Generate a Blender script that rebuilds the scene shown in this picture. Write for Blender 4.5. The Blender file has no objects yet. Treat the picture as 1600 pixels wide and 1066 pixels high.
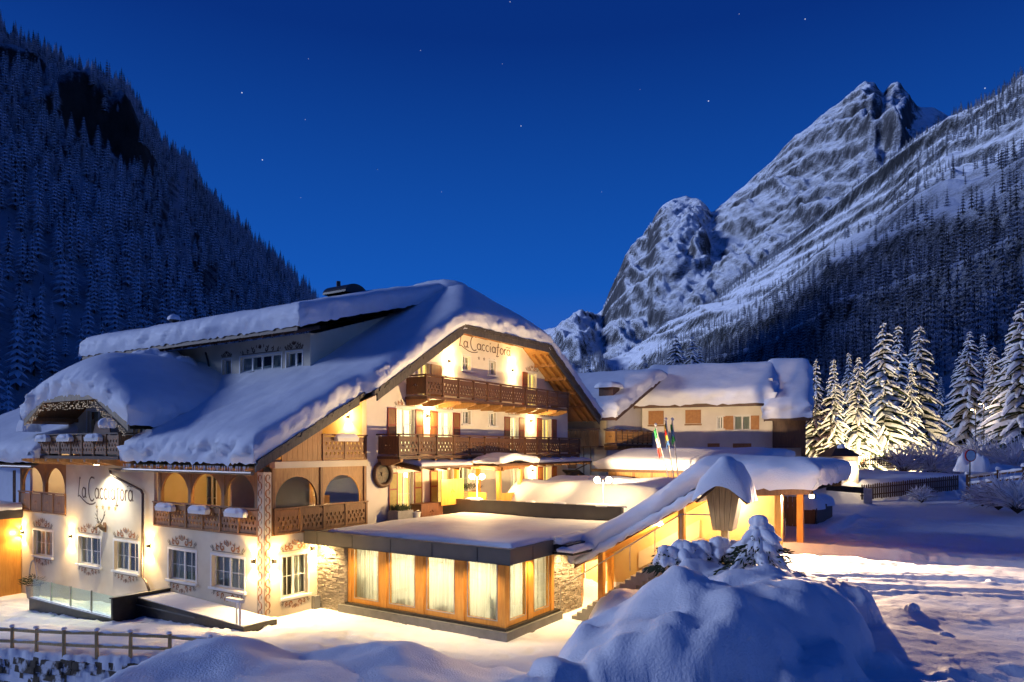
import bpy, bmesh, math, random
import numpy as np
from mathutils import Vector, Matrix
from mathutils.geometry import tessellate_polygon
random.seed(7)
PI = math.pi
S = bpy.context.scene
COL = S.collection
# ------------------------------------------------------------------ camera
CAMZ, FPX = 7.0, 1107.0
YAW = math.radians(33.4)
fx, fy = math.cos(YAW), math.sin(YAW)
rx, ry = math.sin(YAW), -math.cos(YAW)
cam = bpy.data.cameras.new('camera')
cam.sensor_width = 36; cam.lens = 36*FPX/1600; cam.shift_y = (700-533)/1600
cam.clip_start = 0.1; cam.clip_end = 20000
camo = bpy.data.objects.new('camera', cam); COL.objects.link(camo)
camo.location = (0, 0, CAMZ); camo.rotation_euler = (PI/2, 0, YAW-PI/2)
S.camera = camo
# ------------------------------------------------------------------ sky (dusk, sun below the ridge)
SUN_AZ = YAW + math.radians(84)      # direction towards the afterglow, partly behind the added hill
SUN_EL = math.radians(15)
W = bpy.data.worlds.new('World'); S.world = W; W.use_nodes = True
nt = W.node_tree; nt.nodes.clear()
def wn(t): return nt.nodes.new(t)
out = wn('ShaderNodeOutputWorld'); bg = wn('ShaderNodeBackground')
sky = wn('ShaderNodeTexSky'); sky.sky_type = 'NISHITA'; sky.sun_disc = False
sky.sun_elevation = math.radians(-2.0); sky.sun_rotation = PI/2-SUN_AZ
sky.air_density = 1.0; sky.dust_density = 0.2; sky.ozone_density = 6.0
# dusk tint: elevation gradient multiplies the physical sky
tc = wn('ShaderNodeTexCoord'); sep = wn('ShaderNodeSeparateXYZ'); nt.links.new(tc.outputs['Generated'], sep.inputs[0])
ramp = wn('ShaderNodeValToRGB'); nt.links.new(sep.outputs['Z'], ramp.inputs[0])
cr = ramp.color_ramp; cr.elements[0].position = 0.0; cr.elements[0].color = (.042, .125, .47, 1)
cr.elements[1].position = 1.0; cr.elements[1].color = (.0009, .011, .095, 1)
e = cr.elements.new(.22); e.color = (.0050, .080, .40, 1)
e = cr.elements.new(.50); e.color = (.0014, .025, .178, 1)
mixs = wn('ShaderNodeMixRGB'); mixs.inputs[0].default_value = .93
nt.links.new(sky.outputs[0], mixs.inputs[1]); nt.links.new(ramp.outputs[0], mixs.inputs[2])
# a few stars, fixed directions at infinity
STARS = [(378,145,1.0),(410,250,1.0),(482,92,.35),(477,187,.4),(657,79,.45),(814,197,.8),(797,3,.6),(1107,158,1.0),
         (1258,30,.8),(1539,138,.8),(785,100,.3),(590,265,.3),(1155,22,.4),(1000,140,.25),(940,300,.3),(690,300,.35),(470,309,.3)]
acc = None
for x, y, b in STARS:
    d = Vector((fx+(x-800)/FPX*rx, fy+(x-800)/FPX*ry, (700-y)/FPX)).normalized()
    v = wn('ShaderNodeVectorMath'); v.operation = 'DISTANCE'; nt.links.new(tc.outputs['Generated'], v.inputs[0]); v.inputs[1].default_value = d
    m = wn('ShaderNodeMath'); m.operation = 'LESS_THAN'; nt.links.new(v.outputs['Value'], m.inputs[0]); m.inputs[1].default_value = .00062*(.6+.5*b)
    k = wn('ShaderNodeMath'); k.operation = 'MULTIPLY_ADD'; nt.links.new(m.outputs[0], k.inputs[0]); k.inputs[1].default_value = .55*b
    if acc is not None: nt.links.new(acc, k.inputs[2])
    else: k.inputs[2].default_value = 0
    acc = k.outputs[0]
adds = wn('ShaderNodeMixRGB'); adds.blend_type = 'ADD'; adds.inputs[0].default_value = 1
nt.links.new(mixs.outputs[0], adds.inputs[1]); nt.links.new(acc, adds.inputs[2])
nt.links.new(adds.outputs[0], bg.inputs[0]); bg.inputs[1].default_value = 0.92
nt.links.new(bg.outputs[0], out.inputs[0])
SKYMIX = mixs
# ------------------------------------------------------------------ last afterglow / moonlight
sl = bpy.data.lights.new('sun', 'SUN'); sl.energy = 2.35; sl.angle = math.radians(17); sl.color = (.54, .66, 1.0)
so = bpy.data.objects.new('sun', sl); COL.objects.link(so)
sd = Vector((math.cos(SUN_AZ)*math.cos(SUN_EL), math.sin(SUN_AZ)*math.cos(SUN_EL), math.sin(SUN_EL)))
so.rotation_euler = sd.to_track_quat('Z', 'Y').to_euler(); so.location = (0, 0, 60)
S.view_settings.view_transform = 'Standard'; S.view_settings.look = 'None'
S.view_settings.exposure = 0.42; S.view_settings.gamma = 1.0; S.view_settings.use_curve_mapping = False
cy = S.cycles
cy.use_denoising = True
try: cy.denoiser = 'OPENIMAGEDENOISE'
except Exception: pass
cy.use_adaptive_sampling = True; cy.adaptive_threshold = .01
cy.max_bounces = 6; cy.diffuse_bounces = 4; cy.glossy_bounces = 3; cy.transmission_bounces = 4; cy.transparent_max_bounces = 8
cy.sample_clamp_indirect = 6; cy.sample_clamp_direct = 0
cy.caustics_reflective = False; cy.caustics_refractive = False
# ------------------------------------------------------------------ helpers
def ray(x, y): a = (x-800)/FPX; return Vector((fx+a*rx, fy+a*ry, (700-y)/FPX))
def at(x, y, d): v = ray(x, y)*d; return Vector((v.x, v.y, v.z+CAMZ))
def cd(R, D): return (D*fx+R*rx, D*fy+R*ry)         # camera-side ground coordinates to world
WMAT = {}
def link(o, parent=None, M=None):
    M = M or Matrix()
    COL.objects.link(o); o.matrix_basis = M
    WMAT[o.name] = M
    if parent is not None:
        o.parent = parent; o.matrix_parent_inverse = WMAT[parent.name].inverted()
    return o
def TM(loc=(0, 0, 0), rz=0, sc=(1, 1, 1), rxx=0, ryy=0):
    return Matrix.Translation(Vector(loc)) @ Matrix.Rotation(rz, 4, 'Z') @ Matrix.Rotation(ryy, 4, 'Y') @ Matrix.Rotation(rxx, 4, 'X') @ Matrix.Diagonal((*sc, 1)).to_4x4()
def tag(o, label=None, cat=None, group=None, kind=None):
    if label: o['label'] = label
    if cat: o['category'] = cat
    if group: o['group'] = group
    if kind: o['kind'] = kind
    return o
def empty(name, loc, label=None, cat=None, group=None, rz=0):
    o = bpy.data.objects.new(name, None); o.empty_display_size = .3
    link(o, None, TM(loc, rz)); return tag(o, label, cat, group)
class B:
    def __init__(s): s.v = []; s.f = []; s.m = []
    def add(s, vs, fs, m=0):
        k = len(s.v); s.v += [tuple(p) for p in vs]
        for q in fs: s.f.append(tuple(i+k for i in q)); s.m.append(m)
        return s
    def box(s, a, b, m=0):
        x0, y0, z0 = a; x1, y1, z1 = b
        return s.add([(x0,y0,z0),(x1,y0,z0),(x1,y1,z0),(x0,y1,z0),(x0,y0,z1),(x1,y0,z1),(x1,y1,z1),(x0,y1,z1)],
                     [(0,3,2,1),(4,5,6,7),(0,1,5,4),(1,2,6,5),(2,3,7,6),(3,0,4,7)], m)
    def cbox(s, c, d, m=0):
        return s.box([c[i]-d[i]/2 for i in range(3)], [c[i]+d[i]/2 for i in range(3)], m)
    def beam(s, p, q, w, h, m=0, up=(0, 0, 1)):
        p = Vector(p); q = Vector(q); t = (q-p).normalized(); u = Vector(up)
        sd_ = t.cross(u)
        if sd_.length < 1e-4: sd_ = t.cross(Vector((0, 1, 0)))
        sd_.normalize(); n = sd_.cross(t).normalized()
        vs = []
        for c in (p, q):
            for i, j in ((-1,-1),(1,-1),(1,1),(-1,1)): vs.append(c+sd_*w/2*i+n*h/2*j)
        return s.add(vs, [(0,1,2,3),(4,7,6,5),(0,4,5,1),(1,5,6,2),(2,6,7,3),(3,7,4,0)], m)
    def tube(s, pts, rad, n=8, m=0, cap=True):
        pts = [Vector(p) for p in pts]; k = len(s.v)
        if not hasattr(rad, '__len__'): rad = [rad]*len(pts)
        ref = None; rings = []
        for i, p in enumerate(pts):
            t = (pts[min(i+1, len(pts)-1)]-pts[max(i-1, 0)]).normalized()
            if ref is None: ref = t.orthogonal().normalized()
            ref = (ref-t*ref.dot(t)); 
            if ref.length < 1e-5: ref = t.orthogonal()
            ref.normalize(); bi = t.cross(ref)
            for j in range(n):
                a = 2*PI*j/n; s.v.append(tuple(p+(ref*math.cos(a)+bi*math.sin(a))*rad[i]))
        for i in range(len(pts)-1):
            for j in range(n):
                s.f.append((k+i*n+j, k+i*n+(j+1)%n, k+(i+1)*n+(j+1)%n, k+(i+1)*n+j)); s.m.append(m)
        if cap:
            s.f.append(tuple(k+j for j in range(n))[::-1]); s.m.append(m)
            s.f.append(tuple(k+(len(pts)-1)*n+j for j in range(n))); s.m.append(m)
        return s
    def lathe(s, prof, n=16, c=(0, 0, 0), m=0):
        k = len(s.v)
        for r, z in prof:
            for j in range(n): a = 2*PI*j/n; s.v.append((c[0]+r*math.cos(a), c[1]+r*math.sin(a), c[2]+z))
        for i in range(len(prof)-1):
            for j in range(n): s.f.append((k+i*n+j, k+i*n+(j+1)%n, k+(i+1)*n+(j+1)%n, k+(i+1)*n+j)); s.m.append(m)
        s.f.append(tuple(k+j for j in range(n))[::-1]); s.m.append(m)
        s.f.append(tuple(k+(len(prof)-1)*n+j for j in range(n))); s.m.append(m)
        return s
    def plate(s, outer, holes=(), y0=0.0, y1=.05, m=0, fn=None):
        """polygon in the local xz plane, front at y0, back at y1, optional holes"""
        loops = [list(outer)]+[list(h) for h in holes]
        tri = tessellate_polygon([[Vector((p[0], p[1], 0)) for p in l] for l in loops])
        flat = [p for l in loops for p in l]; n = len(flat)
        fn = fn or (lambda a, b, c: (a, c, b))
        vs = [fn(p[0], p[1], y0) for p in flat]+[fn(p[0], p[1], y1) for p in flat]
        fs = [tuple(t) for t in tri]+[tuple(i+n for i in t[::-1]) for t in tri]
        o = 0
        for l in loops:
            L = len(l)
            for i in range(L): j = (i+1) % L; fs.append((o+i, o+j, o+j+n, o+i+n))
            o += L
        return s.add(vs, fs, m)
    def ribbon(s, pts, w, y=0.0, th=.004, m=0):
        """flat painted stroke in the local xz plane, width w (number or list)"""
        n = len(pts)
        if n < 2: return s
        if not hasattr(w, '__len__'): w = [w]*n
        k = len(s.v)
        for i in range(n):
            a = pts[max(i-1, 0)]; b = pts[min(i+1, n-1)]
            dx, dz = b[0]-a[0], b[1]-a[1]; L = math.hypot(dx, dz) or 1
            nx_, nz_ = -dz/L*w[i]/2, dx/L*w[i]/2
            s.v.append((pts[i][0]+nx_, y, pts[i][1]+nz_)); s.v.append((pts[i][0]-nx_, y, pts[i][1]-nz_))
        for i in range(n-1): s.f.append((k+2*i, k+2*i+1, k+2*i+3, k+2*i+2)); s.m.append(m)
        return s
    def mesh(s, name, mats, smooth=False, fix=True):
        me = bpy.data.meshes.new(name); me.from_pydata(s.v, [], s.f)
        mats = mats if isinstance(mats, (list, tuple)) else [mats]
        for q in mats: me.materials.append(MAT[q] if isinstance(q, str) else q)
        if len(mats) > 1: me.polygons.foreach_set('material_index', s.m)
        if fix:
            bm = bmesh.new(); bm.from_mesh(me); bmesh.ops.recalc_face_normals(bm, faces=bm.faces); bm.to_mesh(me); bm.free()
        if smooth: me.polygons.foreach_set('use_smooth', [True]*len(me.polygons))
        me.update(); return me
    def obj(s, name, mats, parent=None, M=None, smooth=False, fix=True):
        return link(bpy.data.objects.new(name, s.mesh(name, mats, smooth, fix)), parent, M)
def inst(me, name, parent=None, M=None): return link(bpy.data.objects.new(name, me), parent, M)
def gridmesh(name, P, mats, parent=None, smooth=True, kind=None):
    """P: array (n, m, 3) -> sheet"""
    n, m = P.shape[:2]
    me = bpy.data.meshes.new(name)
    idx = np.arange(n*m).reshape(n, m)
    q = np.stack([idx[:-1, :-1], idx[1:, :-1], idx[1:, 1:], idx[:-1, 1:]], -1).reshape(-1, 4)
    me.vertices.add(n*m); me.vertices.foreach_set('co', P.reshape(-1).astype(np.float32))
    me.loops.add(q.size); me.loops.foreach_set('vertex_index', q.reshape(-1).astype(np.int32))
    me.polygons.add(len(q)); me.polygons.foreach_set('loop_start', np.arange(0, q.size, 4, dtype=np.int32))
    me.update(calc_edges=True); me.validate()
    mats = mats if isinstance(mats, (list, tuple)) else [mats]
    for k in mats: me.materials.append(MAT[k])
    if smooth: me.polygons.foreach_set('use_smooth', [True]*len(me.polygons))
    o = link(bpy.data.objects.new(name, me), parent)
    if kind: o['kind'] = kind
    return o
# numpy noise
def _h(ix, iy, sd):
    n = (ix.astype(np.int64)*374761393 + iy.astype(np.int64)*668265263 + sd*1442695041) & 0xffffffff
    n = ((n ^ (n >> 13))*1274126177) & 0xffffffff
    return ((n ^ (n >> 16)) & 0xffff)/65535.0
def vn(x, y, sd=0):
    x = np.asarray(x, float); y = np.asarray(y, float)
    ix, iy = np.floor(x), np.floor(y); u, v = x-ix, y-iy
    u = u*u*u*(u*(u*6-15)+10); v = v*v*v*(v*(v*6-15)+10)
    a = _h(ix, iy, sd); b = _h(ix+1, iy, sd); c = _h(ix, iy+1, sd); d = _h(ix+1, iy+1, sd)
    return (a*(1-u)+b*u)*(1-v)+(c*(1-u)+d*u)*v-.5
def fbm(x, y, o=4, sd=0, g=.5, l=2.03):
    r = 0; a = 1
    for i in range(o): r = r+a*vn(x, y, sd+i*17); a *= g; x = x*l+3.1; y = y*l-1.7
    return r
def ridged(x, y, o=5, sd=0, g=.5, l=2.05):
    r = 0; a = 1
    for i in range(o): r = r+a*(1-4*np.abs(vn(x, y, sd+i*31))); a *= g; x = x*l+1.3; y = y*l+4.1
    return r
def sst(t): t = np.clip(t, 0, 1); return t*t*(3-2*t)
# ------------------------------------------------------------------ materials
MAT = {}
def mat(name):
    m = bpy.data.materials.new(name); m.use_nodes = True; MAT[name] = m
    n = m.node_tree; b = n.nodes['Principled BSDF']
    return m, n, b
def nd(n, t, **k):
    x = n.nodes.new(t)
    for a, v in k.items():
        if a in x.inputs: x.inputs[a].default_value = v
        else: setattr(x, a, v)
    return x
def coords(n, sc=(1, 1, 1), kind='Object'):
    t = n.nodes.new('ShaderNodeTexCoord'); mp = n.nodes.new('ShaderNodeMapping'); mp.inputs['Scale'].default_value = sc
    n.links.new(t.outputs[kind], mp.inputs[0]); return mp.outputs[0]
def geo_pos(n, sc=(1, 1, 1)):
    t = n.nodes.new('ShaderNodeNewGeometry'); mp = n.nodes.new('ShaderNodeMapping'); mp.inputs['Scale'].default_value = sc
    n.links.new(t.outputs['Position'], mp.inputs[0]); return mp.outputs[0]
def rampn(n, src, stops):
    r = n.nodes.new('ShaderNodeValToRGB'); n.links.new(src, r.inputs[0]); c = r.color_ramp
    c.elements[0].position = stops[0][0]; c.elements[0].color = (*stops[0][1], 1)
    c.elements[1].position = stops[-1][0]; c.elements[1].color = (*stops[-1][1], 1)
    for p, q in stops[1:-1]: e = c.elements.new(p); e.color = (*q, 1)
    return r.outputs[0]
def bump(n, b, src, st=.3, dist=.02):
    x = n.nodes.new('ShaderNodeBump'); x.inputs['Strength'].default_value = st; x.inputs['Distance'].default_value = dist
    n.links.new(src, x.inputs['Height']); n.links.new(x.outputs[0], b.inputs['Normal']); return x
def noise_mat(name, c0, c1, sc=3, rough=.7, st=.2, dist=.01, det=6, stretch=(1, 1, 1), bsc=None, pos=True, lo=.3, hi=.7, metal=0, spec=None):
    m, n, b = mat(name)
    co = geo_pos(n, stretch) if pos else coords(n, stretch)
    t = nd(n, 'ShaderNodeTexNoise', Scale=sc, Detail=det); n.links.new(co, t.inputs['Vector'])
    n.links.new(rampn(n, t.outputs[0], [(lo, c0), (hi, c1)]), b.inputs['Base Color'])
    b.inputs['Roughness'].default_value = rough; b.inputs['Metallic'].default_value = metal
    if spec is not None: b.inputs['Specular IOR Level'].default_value = spec
    if st:
        t2 = nd(n, 'ShaderNodeTexNoise', Scale=bsc or sc*4, Detail=6); n.links.new(co, t2.inputs['Vector'])
        bump(n, b, t2.outputs[0], st, dist)
    return m
def snow_mat(name, c=(.80, .82, .86), bs=.35, fine=28, mid=3.0, dist=.03):
    m, n, b = mat(name); co = geo_pos(n)
    t1 = nd(n, 'ShaderNodeTexNoise', Scale=fine, Detail=5); t2 = nd(n, 'ShaderNodeTexNoise', Scale=mid, Detail=4)
    n.links.new(co, t1.inputs['Vector']); n.links.new(co, t2.inputs['Vector'])
    a = nd(n, 'ShaderNodeMath', operation='MULTIPLY_ADD'); n.links.new(t2.outputs[0], a.inputs[0]); a.inputs[1].default_value = 1.2
    n.links.new(t1.outputs[0], a.inputs[2]); bump(n, b, a.outputs[0], bs, dist)
    n.links.new(rampn(n, t2.outputs[0], [(.3, tuple(k*.93 for k in c)), (.7, c)]), b.inputs['Base Color'])
    b.inputs['Roughness'].default_value = .62; b.inputs['Specular IOR Level'].default_value = .25
    return m
snow_mat('snow', bs=.5, mid=1.6, dist=.05)
snow_mat('snow_road', (.80, .80, .83), .4, 26, 3.0, .035)
snow_mat('snow_face', (.80, .81, .84), .8, 11, 3.0, .10)
noise_mat('stucco', (.60, .51, .35), (.76, .68, .51), .55, .85, .25, .01, bsc=30)
noise_mat('stucco_white', (.70, .64, .54), (.80, .74, .64), 1.0, .85, .25, .01, bsc=30)
noise_mat('stucco_yellow', (.66, .52, .22), (.72, .58, .28), 1.2, .85, .25, .01, bsc=30)
noise_mat('trim_white', (.72, .70, .64), (.80, .78, .72), 2, .5, .05)
def wood(name, c0, c1, sc=1.0, rough=.55):
    m, n, b = mat(name); co = coords(n, (14*sc, 14*sc, 1.6*sc))
    t = nd(n, 'ShaderNodeTexNoise', Scale=1.4, Detail=8, Distortion=.8); n.links.new(co, t.inputs['Vector'])
    co2 = geo_pos(n); t2 = nd(n, 'ShaderNodeTexNoise', Scale=.9, Detail=3); n.links.new(co2, t2.inputs['Vector'])
    a = nd(n, 'ShaderNodeMath', operation='MULTIPLY_ADD'); n.links.new(t2.outputs[0], a.inputs[0]); a.inputs[1].default_value = .5; n.links.new(t.outputs[0], a.inputs[2])
    n.links.new(rampn(n, a.outputs[0], [(.5, c0), (.95, c1)]), b.inputs['Base Color']); b.inputs['Roughness'].default_value = rough
    bump(n, b, t.outputs[0], .25, .01); return m
wood('wood_dark', (.055, .024, .010), (.12, .052, .020))
wood('wood_red', (.10, .030, .010), (.20, .065, .020))
wood('wood_mid', (.17, .075, .022), (.32, .15, .05))
wood('wood_gold', (.28, .13, .035), (.46, .24, .075))
wood('wood_orange', (.60, .25, .035), (.78, .38, .07), .6, .4)
wood('wood_old', (.20, .135, .065), (.40, .29, .15))
wood('wood_honey', (.40, .25, .08), (.62, .42, .17))
wood('wood_grey', (.045, .038, .028), (.13, .105, .075))
noise_mat('fascia_grey', (.075, .072, .066), (.095, .09, .082), 2, .45, .05)
noise_mat('plinth_grey', (.13, .125, .115), (.18, .175, .165), 3, .6, .1)
noise_mat('metal_dark', (.03, .028, .026), (.05, .047, .044), 4, .4, .05, metal=.6)
noise_mat('metal_rail', (.45, .44, .42), (.6, .59, .57), 5, .3, .05, metal=.9)
noise_mat('copper_pipe', (.10, .075, .06), (.15, .115, .09), 6, .4, .1, metal=.5)
noise_mat('paving', (.20, .16, .12), (.30, .25, .20), 4, .8, .3)
noise_mat('paint_ochre', (.32, .12, .045), (.44, .19, .07), 6, .85, 0)
noise_mat('paint_brown', (.09, .05, .03), (.14, .08, .05), 6, .85, 0)
noise_mat('paint_grey', (.20, .17, .13), (.30, .25, .19), 6, .85, 0)
noise_mat('paint_gold', (.42, .27, .07), (.5, .33, .1), 6, .7, 0)
noise_mat('shutter_red', (.20, .030, .012), (.28, .05, .02), 6, .5, .1)
noise_mat('shutter_olive', (.30, .23, .05), (.38, .30, .08), 6, .6, .1)
noise_mat('shutter_tan', (.36, .15, .04), (.46, .21, .06), 5, .6, .1)
noise_mat('stone_slate', (.16, .135, .10), (.42, .36, .28), 5.5, .85, .6, .03, bsc=18, stretch=(1, 1, 3))
noise_mat('stone_wall', (.10, .075, .045), (.70, .70, .70), 2.2, .9, .7, .05, bsc=8, lo=.50, hi=.58)
noise_mat('firewood', (.25, .15, .06), (.45, .30, .14), 12, .8, .2)
noise_mat('needles_near', (.018, .028, .014), (.045, .06, .028), 5, .8, 0, spec=.2)
noise_mat('bark', (.05, .035, .022), (.10, .07, .045), 8, .9, .4)
noise_mat('antler', (.10, .07, .04), (.18, .13, .08), 8, .6, .1)
noise_mat('flag_green', (.02, .22, .06), (.03, .28, .08), 6, .8, 0)
noise_mat('flag_white', (.7, .68, .65), (.8, .78, .75), 6, .8, 0)
noise_mat('flag_red', (.45, .02, .015), (.55, .03, .02), 6, .8, 0)
noise_mat('flag_yellow', (.55, .38, .05), (.62, .45, .08), 6, .8, 0)
noise_mat('flag_blue', (.03, .10, .30), (.05, .14, .36), 6, .8, 0)
noise_mat('tile_dark', (.028, .024, .020), (.075, .062, .045), 7, .8, .3)
noise_mat('concrete', (.24, .23, .215), (.32, .31, .29), 3, .85, .2)
def emit(name, c, st, stripes=0, dark=.55):
    m, n, b = mat(name); b.inputs['Base Color'].default_value = (.7, .6, .4, 1); b.inputs['Roughness'].default_value = .9
    b.inputs['Emission Strength'].default_value = st
    if stripes:
        co = coords(n); w = nd(n, 'ShaderNodeTexNoise', Scale=stripes, Detail=2); mp = n.nodes.new('ShaderNodeMapping')
        mp.inputs['Scale'].default_value = (1, 1, .04); n.links.new(co, mp.inputs[0]); n.links.new(mp.outputs[0], w.inputs['Vector'])
        n.links.new(rampn(n, w.outputs[0], [(.35, tuple(k*dark for k in c)), (.62, c)]), b.inputs['Emission Color'])
    else: b.inputs['Emission Color'].default_value = (*c, 1)
    return m
emit('lit_white', (1.0, .80, .42), 2.0, 5, .62)
emit('lit_yellow', (1.0, .62, .16), 1.25, 6, .5)
emit('lit_dim', (.9, .52, .18), .22, 6, .4)
emit('lamp_glow', (1.0, .78, .42), 26)
emit('lamp_globe', (1.0, .80, .48), 20)
def globe_mat(name, c, st):
    m = bpy.data.materials.new(name); m.use_nodes = True; MAT[name] = m; n = m.node_tree; n.nodes.clear()
    o = n.nodes.new('ShaderNodeOutputMaterial'); mx = n.nodes.new('ShaderNodeMixShader'); tr = n.nodes.new('ShaderNodeBsdfTransparent'); em = n.nodes.new('ShaderNodeEmission')
    mx.inputs[0].default_value = .4; em.inputs[0].default_value = (*c, 1); em.inputs[1].default_value = st; tr.inputs[0].default_value = (1, .97, .92, 1)
    n.links.new(tr.outputs[0], mx.inputs[1]); n.links.new(em.outputs[0], mx.inputs[2]); n.links.new(mx.outputs[0], o.inputs[0])
globe_mat('globe_glass', (1.0, .80, .48), 30)
emit('led_string', (1.0, .8, .6), .25)
def glass(name, tint=(.9, .95, .93), refl=1.0, ior=1.45):
    m = bpy.data.materials.new(name); m.use_nodes = True; MAT[name] = m; n = m.node_tree; n.nodes.clear()
    o = n.nodes.new('ShaderNodeOutputMaterial'); mx = n.nodes.new('ShaderNodeMixShader'); tr = n.nodes.new('ShaderNodeBsdfTransparent')
    gl = n.nodes.new('ShaderNodeBsdfGlossy'); fr = n.nodes.new('ShaderNodeFresnel'); fr.inputs[0].default_value = ior
    tr.inputs[0].default_value = (*tint, 1); gl.inputs['Roughness'].default_value = .02; gl.inputs[0].default_value = (refl, refl, refl, 1)
    gm = n.nodes.new('ShaderNodeNewGeometry'); ma = n.nodes.new('ShaderNodeMath'); ma.operation = 'MULTIPLY_ADD'; n.links.new(gm.outputs['Backfacing'], ma.inputs[0]); ma.inputs[1].default_value = 1/ior-ior; ma.inputs[2].default_value = ior; n.links.new(ma.outputs[0], fr.inputs[0])
    n.links.new(fr.outputs[0], mx.inputs[0]); n.links.new(tr.outputs[0], mx.inputs[1]); n.links.new(gl.outputs[0], mx.inputs[2]); n.links.new(mx.outputs[0], o.inputs[0])
glass('glass'); glass('glass_green', (.80, .93, .86), 1.0, 1.7)
def cloth_mat(name, c, tr=.6, em=0, emc=(1, 1, 1)):
    m, n, b = mat(name); b.inputs['Base Color'].default_value = (*c, 1); b.inputs['Roughness'].default_value = .95; b.inputs['Specular IOR Level'].default_value = .05
    t = n.nodes.new('ShaderNodeBsdfTranslucent'); t.inputs[0].default_value = (*c, 1); mx = n.nodes.new('ShaderNodeMixShader'); mx.inputs[0].default_value = tr
    o = n.nodes['Material Output']; n.links.new(b.outputs[0], mx.inputs[1]); n.links.new(t.outputs[0], mx.inputs[2]); n.links.new(mx.outputs[0], o.inputs[0])
    co = coords(n, (30, 30, .6)); w = nd(n, 'ShaderNodeTexNoise', Scale=1.0, Detail=3); n.links.new(co, w.inputs['Vector'])
    cc = rampn(n, w.outputs[0], [(.35, tuple(k*.72 for k in c)), (.65, c)]); n.links.new(cc, b.inputs['Base Color']); n.links.new(cc, t.inputs[0])
cloth_mat('curtain', (.80, .78, .70))
cloth_mat('curtain_net', (.70, .68, .62), .5)
noise_mat('room_gloom', (.018, .016, .013), (.03, .026, .02), 2, .9, 0)  # near-black sheet behind unlit panes, the room's darkness put into its colour
noise_mat('room_warm', (.5, .42, .28), (.58, .5, .34), 2, .9, 0)
# mountain snow and rock: snow lies where the slope is gentle
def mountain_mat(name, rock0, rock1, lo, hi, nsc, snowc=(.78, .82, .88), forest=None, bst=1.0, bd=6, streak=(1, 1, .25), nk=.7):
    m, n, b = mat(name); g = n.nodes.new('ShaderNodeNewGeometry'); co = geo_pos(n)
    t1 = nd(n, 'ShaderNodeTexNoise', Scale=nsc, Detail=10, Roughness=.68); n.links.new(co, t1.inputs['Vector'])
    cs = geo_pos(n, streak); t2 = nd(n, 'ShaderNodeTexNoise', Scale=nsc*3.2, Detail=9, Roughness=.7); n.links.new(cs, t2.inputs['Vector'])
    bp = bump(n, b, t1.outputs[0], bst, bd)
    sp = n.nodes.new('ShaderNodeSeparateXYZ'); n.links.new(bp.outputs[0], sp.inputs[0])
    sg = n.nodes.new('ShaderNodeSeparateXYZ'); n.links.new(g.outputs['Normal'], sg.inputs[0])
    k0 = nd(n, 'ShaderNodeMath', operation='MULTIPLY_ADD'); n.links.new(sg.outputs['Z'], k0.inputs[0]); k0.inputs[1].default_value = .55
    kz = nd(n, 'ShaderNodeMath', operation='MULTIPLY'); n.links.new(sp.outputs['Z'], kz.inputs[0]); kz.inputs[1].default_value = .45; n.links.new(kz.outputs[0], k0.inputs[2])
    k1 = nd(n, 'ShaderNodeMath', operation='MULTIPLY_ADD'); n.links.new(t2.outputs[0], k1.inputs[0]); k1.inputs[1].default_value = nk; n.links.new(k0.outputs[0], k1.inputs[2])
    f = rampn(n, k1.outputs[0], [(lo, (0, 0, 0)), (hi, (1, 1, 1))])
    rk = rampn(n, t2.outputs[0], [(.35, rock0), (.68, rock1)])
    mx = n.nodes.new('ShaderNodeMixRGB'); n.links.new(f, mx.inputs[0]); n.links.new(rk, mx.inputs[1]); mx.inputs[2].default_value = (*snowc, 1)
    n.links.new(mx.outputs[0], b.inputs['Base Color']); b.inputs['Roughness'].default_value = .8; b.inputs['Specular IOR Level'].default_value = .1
mountain_mat('peak_rock', (.020, .022, .026), (.10, .10, .105), .885, .985, .010, snowc=(.86, .89, .93), bd=26)
mountain_mat('slope_rock', (.012, .014, .016), (.05, .05, .05), .93, 1.03, .016, snowc=(.84, .87, .92), bd=10)
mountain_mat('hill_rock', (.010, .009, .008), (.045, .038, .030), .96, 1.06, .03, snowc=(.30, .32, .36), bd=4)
# far conifers: snow clings to the upper side of the boughs
def far_tree_mat(name, snowc, lo, hi):
    m, n, b = mat(name); g = n.nodes.new('ShaderNodeNewGeometry'); sp = n.nodes.new('ShaderNodeSeparateXYZ'); n.links.new(g.outputs['True Normal'], sp.inputs[0])
    co = geo_pos(n); t = nd(n, 'ShaderNodeTexNoise', Scale=.55, Detail=5, Roughness=.7); n.links.new(co, t.inputs['Vector'])
    a = nd(n, 'ShaderNodeMath', operation='ABSOLUTE'); n.links.new(sp.outputs['Z'], a.inputs[0])
    k = nd(n, 'ShaderNodeMath', operation='MULTIPLY_ADD'); n.links.new(t.outputs[0], k.inputs[0]); k.inputs[1].default_value = 1.1; n.links.new(a.outputs[0], k.inputs[2])
    oi = n.nodes.new('ShaderNodeObjectInfo'); k2 = nd(n, 'ShaderNodeMath', operation='MULTIPLY_ADD'); n.links.new(oi.outputs['Random'], k2.inputs[0]); k2.inputs[1].default_value = .34; n.links.new(k.outputs[0], k2.inputs[2])
    k3 = nd(n, 'ShaderNodeMath', operation='MULTIPLY'); n.links.new(k2.outputs[0], k3.inputs[0]); k3.inputs[1].default_value = .5
    f = rampn(n, k3.outputs[0], [(lo/2, (.007, .010, .008)), (hi/2, snowc)]); n.links.new(f, b.inputs['Base Color'])
    b.inputs['Roughness'].default_value = .9; b.inputs['Specular IOR Level'].default_value = .1
far_tree_mat('far_spruce', (.62, .66, .72), 1.13, 1.36)
far_tree_mat('dark_spruce', (.40, .43, .48), 1.20, 1.50)
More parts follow.
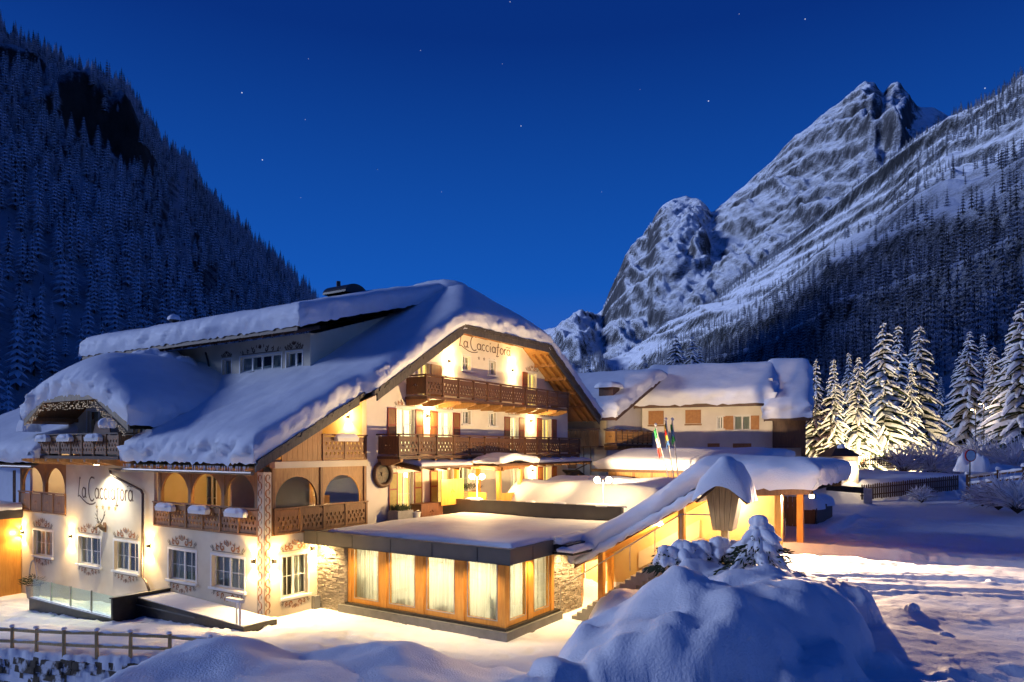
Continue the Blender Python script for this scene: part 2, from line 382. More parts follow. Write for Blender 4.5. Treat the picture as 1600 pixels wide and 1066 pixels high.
# ------------------------------------------------------------------ land
CREST = ([-30, 4, 7, 12.9, 18.1, 25.5], [21, 14.5, 13.2, 9.6, 8.2, 8.4])
def mound(R, D, c, rad, h, p=2.5):
    q = (np.abs((R-c[0])/rad[0])**p+np.abs((D-c[1])/rad[1])**p)
    return h*np.clip(1-q, 0, 1)**.48
def terrain(X, Y, detail=True):
    X = np.asarray(X, float); Y = np.asarray(Y, float)
    D = X*fx+Y*fy; R = X*rx+Y*ry
    fore = -.062*np.clip(Y-24, 0, 40)
    dc = np.interp(R+.25*np.sin(D*.6), [-14, -8.5, -7, -3, 0, 1.2, 2.5, 4, 5.5, 7, 9.5, 14], [9, 12.3, 13.4, 14, 13.4, 12.4, 13.6, 16.5, 20, 25.2, 27, 30])
    up = sst((dc-D)/4.2+1.0)*sst((R+7.9+.12*(13-D)*(D<13))/1.3)
    up = np.maximum(up, sst((X-27.9)/.25))
    stair = np.clip((14.2-Y)/4.9, 0, 1)
    stz = np.where((X > 25.4) & (X < 27.9), stair, 0)
    up = np.where((X > 25.4) & (X < 27.9), np.minimum(up, np.maximum(stz-.08, 0)), up)
    upper = 3.4+.09*np.clip(D-50, 0, 400)
    upper = upper-1.05*sst((9.0-R)/11)*sst((19-D)/3)*sst((R+9)/4)*0.0
    z = fore*(1-up)+upper*up
    # crest on the near bank sinks towards the forecourt corner
    bank = sst((R+9.5)/2.0)*sst((3.2-R)/1.6)*sst((D-9.5)/2)*sst((20-D)/2.5)
    z = z-bank*up*np.interp(R, [-9, -7, -3, 0, 1.5, 4], [.1, .15, .38, .48, .6, .2])
    # stream bed below the fence
    xf = np.interp(Y, [9, 13, 18, 21, 22.5, 23.8, 25.2, 26.7, 28.1, 29.4, 31.9, 35, 40, 60], [5, 8.0, 11.5, 13.92, 13.4, 12.8, 12.43, 12.05, 11.76, 11.52, 10.75, 9.5, 8, 4])
    low = sst((xf-.12-X)/.3)*(1-up)
    z = z-low*3.2
    # ploughed heaps beside the road
    hp = np.zeros_like(z)
    for c, rd, h in [((2.65,11.9),(2.05,1.8),1.30),((1.7,11.3),(1.0,1.1),1.05),((4.6,13.1),(1.75,1.9),1.14),((5.5,13.6),(.9,1.2),.85),((4.4,25.3),(1.7,2.6),1.7),((.75,10.9),(.55,.6),.85),((.2,10.6),(.8,.7),.45),
                     ((5.1,16.2),(1.7,1.5),.8),((4.0,16.8),(1.6,1.2),.9),((6.4,15.4),(1.4,1.4),.75),((4.75,11.1),(.7,.6),.42),((5.4,12.2),(.6,.7),.34),((6.0,11.6),(.35,.3),.2),((4.3,10.6),(.6,.5),.3)]:
        w = .16*fbm(R*1.5, D*1.5, 3, 5)
        hp = np.maximum(hp, mound(R+w, D+w, c, rd, h*(1+.22*fbm(R*.9+c[0], D*.9, 2, 6))))
    z = z+hp
    # snow heaped on the terrace, banks behind the roadside fence and beside the walk
    z = z+1.75*sst((X-30.6)/1.6)*sst((39.5-X)/1.5)*sst((Y-11.5)/1.5)*sst((22.6-Y)/2.0)*(1+.3*fbm(X*.3, Y*.3, 2, 9))
    fl = np.interp(X, [40, 53.2, 59.3, 90], [19, 6.6, .9, -26])
    beh = sst((Y-fl-.7)/1.0)*sst((X-50.5)/1.5)*sst((70-X)/8)*sst((9.2-Y)/1)
    z = z+1.35*beh
    rt = sst((X-59.5)/2)*sst((1-Y)/2)*sst((75-X)/8)
    z = z+1.1*rt
    walk = sst((X-30.5)/1)*sst((Y-4.9)/.5)*sst((8.6-Y)/.6)*sst((50-X)/3)
    z = z+.22*walk
    if detail:
        z = z+.10*fbm(X*.35, Y*.35, 3, 3)*(.4+up)
        road = up*sst((5.4-Y)/.8)*sst((D-9)/1)*(1-sst(hp/.3))*sst((R-2.5)/1.0)
        lump = np.maximum(fbm(X*2.3, Y*2.3, 4, 21)-.12, 0)
        edge = sst((9.5-R)/5)
        z = z+road*(.035*fbm(X*5, Y*5, 3, 11)+.03*fbm(X*.9, Y*.9, 3, 13)+lump*(.05+.26*edge*sst((17-D)/5)))
        # tyre ruts curving round the heaps
        for k, (r0, w, dp) in enumerate([(8.3,.22,.10),(9.9,.22,.09),(12.4,.2,.06),(14.0,.22,.07),(11.2,.16,.05),(15.6,.2,.05),(17.3,.2,.05)]):
            q = np.hypot(X-15.0, (Y+1.5)*1.0)-(r0-2+.35*np.sin(Y*.21+k))
            prof = np.exp(-(q/w)**2)-.55*np.exp(-((np.abs(q)-w*1.9)/(w*.6))**2)
            z = z-1.7*road*dp*prof*(.8+.35*np.sin((X*.7-Y)*16)*np.exp(-(q/w)**2))*sst((X-13)/3)
        fc = (1-up)*(1-low)*sst((20.8-X)/1.5)*sst((46-Y)/4)
        for k, (c0, w, dp) in enumerate([(15.2,.26,.055),(16.7,.26,.05),(18.2,.24,.035)]):
            q = X+.10*(Y-24)+.5*np.sin(Y*.16+k)-c0; z = z-fc*dp*(np.exp(-(q/w)**2)-.5*np.exp(-((np.abs(q)-w*1.8)/(w*.7))**2))
        z = z+fc*(.05*fbm(X*.9, Y*.9, 3, 81)+.05*np.maximum(fbm(X*2.8, Y*2.8, 3, 83)-.1, 0)*3)
        fp = np.maximum(fbm(X*2.1+7, Y*2.1, 2, 91)-.28, 0)
        z = z-(1-up)*(1-low)*fp*.45
        q2 = np.clip(np.abs(Y-(4.2-.05*(X-28)))/.5, 0, 4)
        z = z-.06*np.exp(-q2*q2)*sst((X-29)/2)*sst((56-X)/4)
        hr = sst(hp/.3)
        z = z+hr*(.11*fbm(R*1.6+3, D*1.6, 4, 40)+.05*ridged(R*.9, D*.9, 4, 33)+.10*np.maximum(fbm(R*3.1, D*3.1, 3, 47), .05)*sst((1.0-hp)/.6))+hr*.012*fbm(X*9, Y*9, 2, 50)
        rb = random.Random(77)
        for k in range(34):
            cR, cD, rr_, hh_ = rb.uniform(.7, 5.9), rb.uniform(10.4, 14.2), rb.uniform(.22, .62), rb.uniform(.03, .09)
            z = z+hr*hh_*np.clip(1-((R-cR)**2+(D-cD)**2*1.3)/rr_**2, 0, 1)**.7
        z = z+bank*up*(.16*np.sin(R*1.9+.6*np.sin(D*1.3))*sst((D-12)/2)+.12*fbm(R*1.1, D*1.4, 3, 61))
        z = z+low*.5*fbm(X*1.2, Y*1.2, 4, 71)
    return z
def tz(x, y): return float(terrain(np.array([x]), np.array([y]))[0])
def sheet(name, xs, ys, mt, dz=0):
    X, Y = np.meshgrid(xs, ys, indexing='ij'); Z = terrain(X, Y)+dz
    return X, Y, Z
xs = np.arange(5, 41.01, .14); ys = np.arange(6.4, 56, .14)
X, Y, Z = sheet('', xs, ys, '')
tag(gridmesh('forecourt_snow', np.stack([X, Y, Z], -1), 'snow'), kind='structure')
xs = np.arange(7, 40.01, .09); ys = np.arange(-17, 6.41, .09)
X, Y, Z = sheet('', xs, ys, '')
tag(gridmesh('road', np.stack([X, Y, Z], -1), 'snow_road'), kind='structure')
def spaced(a, b, n, f0, f1):
    return np.unique(np.concatenate([np.arange(a, f0, 4), np.arange(f0, f1, .8), np.arange(f1, b+1, 4)]))
xs = spaced(-70, 190, 0, 0, 100); ys = spaced(-90, 190, 0, -30, 60)
X, Y, Z = sheet('', xs, ys, '')
inn = ((X > 5.5) & (X < 40.5) & (Y > 6.9) & (Y < 55.5)) | ((X > 7.5) & (X < 39.5) & (Y > -16.5) & (Y < 6.9))
Z = Z-np.where(inn, 1.2, 0)
tag(gridmesh('snowfield', np.stack([X, Y, Z], -1), 'snow'), kind='structure')
a = np.linspace(0, 2*PI, 73); rr = np.array([0, 60, 120, 400, 2000, 9000.])
P = np.stack([np.outer(rr, np.cos(a)), np.outer(rr, np.sin(a)), np.zeros((6, 73))-7], -1)
tag(gridmesh('valley_ground', P, 'snow'), kind='structure')
# ------------------------------------------------------------------ mountains: heightfields with their own distance and depth
def sx(x): return (x-800)/FPX
def el(y): return (700-y)/FPX
def hill(name, pts, Dr, D0, D1, base, nS, nD, s0, s1, amp, seed, mt, prof=1.0, rough=None, back=.6):
    px_ = np.array([p[0] for p in pts], float); s_k = sx(px_); e_k = el(np.array([p[1] for p in pts], float))
    s = np.linspace(s0, s1, nS)[:, None]; t = np.concatenate([np.linspace(0, 1, nD), np.linspace(1.03, 1.6, 14)])[None, :]
    er = np.interp(s[:, 0], s_k, e_k)[:, None]
    dr = np.interp(s[:, 0], [a_ for a_, _ in Dr], [b_ for _, b_ in Dr])[:, None]
    d0 = np.interp(s[:, 0], [a_ for a_, _ in D0], [b_ for _, b_ in D0])[:, None]
    D = d0+(dr-d0)*t; R = s*D
    zr = CAMZ+er*dr
    tt = np.minimum(t, 1)
    z = base+(zr-base)*tt**prof
    z = z-np.maximum(t-1, 0)*(zr-base)*back
    X = D*fx+R*rx; Y = D*fy+R*ry
    env = np.clip(4*tt*(1-tt), 0, 1)**.6
    if rough: z = z+rough(X, Y, R, D, s, t, z)*1.0
    z = z+amp*env*(fbm(X/260., Y/260., 5, seed))
    return s, t, X, Y, z, R, D
# wooded hill on the near side of the valley
HP = [(-1500,-420),(-700,-250),(-200,-60),(0,45),(60,80),(130,118),(200,150),(238,205),(262,240),(300,262),(315,300),(345,332),(400,385),(450,428),(490,470),(520,540),(560,640),(640,700)]
def hill_rough(X, Y, R, D, s, t, z):
    c = np.exp(-((s+.575)/.058)**4)*46*(sst((t-.50)/.02)-sst((t-.37)/.30))
    c2 = np.exp(-((s+.69)/.05)**2)*(40*sst((t-.66)/.02)-40*sst((t-.55)/.2))
    msk = np.exp(-((s+.60)/.12)**4)*np.exp(-((t-.57)/.14)**4)
    return c+c2+msk*(9*ridged(R/30., z/45., 4, 17)+7*ridged(R/11., z/70., 3, 19))
s, t, X, Y, Z, R, D = hill('', HP, [(-2.2,560),(-.72,700),(-.27,820),(-.1,860)], [(-2.2,60),(-.72,150),(-.45,190),(-.27,300),(-.1,380)], 0, -2, 260, 130, -2.0, sx(640), 22, 3, '', .96, hill_rough)
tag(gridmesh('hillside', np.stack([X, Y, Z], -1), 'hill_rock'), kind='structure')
HILL = (s, t, X, Y, Z)
# added unseen hill at the viewer's left, ridge set to part-shade the valley
th = np.linspace(math.radians(57), math.radians(178), 70)[:, None]; tt_ = np.linspace(0, 1.5, 40)[None, :]
rad = 150+420*tt_; hz_ = np.interp(th, [math.radians(57), math.radians(66), math.radians(74), math.radians(120), math.radians(178)], [360, 245, 146, 135, 120])
X = rad*np.cos(YAW+th); Y = rad*np.sin(YAW+th); Z = -3+hz_*np.minimum(tt_, 1)**1.0-np.maximum(tt_-1, 0)*hz_*.7+26*fbm(X/120., Y/120., 4, 77)*np.clip(tt_*3, 0, 1)
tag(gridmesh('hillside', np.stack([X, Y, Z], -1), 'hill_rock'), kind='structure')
# the big peak and its shoulder
PP = [(700,640),(820,560),(868,530),(880,512),(893,498),(905,490),(918,487),(930,492),(940,489),(950,462),(962,436),(978,404),(992,390),(1012,366),(1022,340),(1034,322),(1052,311),(1072,307),(1090,313),(1102,322),(1112,334),
      (1135,316),(1170,285),(1210,250),(1255,208),(1290,178),(1318,157),(1340,136),(1352,129),(1366,131),(1373,140),(1380,146),(1386,138),(1394,130),(1406,133),(1414,146),(1424,163),(1440,168),(1458,168),(1475,177),(1495,190),(1560,260),(1700,420),(1900,520)]
def peak_rough(X, Y, R, D, s, t, z):
    e = np.clip(4*t*(1-np.minimum(t, 1)), 0, 1)
    u = (R*-.656+z*.755)/150.; w = (R*.755+z*.656)/900.
    r = 95*e**.95*(ridged(R/520.+.35*fbm(R/700., z/600., 4, 8), z/1500., 6, 77, .55)*.62)+46*e**.6*ridged(u, w, 4, 99)
    r2 = 22*ridged(R/85., z/120., 4, 44)*np.clip(e*3+.12, 0, 1)
    cl = 120*e*np.exp(-((s-.50)/.055)**2)*(sst((t-.80)/.05)-sst((t-.60)/.25))
    cl2 = 90*e*np.exp(-((s-.20)/.05)**2)*(sst((t-.84)/.05)-sst((t-.6)/.2))
    q = (-.656*R+.755*z+150*fbm(R/420., z/300., 5, 61))/95.; saw = (q-np.floor(q)); st = 95*(sst((saw-.5)/.32)-saw)*.26*np.clip(e*2, 0, 1)*(.35+1.1*np.clip(fbm(R/500., z/350., 3, 71)+.35, 0, 1))
    edge_ = .15+.85*sst((.585-s)/.03)
    return (r+r2+cl+cl2+st)*edge_
s, t, X, Y, Z, R, D = hill('', PP, [(-.1,4600),(.08,4300),(.25,4000),(.283,3700),(.40,3500),(.6,3300),(1.,3000)], [(-.1,2000),(.6,1300),(1,1100)], 0, 0, 430, 230, sx(700), sx(1900), 30, 13, '', .93, peak_rough)
tag(gridmesh('mountain', np.stack([X, Y, Z], -1), 'peak_rock'), kind='structure')
# the nearer wooded flank to the right
FP = [(760,650),(860,585),(930,572),(1000,545),(1075,497),(1150,448),(1230,398),(1300,352),(1370,296),(1430,240),(1480,205),(1505,198),(1540,182),(1575,164),(1600,148),(1680,100),(1900,-20),(2600,-160)]
def flank_rough(X, Y, R, D, s, t, z):
    e = np.clip(4*t*(1-np.minimum(t, 1)), 0, 1)
    a = (R*.80-z*.60)/110.; b_ = (R*.60+z*.80)/420.
    return 26*e**.6*ridged(a, b_, 5, 123)+9*e**.3*ridged(R/50., z/60., 4, 5)+34*e*fbm(R/300., z/240., 3, 15)
s, t, X, Y, Z, R, D = hill('', FP, [(-.05,2600),(.2,2200),(.5,1750),(.72,1450),(1.6,1100)], [(-.05,900),(.2,620),(.45,260),(.72,170),(1.6,120)], 8, 0, 420, 220, sx(760), 1.5, 16, 29, '', .98, flank_rough)
tag(gridmesh('mountain_flank', np.stack([X, Y, Z], -1), 'slope_rock'), kind='structure')
FLANK = (s, t, X, Y, Z)
# ------------------------------------------------------------------ conifers
def far_spruce_mesh(name, seed, tiers=11, spikes=9, mt='far_spruce'):
    """unit-height tree, base at 0"""
    rnd = random.Random(seed); b = B()
    b.tube([(0,0,-.06),(0,0,.5),(0,0,.95)], [.016,.010,.002], 5, 1)
    for i in range(tiers):
        f = i/(tiers-1); z = .08+.86*f**.92; r = .17*(1-f)**.82+.012; r *= rnd.uniform(.85, 1.15)
        h = .10*(1-f*.55); a0 = rnd.random()*6.28
        k = len(b.v); b.v.append((0, 0, z+h*.75))
        for j in range(spikes*2):
            a = a0+PI*j/spikes
            q = r*(rnd.uniform(.82, 1.2) if j % 2 == 0 else rnd.uniform(.38, .6))
            dz = -h*.45*rnd.uniform(.6, 1.3) if j % 2 == 0 else h*.12
            b.v.append((q*math.cos(a), q*math.sin(a), z+dz))
        for j in range(spikes*2): b.f.append((k, k+1+j, k+1+(j+1) % (spikes*2))); b.m.append(0)
    return b.mesh(name, [mt, 'bark'], fix=False)
FAR = [far_spruce_mesh('far_spruce_%d' % i, 40+i, 11+i % 2, 8+i % 3) for i in range(4)]
DARK = [far_spruce_mesh('dark_spruce_%d' % i, 70+i, 8, 7, 'dark_spruce') for i in range(3)]
def scatter(T, n, dens, seed, hmin, hmax):
    s, t, X, Y, Z = T; rnd = np.random.RandomState(seed)
    ns, ntt = X.shape; out_ = []
    # candidates spread evenly in ground area
    dX = np.hypot(X[1:, :-1]-X[:-1, :-1], Y[1:, :-1]-Y[:-1, :-1]); dY = np.hypot(X[:-1, 1:]-X[:-1, :-1], Y[:-1, 1:]-Y[:-1, :-1])
    area = (dX*dY)*dens[:-1, :-1]; p = area.reshape(-1)/area.sum()
    c = rnd.choice(len(p), n, p=p); i, j = np.unravel_index(c, area.shape); u = rnd.rand(n); v = rnd.rand(n)
    L = lambda A: (A[i, j]*(1-u)+A[i+1, j]*u)*(1-v)+(A[i, j+1]*(1-u)+A[i+1, j+1]*u)*v
    x, y, z = L(X), L(Y), L(Z); h = hmin+(hmax-hmin)*rnd.rand(n)**1.3
    return np.stack([x, y, z, h], -1)
def thin(P, dmin):
    P = P[np.argsort(-P[:, 3])]; cell = {}; keep = []
    for k, q in enumerate(P):
        c = (int(q[0]//dmin), int(q[1]//dmin))
        ok = all((P[m, 0]-q[0])**2+(P[m, 1]-q[1])**2 > dmin*dmin for a in (-1,0,1) for bb in (-1,0,1) for m in cell.get((c[0]+a, c[1]+bb), ()))
        if ok: cell.setdefault(c, []).append(k); keep.append(k)
    return P[keep]
def in_view(P, pad=.05):
    D = P[:, 0]*fx+P[:, 1]*fy; R = P[:, 0]*rx+P[:, 1]*ry; s = R/np.maximum(D, 1)
    return (D > 1) & (np.abs(s) < .7227+pad), D, s, (P[:, 2]+P[:, 3]-CAMZ)/np.maximum(D, 1)
def gn_scatter(name, P, src, label, cat):
    """one wood: points with height and turn, one geometry-node instancer per tree form"""
    me = bpy.data.meshes.new(name); me.from_pydata([tuple(p[:3]) for p in P], [], [])
    at_ = me.attributes.new('height', 'FLOAT', 'POINT'); at_.data.foreach_set('value', P[:, 3].astype(np.float32))
    at_ = me.attributes.new('form', 'INT', 'POINT'); at_.data.foreach_set('value', np.random.RandomState(3).randint(0, len(src), len(P)).astype(np.int32))
    ng = bpy.data.node_groups.new(name, 'GeometryNodeTree')
    ng.interface.new_socket('Geometry', in_out='INPUT', socket_type='NodeSocketGeometry'); ng.interface.new_socket('Geometry', in_out='OUTPUT', socket_type='NodeSocketGeometry')
    N = ng.nodes.new; gi = N('NodeGroupInput'); go = N('NodeGroupOutput'); jn = N('GeometryNodeJoinGeometry')
    ha = N('GeometryNodeInputNamedAttribute'); ha.data_type = 'FLOAT'; ha.inputs[0].default_value = 'height'
    fa = N('GeometryNodeInputNamedAttribute'); fa.data_type = 'INT'; fa.inputs[0].default_value = 'form'
    rv = N('FunctionNodeRandomValue'); rv.data_type = 'FLOAT_VECTOR'; rv.inputs[0].default_value = (-.03, -.03, 0); rv.inputs[1].default_value = (.03, .03, 6.28)
    for k, o in enumerate(src):
        oi = N('GeometryNodeObjectInfo'); oi.inputs[0].default_value = o; oi.transform_space = 'ORIGINAL'
        ip = N('GeometryNodeInstanceOnPoints'); cp = N('FunctionNodeCompare'); cp.data_type = 'INT'; cp.operation = 'EQUAL'
        ng.links.new(fa.outputs[0], cp.inputs[2]); cp.inputs[3].default_value = k
        ng.links.new(gi.outputs[0], ip.inputs['Points']); ng.links.new(cp.outputs[0], ip.inputs['Selection']); ng.links.new(oi.outputs['Geometry'], ip.inputs['Instance'])
        ng.links.new(rv.outputs[0], ip.inputs['Rotation']); ng.links.new(ha.outputs[0], ip.inputs['Scale'])
        ng.links.new(ip.outputs[0], jn.inputs[0])
    ng.links.new(jn.outputs[0], go.inputs[0])
    o = link(bpy.data.objects.new(name, me)); md = o.modifiers.new('scatter', 'NODES'); md.node_group = ng
    tag(o, label, cat, kind='stuff'); return o
# wooded hill
s, t, X, Y, Z = HILL
dens = np.ones_like(X)*(t < 1.06)
dens = dens*(1-.97*np.exp(-((s+.575)/.060)**4)*np.exp(-((t-.49)/.034)**4))*(1-.93*np.exp(-((s+.69)/.045)**2)*np.exp(-((t-.66)/.035)**2))*(1-.8*np.exp(-((s+.50)/.03)**2)*np.exp(-((t-.60)/.05)**2))
dens = np.clip(dens*(.75+1.3*fbm(X/45., Y/45., 3, 2)), .02, None)
P = thin(scatter(HILL, 21000, dens, 5, 6, 23), 4.6)
v, D, s_, e_ = in_view(P, .25)
P = P[v | (np.random.RandomState(1).rand(len(P)) < .3)]
v, D, s_, e_ = in_view(P)
# the conifers that show largest: those low on the hill and seen above the roofs
vis = v & (s_ < sx(505)) & (e_ > np.interp(s_, [sx(0), sx(120), sx(250), sx(480), sx(505)], [el(600), el(548), el(515), el(480), el(478)]))
cand = np.where(vis)[0]; cand = cand[np.argsort(-(P[cand, 3]/D[cand]))][:290]
one = set(cand.tolist()); first = []
for n_, k in enumerate(cand):
    x, y, z, h = P[k]; r = random.Random(int(k))
    o = inst(FAR[n_ % 4], 'spruce_tree', None, TM((x, y, z-.3), r.random()*6.28, (h, h, h)))
    tag(o, 'snow dusted spruce on the dark wooded hillside behind the hotel', 'tree', 'spruces on the wooded hillside')
    if n_ < 4: first.append(o)
rest = np.array([k for k in range(len(P)) if k not in one])
gn_scatter('forest', P[rest], first, 'dark snowy spruce forest covering the steep hillside behind the hotel', 'forest')
# scattered wood on the far flank
s, t, X, Y, Z = FLANK
u_ = (s-.1)/.62
base_ = sst((.46+.20*u_-t)/.16)*.9+sst((.16-np.abs(t-.93-.02*u_))/.08)*.55*(u_ < .95)
gul = fbm((X*rx+Y*ry)*.0062-Z*.0045, (X*rx+Y*ry)*.003+Z*.006, 4, 8)
dens = np.clip(base_*(.55+1.5*gul)+.28*np.clip(gul-.05, 0, 1)*2.2, 0, 1)*(t < 1.02)
P2 = scatter(FLANK, 34000, dens, 9, 9, 19)
v, D, s_, e_ = in_view(P2, .1); P2 = thin(P2[v], 4.4)
dk = []
for k in range(3):
    x, y, z, h = P2[k]; o = inst(DARK[k], 'spruce_tree', None, TM((x, y, z-.3), k, (h, h, h)))
    tag(o, 'tiny dark spruce among many on the far mountain flank', 'tree', 'spruces on the far mountain flank'); dk.append(o)
gn_scatter('flank_forest', P2[3:], dk, 'dark spruce wood thinning out up the snowy mountain flank', 'forest')
# ------------------------------------------------------------------ near spruces with laden boughs
def spruce_meshes(name, h, R0, seed, leafy=1.0):
    rnd = random.Random(seed); t = B(); c = B()
    t.tube([(0,0,-.3),(0,0,h*.4),(0,0,h*.97)], [h*.020,h*.013,.012], 8)
    nw = int(h*2.9)
    for i in range(nw):
        f = (i+.3)/nw; zb_ = h*(.05+.92*f); L = R0*(1-f)**.78*1.0+.16
        k = 8 if f < .8 else 6; a0 = rnd.random()*6.28
        for j in range(k):
            if rnd.random() > .93: continue
            a = a0+2*PI*j/k+rnd.uniform(-.4, .4); z = zb_+rnd.uniform(-.32, .32)*(1-f*.7); l = L*rnd.uniform(.6, 1.18); n = 5
            ca, sa = math.cos(a), math.sin(a); dr = rnd.uniform(.30, .75)
            pts = []
            for q in range(n+1):
                g = q/n; pts.append((l*g*ca, l*g*sa, z+l*(.10*g-dr*g*g)+rnd.uniform(-.02, .02)))
            for q in range(n):
                p0, p1 = pts[q], pts[q+1]; g = (q+.5)/n
                w0, w1 = [l*.19*(.55+1.1*gg*(1-gg)*2.2)*(1-gg*.55) for gg in (q/n, (q+1)/n)]
                nx_, ny_ = -sa, ca; hz = .055+.05*rnd.random()
                # needles hang below, snow pillow lies on top
                kk = len(c.v)
                for p, w in ((p0, w0), (p1, w1)):
                    c.v += [(p[0]+nx_*w, p[1]+ny_*w, p[2]-w*.75-.03), (p[0], p[1], p[2]), (p[0]-nx_*w, p[1]-ny_*w, p[2]-w*.75-.03)]
                c.f += [(kk,kk+3,kk+4,kk+1),(kk+1,kk+4,kk+5,kk+2)]; c.m += [0,0]
                if rnd.random() < .97:
                    kk = len(c.v); sw0, sw1 = w0*rnd.uniform(.75,1.05), w1*rnd.uniform(.75,1.05)
                    for p, w in ((p0, sw0), (p1, sw1)):
                        c.v += [(p[0]+nx_*w, p[1]+ny_*w, p[2]-w*.55+.01), (p[0]+nx_*w*.5, p[1]+ny_*w*.5, p[2]+hz*.8), (p[0]-nx_*w*.5, p[1]-ny_*w*.5, p[2]+hz*.8), (p[0]-nx_*w, p[1]-ny_*w, p[2]-w*.55+.01)]
                    c.f += [(kk,kk+4,kk+5,kk+1),(kk+1,kk+5,kk+6,kk+2),(kk+2,kk+6,kk+7,kk+3),(kk+4,kk+7,kk+6,kk+5)]; c.m += [1,1,1,1]
                # side twigs
                for sg in (-1, 1):
                    tl = l*.26*(1-g*.5)*rnd.uniform(.6, 1.2); ta = a+sg*rnd.uniform(.6, 1.0); tx, ty = math.cos(ta), math.sin(ta)
                    e_ = (p0[0]+tx*tl, p0[1]+ty*tl, p0[2]-tl*rnd.uniform(.25, .7)); w = tl*.22; kk = len(c.v)
                    c.v += [p0, (p0[0]+tx*tl*.5-ty*w, p0[1]+ty*tl*.5+tx*w, (p0[2]+e_[2])/2-.05), e_, (p0[0]+tx*tl*.5+ty*w, p0[1]+ty*tl*.5-tx*w, (p0[2]+e_[2])/2-.05)]
                    c.f += [(kk,kk+1,kk+2),(kk,kk+2,kk+3)]; mm = 1 if rnd.random() < .72 else 0; c.m += [mm,mm]
    return t.mesh(name+'_trunk', 'bark'), c.mesh(name+'_crown', ['needles_near', 'snow'], fix=False)
SPR = [spruce_meshes('spruce_a', 10, 2.1, 1), spruce_meshes('spruce_b', 10, 1.7, 2), spruce_meshes('spruce_c', 10, 2.5, 3), spruce_meshes('spruce_d', 10, 1.9, 4)]
def spruce(pos, h, form, label, wid=1.0, group='snowy spruces by the road'):
    o = empty('spruce_tree', pos, label, 'tree', group, rz=(form*1.7+pos[0]) % 6.28)
    k = h/10; M = TM(pos, (form*1.7+pos[0]) % 6.28, (k*wid, k*wid, k))
    inst(SPR[form % 4][0], 'trunk', o, M); inst(SPR[form % 4][1], 'crown', o, M); return o
NEAR = [(1275,555,705,66,'tall narrow spruce standing closest to the white farmhouse',0,.8),(1302,555,715,64,'spruce with glowing lower boughs just behind the kiosk roof',1,.95),
 (1326,545,705,72,'slim spruce peeking up behind the two floodlit spruces',1,.8),(1341,552,716,64,'brightly floodlit spruce with the light pooled at its foot',2,.8),(1357,566,705,75,'small spruce tip between the floodlit spruce and the tallest one',3,.8),
 (1380,497,712,69,'tallest broad spruce of the floodlit clump, warm at its base',0,1.05),(1404,500,705,73,'dark tall spruce squeezed between two paler tall ones',1,.95),(1437,500,700,75,'pale tall spruce at the end of the floodlit clump',3,1.1),(1424,560,705,70,'shorter dark spruce in front of the pale tall spruce',1,.8),
 (1500,545,690,100,'unlit spruce at the edge of the roadside thicket',0,.9),(1514,512,690,96,'leaning-topped unlit spruce above the twin street lamps',2,.9),(1537,515,690,100,'thin unlit spruce behind the street lamps',1,.9),(1552,535,692,92,'low unlit spruce beside the thin one',3,.9),
 (1576,525,694,90,'unlit spruce over the frosted roadside shrubs',0,.9),(1596,462,694,84,'largest unlit spruce at the picture edge',2,1.0),(1470,585,690,110,'faint far spruce between the clump and the thicket',1,.9),
 (1056,517,640,105,'frosted spruce rising behind the farmhouse roof, the fuller of two',2,.95),(1082,520,640,107,'frosted spruce rising behind the farmhouse roof, the slimmer of two',0,.95),(1094,536,640,112,'half hidden spruce behind the pair over the farmhouse roof',1,.9),
 (1268,600,705,78,'small pale spruce behind the farmhouse gable',3,.8),(920,552,640,110,'little spruce tip showing beside the hotel roof edge',1,.9),(1008,552,640,112,'little spruce top over the neighbouring chalet ridge',3,.7)]
for x, yt, yb, d, lb, fm, wd in NEAR:
    p = at(x, yb, d); spruce((p.x, p.y, min(p.z, tz(p.x, p.y))), (yb-yt)*d/FPX+max(0, p.z-tz(p.x, p.y)), fm, lb, wd)
# ------------------------------------------------------------------ building kit
class Face:
    """a wall plane: o = offset, axis 'x' faces -X (runs along Y), axis 'y' faces -Y (runs along X)"""
    def __init__(s, axis, o): s.axis, s.o = axis, o; s.rz = -PI/2 if axis == 'x' else 0
    def p(s, a, b, c=0): return (s.o-c, a, b) if s.axis == 'x' else (a, s.o-c, b)
    def M(s, a, b, c=0, sc=(1, 1, 1)): return TM(s.p(a, b, c), s.rz, sc)
    def a(s, x):
        v = ray(x, 700); return v.y*s.o/v.x if s.axis == 'x' else v.x*s.o/v.y
    def z(s, x, y):
        v = ray(x, y); return CAMZ+v.z*(s.o/v.x if s.axis == 'x' else s.o/v.y)
    def fn(s): return (lambda a, b, c: (s.o+c, a, b)) if s.axis == 'x' else (lambda a, b, c: (a, s.o+c, b))
def rect(a0, a1, b0, b1): return [(a0, b0), (a1, b0), (a1, b1), (a0, b1)]
def wall(parent, fr, outer, holes, mt, th=.3, name='wall', label=None):
    o = B().plate(outer, holes, 0, th, fn=fr.fn()).obj(name, mt, parent)
    if label: o['label'] = label
    return o
MC = {}
def cached(key, f):
    if key not in MC: MC[key] = f()
    return MC[key]
def fold_mesh(w, h, mt, amp=.03, nf=None):
    b = B(); n = max(8, int(w*(nf or 22)))
    for i in range(n+1):
        x = -w/2+w*i/n; y = amp*math.sin(i*1.7)+amp*.6*math.sin(i*.63+1)
        b.v += [(x, y, 0), (x, y*1.0, h)]
    for i in range(n): b.f.append((2*i, 2*i+2, 2*i+3, 2*i+1)); b.m.append(0)
    return b.mesh('curtain', mt, True, False)
